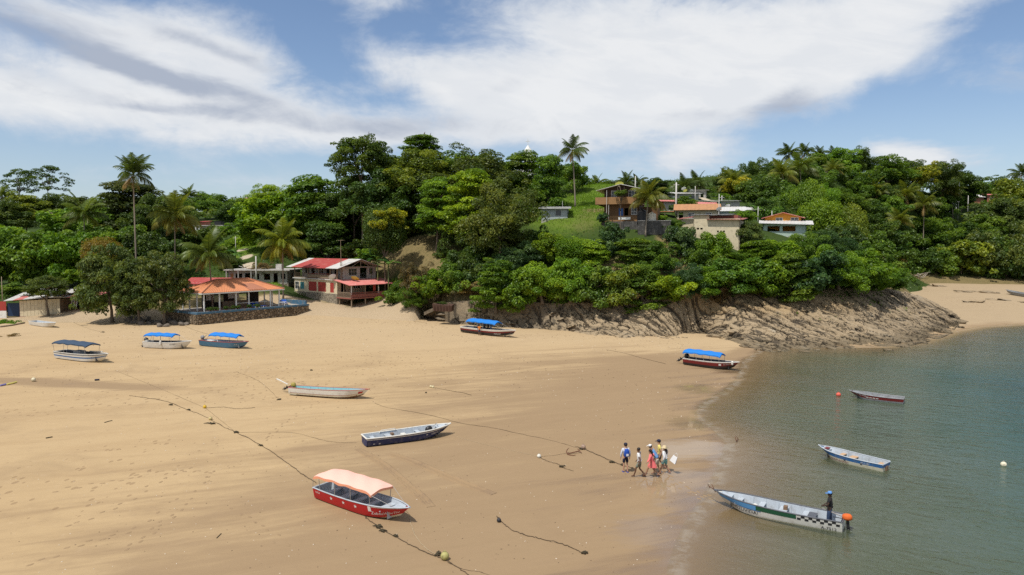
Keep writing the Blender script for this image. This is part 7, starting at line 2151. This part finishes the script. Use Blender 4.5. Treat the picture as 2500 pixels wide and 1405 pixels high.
def person(loc, heading, pose, label, skin, shirt, shorts, sleeves='short', dress=0.0, hat=None, hair='short', height=1.72, footwear=None, group=None, leglen='short', look=0.0):
    P = POSES[pose]; k = height / 1.72; ln = P['lean']
    root = empty('person', loc, heading, label=label, cat='person', group=group)
    root.scale = (k, k, k)
    Vv = lambda *a: Vector(a)
    pel = Vv(0, 0, .93); wst = Vv(ln * .35, 0, 1.08); che = Vv(ln * .8, 0, 1.28); nek = Vv(ln * 1.15 + .0, 0, 1.47); jaw = Vv(ln * 1.3 + .015, 0, 1.56); crn = Vv(ln * 1.38 + .01, 0, 1.655); tp = Vv(ln * 1.4, 0, 1.72)
    sh = {s: Vv(ln, sy_ * .185, 1.40) for s, sy_ in (('L', 1), ('R', -1))}
    hip = {s: Vv(0, sy_ * .095, .88) for s, sy_ in (('L', 1), ('R', -1))}
    sm_ = SKIN[skin]
    V, E, Rd = [pel, wst, che, nek, jaw, crn, tp], [(0, 1), (1, 2), (2, 3), (3, 4), (4, 5), (5, 6)], [(.135, .11), (.125, .10), (.15, .11), .055, .07, .088, .045]
    nose = len(V); V.append(jaw + Vv(.10, 0, .045)); E.append((4, nose)); Rd.append(.018)
    for s, sy_ in (('L', 1), ('R', -1)):
        b = len(V); e_, w_ = Vv(*P['e' + s]), Vv(*P['w' + s])
        dh = (w_ - e_).normalized(); sd = Vv(0, sy_, 0); fw = dh.cross(sd)
        palm = w_ + dh * .06
        V += [sh[s], e_, w_, palm]; E += [(2, b), (b, b + 1), (b + 1, b + 2), (b + 2, b + 3)]; Rd += [.07, .043, .028, (.034, .018)]
        fb = len(V)
        for f_ in range(4):                                               # four fingers and a thumb
            o_ = fw * (.024 - .016 * f_)
            V += [palm + o_ + dh * .05, palm + o_ * 1.1 + dh * (.09 - .006 * abs(f_ - 1.4)) - sd * .022]; E += [(b + 3, fb + 2 * f_), (fb + 2 * f_, fb + 2 * f_ + 1)]; Rd += [.0095, .0075]
        V += [w_ + dh * .035 + fw * .045, w_ + dh * .07 + fw * .06 - sd * .012]; E += [(b + 3, fb + 8), (fb + 8, fb + 9)]; Rd += [.011, .008]
        b = len(V); kn, an = Vv(*P['k' + s]), Vv(*P['a' + s])
        V += [hip[s], kn, kn.lerp(an, .35) + Vv(-.02, 0, 0), an, an + Vv(-.04, 0, -.055), an + Vv(.17, 0, -.065)]; E += [(0, b), (b, b + 1), (b + 1, b + 2), (b + 2, b + 3), (b + 3, b + 4), (b + 3, b + 5)]; Rd += [.088, .056, .054, .034, .03, .03]
    skin_chain('body', V, E, Rd, sm_, root)
    # shirt
    V, E, Rd = [Vv(0, 0, .98 if not dress else .90), wst, che, Vv(ln, 0, 1.42)], [(0, 1), (1, 2), (2, 3)], [(.155, .13), (.15, .125), (.17, .13), (.10, .085)]
    fr_ = {'short': .62, 'long': 1.72, 'none': .2}[sleeves]
    for s in 'LR':
        b = len(V); e_, w_ = Vv(*P['e' + s]), Vv(*P['w' + s])
        V.append(sh[s]); Rd.append(.085); E.append((2, b))
        V.append(sh[s].lerp(e_, min(fr_, 1))); Rd.append(.066); E.append((b, b + 1))
        if fr_ > 1: V.append(e_.lerp(w_, fr_ - .8)); Rd.append(.048); E.append((b + 1, b + 2))
    skin_chain('shirt', V, E, Rd, shirt, root, 1)
    if shorts is not None:
        V, E, Rd = [Vv(0, 0, .99), pel], [(0, 1)], [(.15, .125), (.155, .13)]
        for s in 'LR':
            b = len(V); kn, an = Vv(*P['k' + s]), Vv(*P['a' + s])
            V += [hip[s], hip[s].lerp(kn, .85 if leglen != 'tiny' else .45)]; E += [(1, b), (b, b + 1)]; Rd += [.105, .095]
            if leglen == 'long': V += [kn.lerp(an, .9)]; E += [(b + 1, b + 2)]; Rd += [.065]
        skin_chain('shorts' if leglen != 'long' else 'trousers', V, E, Rd, shorts, root, 1)
    if dress:
        mb = MB(); n_ = 14
        mb.grid(lambda a, b: (.0 + (.15 + .09 * b) * math.cos(6.2832 * a) * (1.25 if b > .5 else 1.1), (.14 + .06 * b) * math.sin(6.2832 * a), 1.02 - (1.02 - dress) * b + .015 * math.sin(a * 25)), n_, 5)
        mb.build('skirt', shirt if shorts is None else shorts, root, True)
    # head things turn with the look
    def head_part(name, mb, mat):
        return mb.build(name, mat, root, True, loc=crn, rot=(0, 0, look))
    if hair:
        mb = MB(); mb.lathe([(.085, -.06), (.102, -.0), (.098, .05), (.06, .085), (.01, .1)], 12, (-.022, 0, 0))
        if hair == 'long':
            mb.tube([(-.07, 0, .02), (-.13, .0, -.1), (-.14, .01, -.3), (-.12, .01, -.48)], [.07, .06, .05, .02], 7)
        head_part('hair', mb, HAIR)
    if hat:
        kind, hm = hat
        mb = MB()
        if kind == 'cap':
            mb.lathe([(.112, -.0), (.115, .04), (.085, .095), (.02, .115)], 12); mb.slab((.09, -.07, .015), (.09, .07, .015), (.21, .05, .0), (.21, -.05, .0), .012)
        else:
            mb.lathe([(.23, -.015), (.235, -.005), (.125, .02), (.118, .09), (.08, .115), (.01, .12)], 16)
        head_part('hat', mb, hm)
    mb = MB()
    for sy_ in (-1, 1):
        mb.lathe([(.004, -.01), (.011, 0), (.004, .01)], 6, (.083, sy_ * .034, -.015)); mb.lathe([(.008, -.028), (.018, 0), (.008, .028)], 6, (.0, sy_ * .092, -.03))
    mb.box(.078, .088, -.022, .022, -.088, -.08)
    head_part('facial_features', mb, SKIN['dark'])
    if footwear:
        for s in 'LR':
            a_ = Vv(*P['a' + s]); slabs(root, 'sandal', footwear, (a_.x - .08, a_.x + .2, a_.y - .05, a_.y + .05, a_.z - .10, a_.z - .075))
    return root


cl = lambda n, c, **k: simple('cloth_' + n, c, .85, .2, 5, **k)
CW, CYEL, CN, CG = cl('white', (.66, .66, .66)), cl('yellow', (.66, .56, .16)), cl('navy', (.014, .016, .04)), cl('sage', (.17, .19, .15))
CP, CB, CK, CT = cl('coral', (.70, .15, .15)), cl('blue_print', (.10, .25, .50), dirt=.7, dirtcol=(.45, .55, .65)), cl('khaki', (.42, .37, .29)), cl('teal', (.16, .36, .36))
CBK, COR, CGR, CRY, CDN = cl('black', (.014, .014, .016)), cl('orange', (.62, .19, .03)), cl('grey', (.10, .10, .10)), cl('royal', (.012, .06, .33)), cl('denim', (.03, .05, .10))
STRAW = cl('straw', (.55, .44, .26))
G_ = 'walkers on the wet sand'
pp = lambda x, y: ground(x, y)
pr1 = person(pp(1527, 1153), R(100), 'stand', 'person in pale long-sleeved shirt and dark shorts with a blue backpack', 'light', cl('pale_print', (.52, .53, .58), dirt=.5, dirtcol=(.3, .3, .4)), CN, 'long', hat=('cap', CN), group=G_, footwear=CRY, height=1.78)
bp_ = MB(); bp_.lathe([(.13, 0), (.17, .06), (.165, .30), (.11, .44), (.03, .47)], 12)
bo = bp_.build('backpack', CRY, None, True, label='blue backpack worn by the person in the pale shirt', cat='backpack'); bo.matrix_world = pr1.matrix_basis @ Matrix.Translation((-.21, 0, .98)) @ Matrix.Diagonal((.75, 1, 1, 1))
pr1.matrix_basis = Matrix.Translation(pr1.location) @ Matrix.Rotation(pr1.rotation_euler.z, 4, 'Z') @ Matrix.Diagonal((*pr1.scale, 1))
bo.matrix_world = pr1.matrix_basis @ Matrix.Translation((-.19, 0, .98)) @ Matrix.Diagonal((.72, 1, 1, 1))
st_ = MB()
for sy_ in (-1, 1): st_.tube([(-.02, sy_ * .08, .42), (.12, sy_ * .10, .46), (.33, sy_ * .10, .40), (.36, sy_ * .12, .2), (.05, sy_ * .15, .05)], .016, 4)
st_.build('strap', CN, bo); MB().box(-.19, -.165, -.07, .07, .07, .2).build('pocket_patch', CW, bo)
person(pp(1561, 1165), R(158), 'walk', 'person in white T-shirt and grey-green shorts walking barefoot', 'brown', CW, CG, 'short', group=G_, height=1.76, look=.4)
person(pp(1592, 1165), R(160), 'stride', 'person in coral pink tunic striding with arms out', 'tan', CP, None, 'long', dress=.62, hair='long', group=G_, height=1.66, footwear=CN)
person(pp(1604, 1158), R(150), 'bent', 'person in blue patterned shirt and white cap bending forward', 'tan', CB, CK, 'short', hat=('cap', CW), group=G_, height=1.74)
person(pp(1611, 1146), R(165), 'walk', 'person in yellow T-shirt and dark cap, farthest of the walkers', 'light', CYEL, CGR, 'short', hat=('cap', CN), group=G_, height=1.84, look=.2)
pr6 = person(pp(1624, 1156), R(135), 'walk', 'person in straw hat, white blouse and teal shorts carrying a white bag', 'tan', CW, CT, 'long', hat=('hat', STRAW), hair='long', group=G_, height=1.66)
bg_ = MB(); bg_.hexa([(-.05, -.22, 0), (.05, -.22, 0), (.05, .22, 0), (-.05, .22, 0), (-.02, -.16, .42), (.02, -.16, .42), (.02, .16, .42), (-.02, .16, .42)])
q = pr6.location; bo = bg_.build('tote_bag', CW, None, loc=(q.x + .42, q.y - .12, q.z + .72), rot=(.35, .2, R(40)), label='white tote bag swinging at the straw hat walker', cat='bag')
MB().tube([(0, -.12, .42), (-.02, -.06, .62), (-.02, .06, .62), (0, .12, .42)], .012, 4).build('strap', CW, bo)
VT.matrix_basis = Matrix.Translation(VT.location) @ VT.rotation_euler.to_matrix().to_4x4()
op = VT.matrix_basis @ Vector((hV.L * .10, .12, .16))
person(op, R(150), 'steer', 'boatman in black shirt and blue cap standing at the checkered stern', 'dark', CBK, CDN, 'short', hat=('cap', cl('cap_blue', (.10, .25, .55))), height=1.74, leglen='long', look=.3)
EB.matrix_basis = Matrix.Translation(EB.location) @ EB.rotation_euler.to_matrix().to_4x4()
eb = lambda u, y, z: EB.matrix_basis @ Vector((hE.L * u, y, z))
GB = 'people at the boat near the rocks'
person(eb(.27, .1, .05), R(-10), 'sit', 'person in white shirt sitting at the stern under the far blue canopy', 'dark', CW, CDN, group=GB, leglen='long')
person(eb(.385, .4, .24), R(200), 'stand', 'person in grey standing under the far blue canopy', 'dark', CGR, CDN, group=GB, height=1.62, leglen='long')
person(eb(.46, .3, .24), R(170), 'stand', 'person in black standing under the far blue canopy', 'dark', CBK, CBK, group=GB, height=1.6, leglen='long')
person(eb(.55, -.1, .05), R(160), 'sit', 'person in pale blue shirt sitting forward under the far blue canopy', 'dark', cl('pale_blue', (.35, .42, .55)), CDN, group=GB, leglen='long')
q = eb(.44, -1.5, 0)
person((q.x, q.y, sz1(q.x, q.y)), R(95), 'stand', 'person in orange shirt leaning at the side of the far canopied boat', 'brown', COR, CDN, group=GB, height=1.6)

# ------------------------------------------------------------------ ropes, buoys and small things on the sand
ROPED = simple('dark_wet_rope', (.085, .058, .034), .9, .5, 4, bump=.01, bscale=30, space='pos'); ROPEP = simple('pale_rope', (.42, .34, .22), .9, .3, 4, space='pos'); WEED = simple('rope_weed', (.05, .04, .022), .95, .5, 6, bump=.03, bscale=12)


def rope(pts, r, mat, label, z0=None, ends=None):
    P = [ground(*q) for q in pts]
    if ends: P = ends(P)
    Q = []
    g_ = random.Random(len(pts) * 7 + int(pts[0][0]))
    n = len(P) - 1
    for i in range(n * 8 + 1):
        q = cat(P, i / (n * 8))
        Q.append(Vector((q.x + g_.gauss(0, r * .7), q.y + g_.gauss(0, r * .9), sz1(q.x, q.y) + r * .7 + (g_.random() < .1) * r)))
    o = Q[0].copy()
    rr = [r * g_.uniform(.8, 1.25) for _ in Q]
    return MB().tube([q - o for q in Q], [x_ * .5 for x_ in rr], 5).build('mooring_rope', mat, None, True, loc=o, label=label, cat='rope', group='mooring ropes')


for pts, r, mt, lab in [
    ([(315, 967), (400, 980), (455, 1000), (500, 1018), (545, 1043), (577, 1057), (640, 1090), (700, 1130), (740, 1160), (772, 1180)], .034, ROPED, 'long dark weedy rope running down to the stern of the red boat'),
    ([(280, 905), (380, 945), (450, 975), (500, 997), (540, 1028), (577, 1057)], .014, ROPED, 'thin line from the canopied boats to the knot on the dark rope'),
    ([(577, 1057), (640, 1056), (720, 1058), (800, 1078), (870, 1082)], .016, ROPED, 'thin rope from the knot to the navy boat stern'),
    ([(504, 997), (545, 995), (580, 999), (622, 996)], .026, ROPED, 'short rope trailing from the yellow buoy'),
    ([(580, 910), (620, 925), (650, 945), (680, 975)], .018, ROPED, 'thin rope on the sand behind the peeling white boat'),
    ([(888, 1262), (925, 1288), (985, 1322), (1030, 1345), (1065, 1360), (1095, 1372), (1130, 1395), (1160, 1420)], .036, ROPED, 'thick dark rope leaving the red boat toward the bottom edge'),
    ([(1000, 1262), (1006, 1290), (1018, 1315), (1040, 1340), (1066, 1357)], .020, ROPEP, 'pale bow line of the red boat'),
    ([(1085, 1368), (1120, 1388), (1170, 1398), (1210, 1412)], .018, ROPED, 'thin loose rope beside the greenish buoy'),
    ([(1213, 1262), (1230, 1280), (1260, 1300), (1300, 1312), (1340, 1322), (1380, 1332), (1410, 1345), (1428, 1354)], .036, ROPED, 'single dark rope lying alone in the middle of the wet sand'),
    ([(915, 985), (945, 996), (1000, 1005), (1060, 1017), (1130, 1035), (1200, 1045), (1260, 1058), (1340, 1075), (1405, 1093)], .022, ROPED, 'long rope from the peeling white boat to the brown buoy'),
    ([(1405, 1092), (1425, 1097), (1450, 1108), (1490, 1125), (1520, 1138), (1545, 1144)], .036, ROPED, 'weedy dark rope ending at the walkers'),
    ([(1098, 1048), (1115, 1067), (1150, 1077), (1200, 1090), (1260, 1103), (1312, 1115)], .015, ROPEP, 'pale bow line of the navy boat'),
    ([(1318, 1118), (1340, 1128), (1362, 1134), (1375, 1142), (1366, 1140), (1400, 1151)], .024, ROPED, 'curled rope below the white buoy'),
    ([(1320, 1115), (1350, 1113), (1382, 1107)], .014, ROPED, 'thin line between the white buoy and the rusty anchor'),
    ([(1062, 948), (1100, 955), (1130, 960), (1150, 966)], .03, ROPED, 'rope trailing from the pair of small buoys'),
    ([(1480, 855), (1520, 862), (1560, 873), (1625, 889)], .03, ROPED, 'rope on the sand before the maroon boat'),
    ([(440, 790), (470, 805), (505, 816), (530, 821)], .022, ROPED, 'rope from the boulders to the steel blue boat'),
    ([(178, 787), (200, 797), (222, 805), (250, 812)], .022, ROPED, 'frayed rope on the sand near the small white skiff'),
    ([(1010, 785), (1025, 787), (1042, 790)], .03, ROPED, 'short rope near the small dark skiff')]:
    rope(pts, r, mt, lab)
KNOTS = ['knot of weed on the long dark rope, nearest its upper end', 'second weed knot down the long dark rope', 'big weed tangle beside the tan buoy on the long dark rope', 'junction knot where thin ropes meet the long dark rope', 'small weed knot on the long dark rope below the junction', 'weed tangle on the rope just below the red boat', 'second weed tangle below the red boat', 'small knot on the rope between red boat and greenish buoy', 'weed tangle touching the greenish buoy', 'weed on the rope just short of the walkers', "last bit of weed before the walkers' feet", 'knot ending the lone rope on the wet sand', 'curl of rope below the white buoy', 'dark weed bit behind the peeling white boat', 'weed at the end of the thin rope by the white boat', 'knot on the rope behind the steel blue boat', 'speck of weed near the pair of tan buoys', 'frayed weed end near the small white skiff', 'weed under the brown weathered buoy']
for k, (x, y, s_) in enumerate([(417, 990, .16), (460, 1002, .18), (518, 1036, .3), (577, 1057, .26), (637, 1089, .16), (925, 1288, .24), (935, 1297, .2), (966, 1311, .16), (1068, 1357, .26), (1494, 1130, .22), (1520, 1137, .18), (1426, 1353, .16), (1370, 1141, .2), (760, 905, .2), (682, 977, .22), (520, 820, .2), (1040, 960, .1), (252, 812, .25), (1422, 1098, .2)]):
    q = ground(x, y)
    mb = MB(); g_ = random.Random(k); s_ *= .72
    for j in range(9):
        a, b = Vector((g_.gauss(0, s_ * .5), g_.gauss(0, s_ * .5), .02)), Vector((g_.gauss(0, s_ * .8), g_.gauss(0, s_ * .6), g_.uniform(.02, s_ * .4)))
        mb.tube([a, a.lerp(b, .5) + Vector((0, 0, .05)), b], [.03, .045, .015], 5)
    mb.build('weed_clump', WEED, None, True, loc=q, label=KNOTS[k], cat='weed clump', group='weedy knots on the ropes')


def buoy(px, py, r, col, label, water=False, squash=1.0):
    q = atz(px, py, .0) if water else ground(px, py)
    mt = simple('buoy_%d_%d' % (px, py), col, .6, .3, 3, dirt=.5)
    o = empty('buoy', (q.x, q.y, (.0 if water else q.z)), 0, label=label, cat='buoy', group='mooring buoys')
    MB().lathe([(r * math.sin(math.pi * k / 8) + .002, r - r * math.cos(math.pi * k / 8) * squash) for k in range(9)], 14).build('float', mt, o, True, loc=(0, 0, -r * (.5 if water else .12)))
    MB().tube([(r * .3 * math.cos(a), 0, r * (1.9 if not water else 1.5) + r * .25 * math.sin(a)) for a in [math.pi * k / 6 for k in range(7)]], r * .08, 5).build('ring', mt, o)


for b in [(500, 997, .14, (.62, .40, .03), 'yellow buoy on the sand above the long dark rope'), (514, 1026, .14, (.52, .42, .2), 'tan buoy on the long dark rope'), (1086, 1367, .19, (.36, .33, .12), 'greenish buoy on the rope near the bottom edge'), (1316, 1118, .13, (.68, .66, .58), 'white buoy between the navy boat and the walkers'),
          (1424, 1097, .17, (.32, .22, .16), 'brown weathered buoy on the rope toward the walkers'), (1052, 947, .13, (.60, .52, .32), 'one of the pair of small tan buoys, farther from the boat rope'), (1057, 948, .13, (.60, .52, .32), 'one of the pair of small tan buoys, tied to the rope'), (82, 932, .2, (.62, .55, .38), 'ivory buoy lying in the dark puddle'), (996, 771, .26, (.7, .69, .64), 'white buoy by the small dark skiff'),
          (1218, 1275, .11, (.03, .03, .035), 'black buoy at the end of the lone rope')]: buoy(*b)
buoy(2047, 967, .21, (.72, .12, .08), 'pink-red buoy floating beside the grey and red boat', True); buoy(2450, 1138, .18, (.68, .62, .46), 'ivory buoy floating alone offshore', True)


def anchor(loc, rz, s, label, tilt=0.3):
    RU = simple('rusty_iron', (.13, .055, .03), .85, .5, 5)
    o = empty('anchor', loc, rz, label=label, cat='anchor', group='anchors'); o.rotation_euler = (tilt, 0, rz); o.scale = (s, s, s)
    MB().tube([(0, 0, .05), (1.0, 0, .12)], .035, 6).build('shank', RU, o)
    for sg in (-1, 1): MB().tube([(0, 0, .05), (.05, sg * .22, .07), (.22, sg * .38, .12), (.38, sg * .42, .18)], [.035, .035, .03, .01], 5).build('fluke', RU, o)
    MB().tube([(.95, -.25, .12), (.95, .25, .12)], .022, 5).build('stock', RU, o)


anchor(ground(1385, 1110), .5, 1.0, 'rusty anchor lying on the sand by the brown buoy'); anchor(atz(1797, 1078, .05), 1.2, .7, 'small anchor standing in the shallows', 1.0)
q = VT.matrix_basis @ hV.pt(1.0, 1.0, 1); anchor(q + Vector((-.05, 0, .0)), 1.9, .6, 'iron anchor hung over the bow of the long checkered boat', 1.1)

# drag marks left by a hull
for pts, lab in [([(872, 1097), (920, 1125), (960, 1155), (1000, 1190), (1030, 1215), (1052, 1238)], 'hull drag mark on the sand nearer the red boat'), ([(945, 1107), (1000, 1125), (1060, 1150), (1130, 1180), (1205, 1207)], 'hull drag mark on the sand nearer the navy boat')]:
    P = [ground(*q) for q in pts]
    mb = MB(); n = 60
    prof = [(-.34, -.01), (-.26, .045), (-.18, .0), (-.10, -.012), (-.02, .02), (.06, -.012), (.14, .0), (.22, .055), (.30, .035), (.38, -.01)]
    g_ = random.Random(6)
    rows = []
    for i in range(n + 1):
        q = cat(P, i / n); q2 = cat(P, min(i / n + .01, 1)) - cat(P, max(i / n - .01, 0)); nn = Vector((-q2.y, q2.x, 0)).normalized()
        f_ = min(1, i / 6, (n - i) / 10)
        rows.append(mb.add([(q.x + nn.x * a * .85, q.y + nn.y * a * .85, sz1(q.x + nn.x * a, q.y + nn.y * a) + .012 + (1.7 * b + .016 * g_.gauss(0, 1) * (abs(a) < .33)) * f_ - (.03 if abs(a) > .33 else 0)) for a, b in prof]))
    for a, b in zip(rows[:-1], rows[1:]):
        for k in range(len(prof) - 1): mb.face(a + k, b + k, b + k + 1, a + k + 1)
    me = mb.mesh('drag_mark', SAND, True); fattr(me, 'shore', [20.0] * len(mb.v)); fattr(me, 'wetzone', [.82] * len(mb.v)); fattr(me, 'film', [0.0] * len(mb.v))
    link('drag_mark', me, label=lab, kind='structure')

# footprints: shallow pressed ovals along the walked lines
g_ = random.Random(41)
mb = MB()
TRAILS = [[(1738, 1215), (1690, 1196), (1640, 1175), (1600, 1168)], [(1742, 1222), (1690, 1206), (1630, 1182), (1566, 1170)], [(1745, 1230), (1670, 1200), (1600, 1180), (1530, 1158)], [(1748, 1226), (1680, 1190), (1632, 1162)],
          [(150, 1290), (260, 1250), (340, 1210), (400, 1170), (470, 1140)], [(120, 1200), (240, 1180), (330, 1165), (430, 1120)], [(300, 1345), (380, 1290), (450, 1235), (520, 1150)], [(60, 1380), (200, 1330), (330, 1290), (440, 1215)], [(330, 1160), (420, 1150), (520, 1155)],
          [(1130, 835), (1160, 832), (1185, 826)], [(900, 780), (1010, 800), (1130, 822)], [(640, 850), (760, 830), (900, 800)], [(470, 870), (560, 862), (640, 850)], [(900, 1180), (1000, 1160), (1120, 1110), (1240, 1060)], [(560, 1240), (650, 1290), (720, 1360)], [(780, 980), (700, 1030), (640, 1080)]]
for tr in TRAILS:
    P = [ground(*q) for q in tr]
    Lt = sum((b - a).length for a, b in zip(P[:-1], P[1:])); n = int(Lt / .62)
    for i in range(n):
        if g_.random() < .12: continue
        q = cat(P, (i + .5) / n); d_ = (cat(P, min((i + 1) / n, 1)) - q); d_.z = 0; d_ = d_.normalized() if d_.length > 1e-6 else Vector((1, 0, 0)); n_ = Vector((-d_.y, d_.x, 0))
        c = q + n_ * (.12 if i % 2 else -.12) + Vector((g_.gauss(0, .08), g_.gauss(0, .08), 0)); z = float(beach_fn(np.array([c.x]), np.array([c.y]))[0])
        k0 = mb.add([(c.x, c.y, z - .004)] + [tuple(c + d_ * (.125 * math.cos(a)) + n_ * (.048 * math.sin(a)) + Vector((0, 0, z - c.z + .012))) for a in [6.2832 * j / 8 for j in range(8)]])
        k1 = mb.add([tuple(c + d_ * (.165 * math.cos(a)) + n_ * (.08 * math.sin(a)) + Vector((0, 0, z - c.z + .002))) for a in [6.2832 * j / 8 for j in range(8)]])
        for j in range(8):
            mb.face(k0, k0 + 1 + j, k0 + 1 + (j + 1) % 8); mb.face(k0 + 1 + j, k1 + j, k1 + (j + 1) % 8, k0 + 1 + (j + 1) % 8)
me = mb.mesh('footprints', SAND, True); fattr(me, 'shore', [20.0] * len(mb.v)); fattr(me, 'wetzone', [.72] * len(mb.v)); fattr(me, 'film', [0.0] * len(mb.v))
link('footprints', me, label='lines of footprints pressed into the damp sand', kind='stuff')

# boulders under the beach trees
bank = empty('boulder_bank', ground(360, 790), 0, label='bank of dark boulders under the beach trees', cat='boulders')
g_ = random.Random(12)
BOULD = simple('boulder_stone', (.15, .125, .10), .9, .6, 1.2, dirt=.5, bump=.06, bscale=4)
BM_ = [rock_mesh('boulder_shape', 300 + i, .72, BOULD) for i in range(6)]
for k in range(85):
    f_ = g_.random(); px_ = 262 + 215 * f_; py_ = 772 + 24 * math.sin(f_ * 2.6) * g_.uniform(.2, 1.05) + 6 * f_
    q = ground(px_, py_); s_ = g_.uniform(.28, .75)
    o = link('boulder', BM_[k % 6], bank, (q.x - bank.location.x, q.y - bank.location.y, max(q.z, 0) - bank.location.z + s_ * .25 + .5 * max(0, 1 - (py_ - 765) / 25)), (g_.uniform(-.4, .4), g_.uniform(-.4, .4), g_.uniform(0, 6)), (s_, s_, s_))

# odds and ends
def stick(pts, r, mat, name, label, cat_='stick', group=None):
    P = [ground(x, y) for x, y in pts]; o = P[0]
    return MB().tube([q - o + Vector((0, 0, r)) for q in P], r, 5).build(name, mat, None, loc=o, label=label, cat=cat_, group=group)


stick([(255, 1033), (265, 1030), (274, 1028)], .03, WEED, 'driftwood_stick', 'dark driftwood stick above the footprints'); stick([(529, 1315), (540, 1304)], .02, WEED, 'driftwood_stick', 'thin stick stuck on the near sand'); stick([(112, 1071), (128, 1068)], .035, WEED, 'driftwood_stick', 'flat dark wood piece on the near sand'); stick([(231, 930), (243, 929)], .08, CN, 'tarp_scrap', 'dark blue scrap beside the puddle', 'scrap')
stick([(0, 944), (18, 940)], .09, cl('purple', (.2, .18, .4)), 'fishing_net', 'purple rolled net at the picture edge', 'net'); stick([(16, 941), (30, 938), (40, 935)], .09, CYEL, 'fishing_net', 'yellow rolled net at the picture edge', 'net'); stick([(1124, 787), (1132, 784), (1138, 785)], .16, CBLUE, 'tarp_scrap', 'crumpled blue tarp by the far canopied boat', 'scrap')
stick([(2165, 703), (2190, 701), (2215, 704), (2245, 707)], .14, PPLANK, 'driftwood_log', 'long pale log on the rock by the far beach', 'log', 'driftwood logs'); stick([(2226, 688), (2240, 689)], .45, PBLACK, 'driftwood_log', 'short dark log on the far beach', 'log', 'driftwood logs'); stick([(0, 800), (30, 796), (60, 790)], .12, WOOD, 'driftwood_log', 'dark pole lying before the cream shed', 'log', 'driftwood logs')
q = at(1084, 757, 115.0); wk = empty('wrecked_hulk', (q.x, q.y, q.z), -.2, label='rusted brown wreck overgrown with weeds on the dark rocks', cat='wreck'); wk.scale = (.8, .8, .7)
RU = simple('dark_rust', (.075, .038, .025), .9, .5, 3, dirt=.5)
mb = MB(); mb.hexa([(-2.0, -1.0, -.2), (1.9, -1.1, -.3), (1.8, 1, -.2), (-1.8, 1, -.2), (-2.2, -1.1, 1.5), (2.0, -1.2, 1.1), (1.9, 1.1, 1.3), (-2.1, 1.1, 1.6)]); mb.build('shell', RU, wk)
for k in range(6): slabs(wk, 'broken_frame', RU, (-1.8 + .65 * k, -1.65 + .65 * k, -1.3, -1.18, -.1, 1.0 + .15 * (k % 3)))
o = link('weeds', CROWN['bushy', 0], wk, (-.6, .2, 1.6), None, (1.2, .8, .4)); o.color = (.07, .11, .02, 1)
snag = at(2245, 676, 205); sn = empty('dead_snag', (snag.x, snag.y, land1(snag.x, snag.y)), 0, label='bleached dead branches on the far beach', cat='branch')
g_ = random.Random(2)
BLEACH = simple('bleached_wood', (.42, .36, .29), .9, .3)
for k in range(9):
    a = g_.uniform(-1, 1); MB().tube([(0, 0, 0), (a * 1.5 + g_.gauss(0, .5), g_.gauss(0, .6), g_.uniform(.5, 1.6)), (a * 3.2, g_.gauss(0, .8), g_.uniform(.2, 2.6))], [.14, .09, .03], 5).build('branch', BLEACH, sn)
tree(18, 815, 845, 26, 96, 'fine', 'brown', 'dry brown beach plant at the picture edge', 'bush', None, 'dry_plant', False)

# pebbles and shell crumbs
rng = np.random.default_rng(17)
ico = rock_mesh('x', 3, .6, sub=1); IV = np.array([v.co for v in ico.vertices]); IF = np.array([list(p_.vertices) for p_ in ico.polygons])
for nm_, n, c_, lab, lo, hi in (('pebbles', 1100, (.16, .11, .07), 'dark pebbles and weed crumbs strewn over the sand', .015, .045), ('shell_crumbs', 800, (.62, .54, .43), 'pale shell and coral crumbs strewn over the sand', .015, .045)):
    X = rng.uniform(-62, 24, n * 4); Y = 26 + 82 * rng.random(n * 4) ** 1.2
    k = (shore(X, Y) > .5) & (np.abs(X) < Y * .76) & (fbm(X * .06, Y * .12, 3, 5 + n) + .12 * rng.random(n * 4) > .56)
    X, Y = X[k][:n], Y[k][:n]; Z = beach_fn(X, Y)
    s_ = rng.uniform(lo, hi, len(X)) * np.clip(Y / 55, .8, 1.5)
    th = rng.uniform(0, 6.28, len(X)); c2, s2 = np.cos(th), np.sin(th)
    Vx = IV[None, :, 0] * c2[:, None] * 1.6 - IV[None, :, 1] * s2[:, None]; Vy = IV[None, :, 0] * s2[:, None] * 1.6 + IV[None, :, 1] * c2[:, None]
    Vv = np.stack([X[:, None] + Vx * s_[:, None], Y[:, None] + Vy * s_[:, None], Z[:, None] + (IV[None, :, 2] + .25) * s_[:, None]], -1).reshape(-1, 3)
    Ff = (IF[None] + (np.arange(len(X)) * len(IV))[:, None, None]).reshape(-1, 3)
    link(nm_, np_mesh(nm_, Vv, Ff, [simple('crumb_' + nm_, c_, .9, .4, 3)]), label=lab, kind='stuff')
bpy.data.meshes.remove(ico)

bpy.data.scenes.remove(TMP)
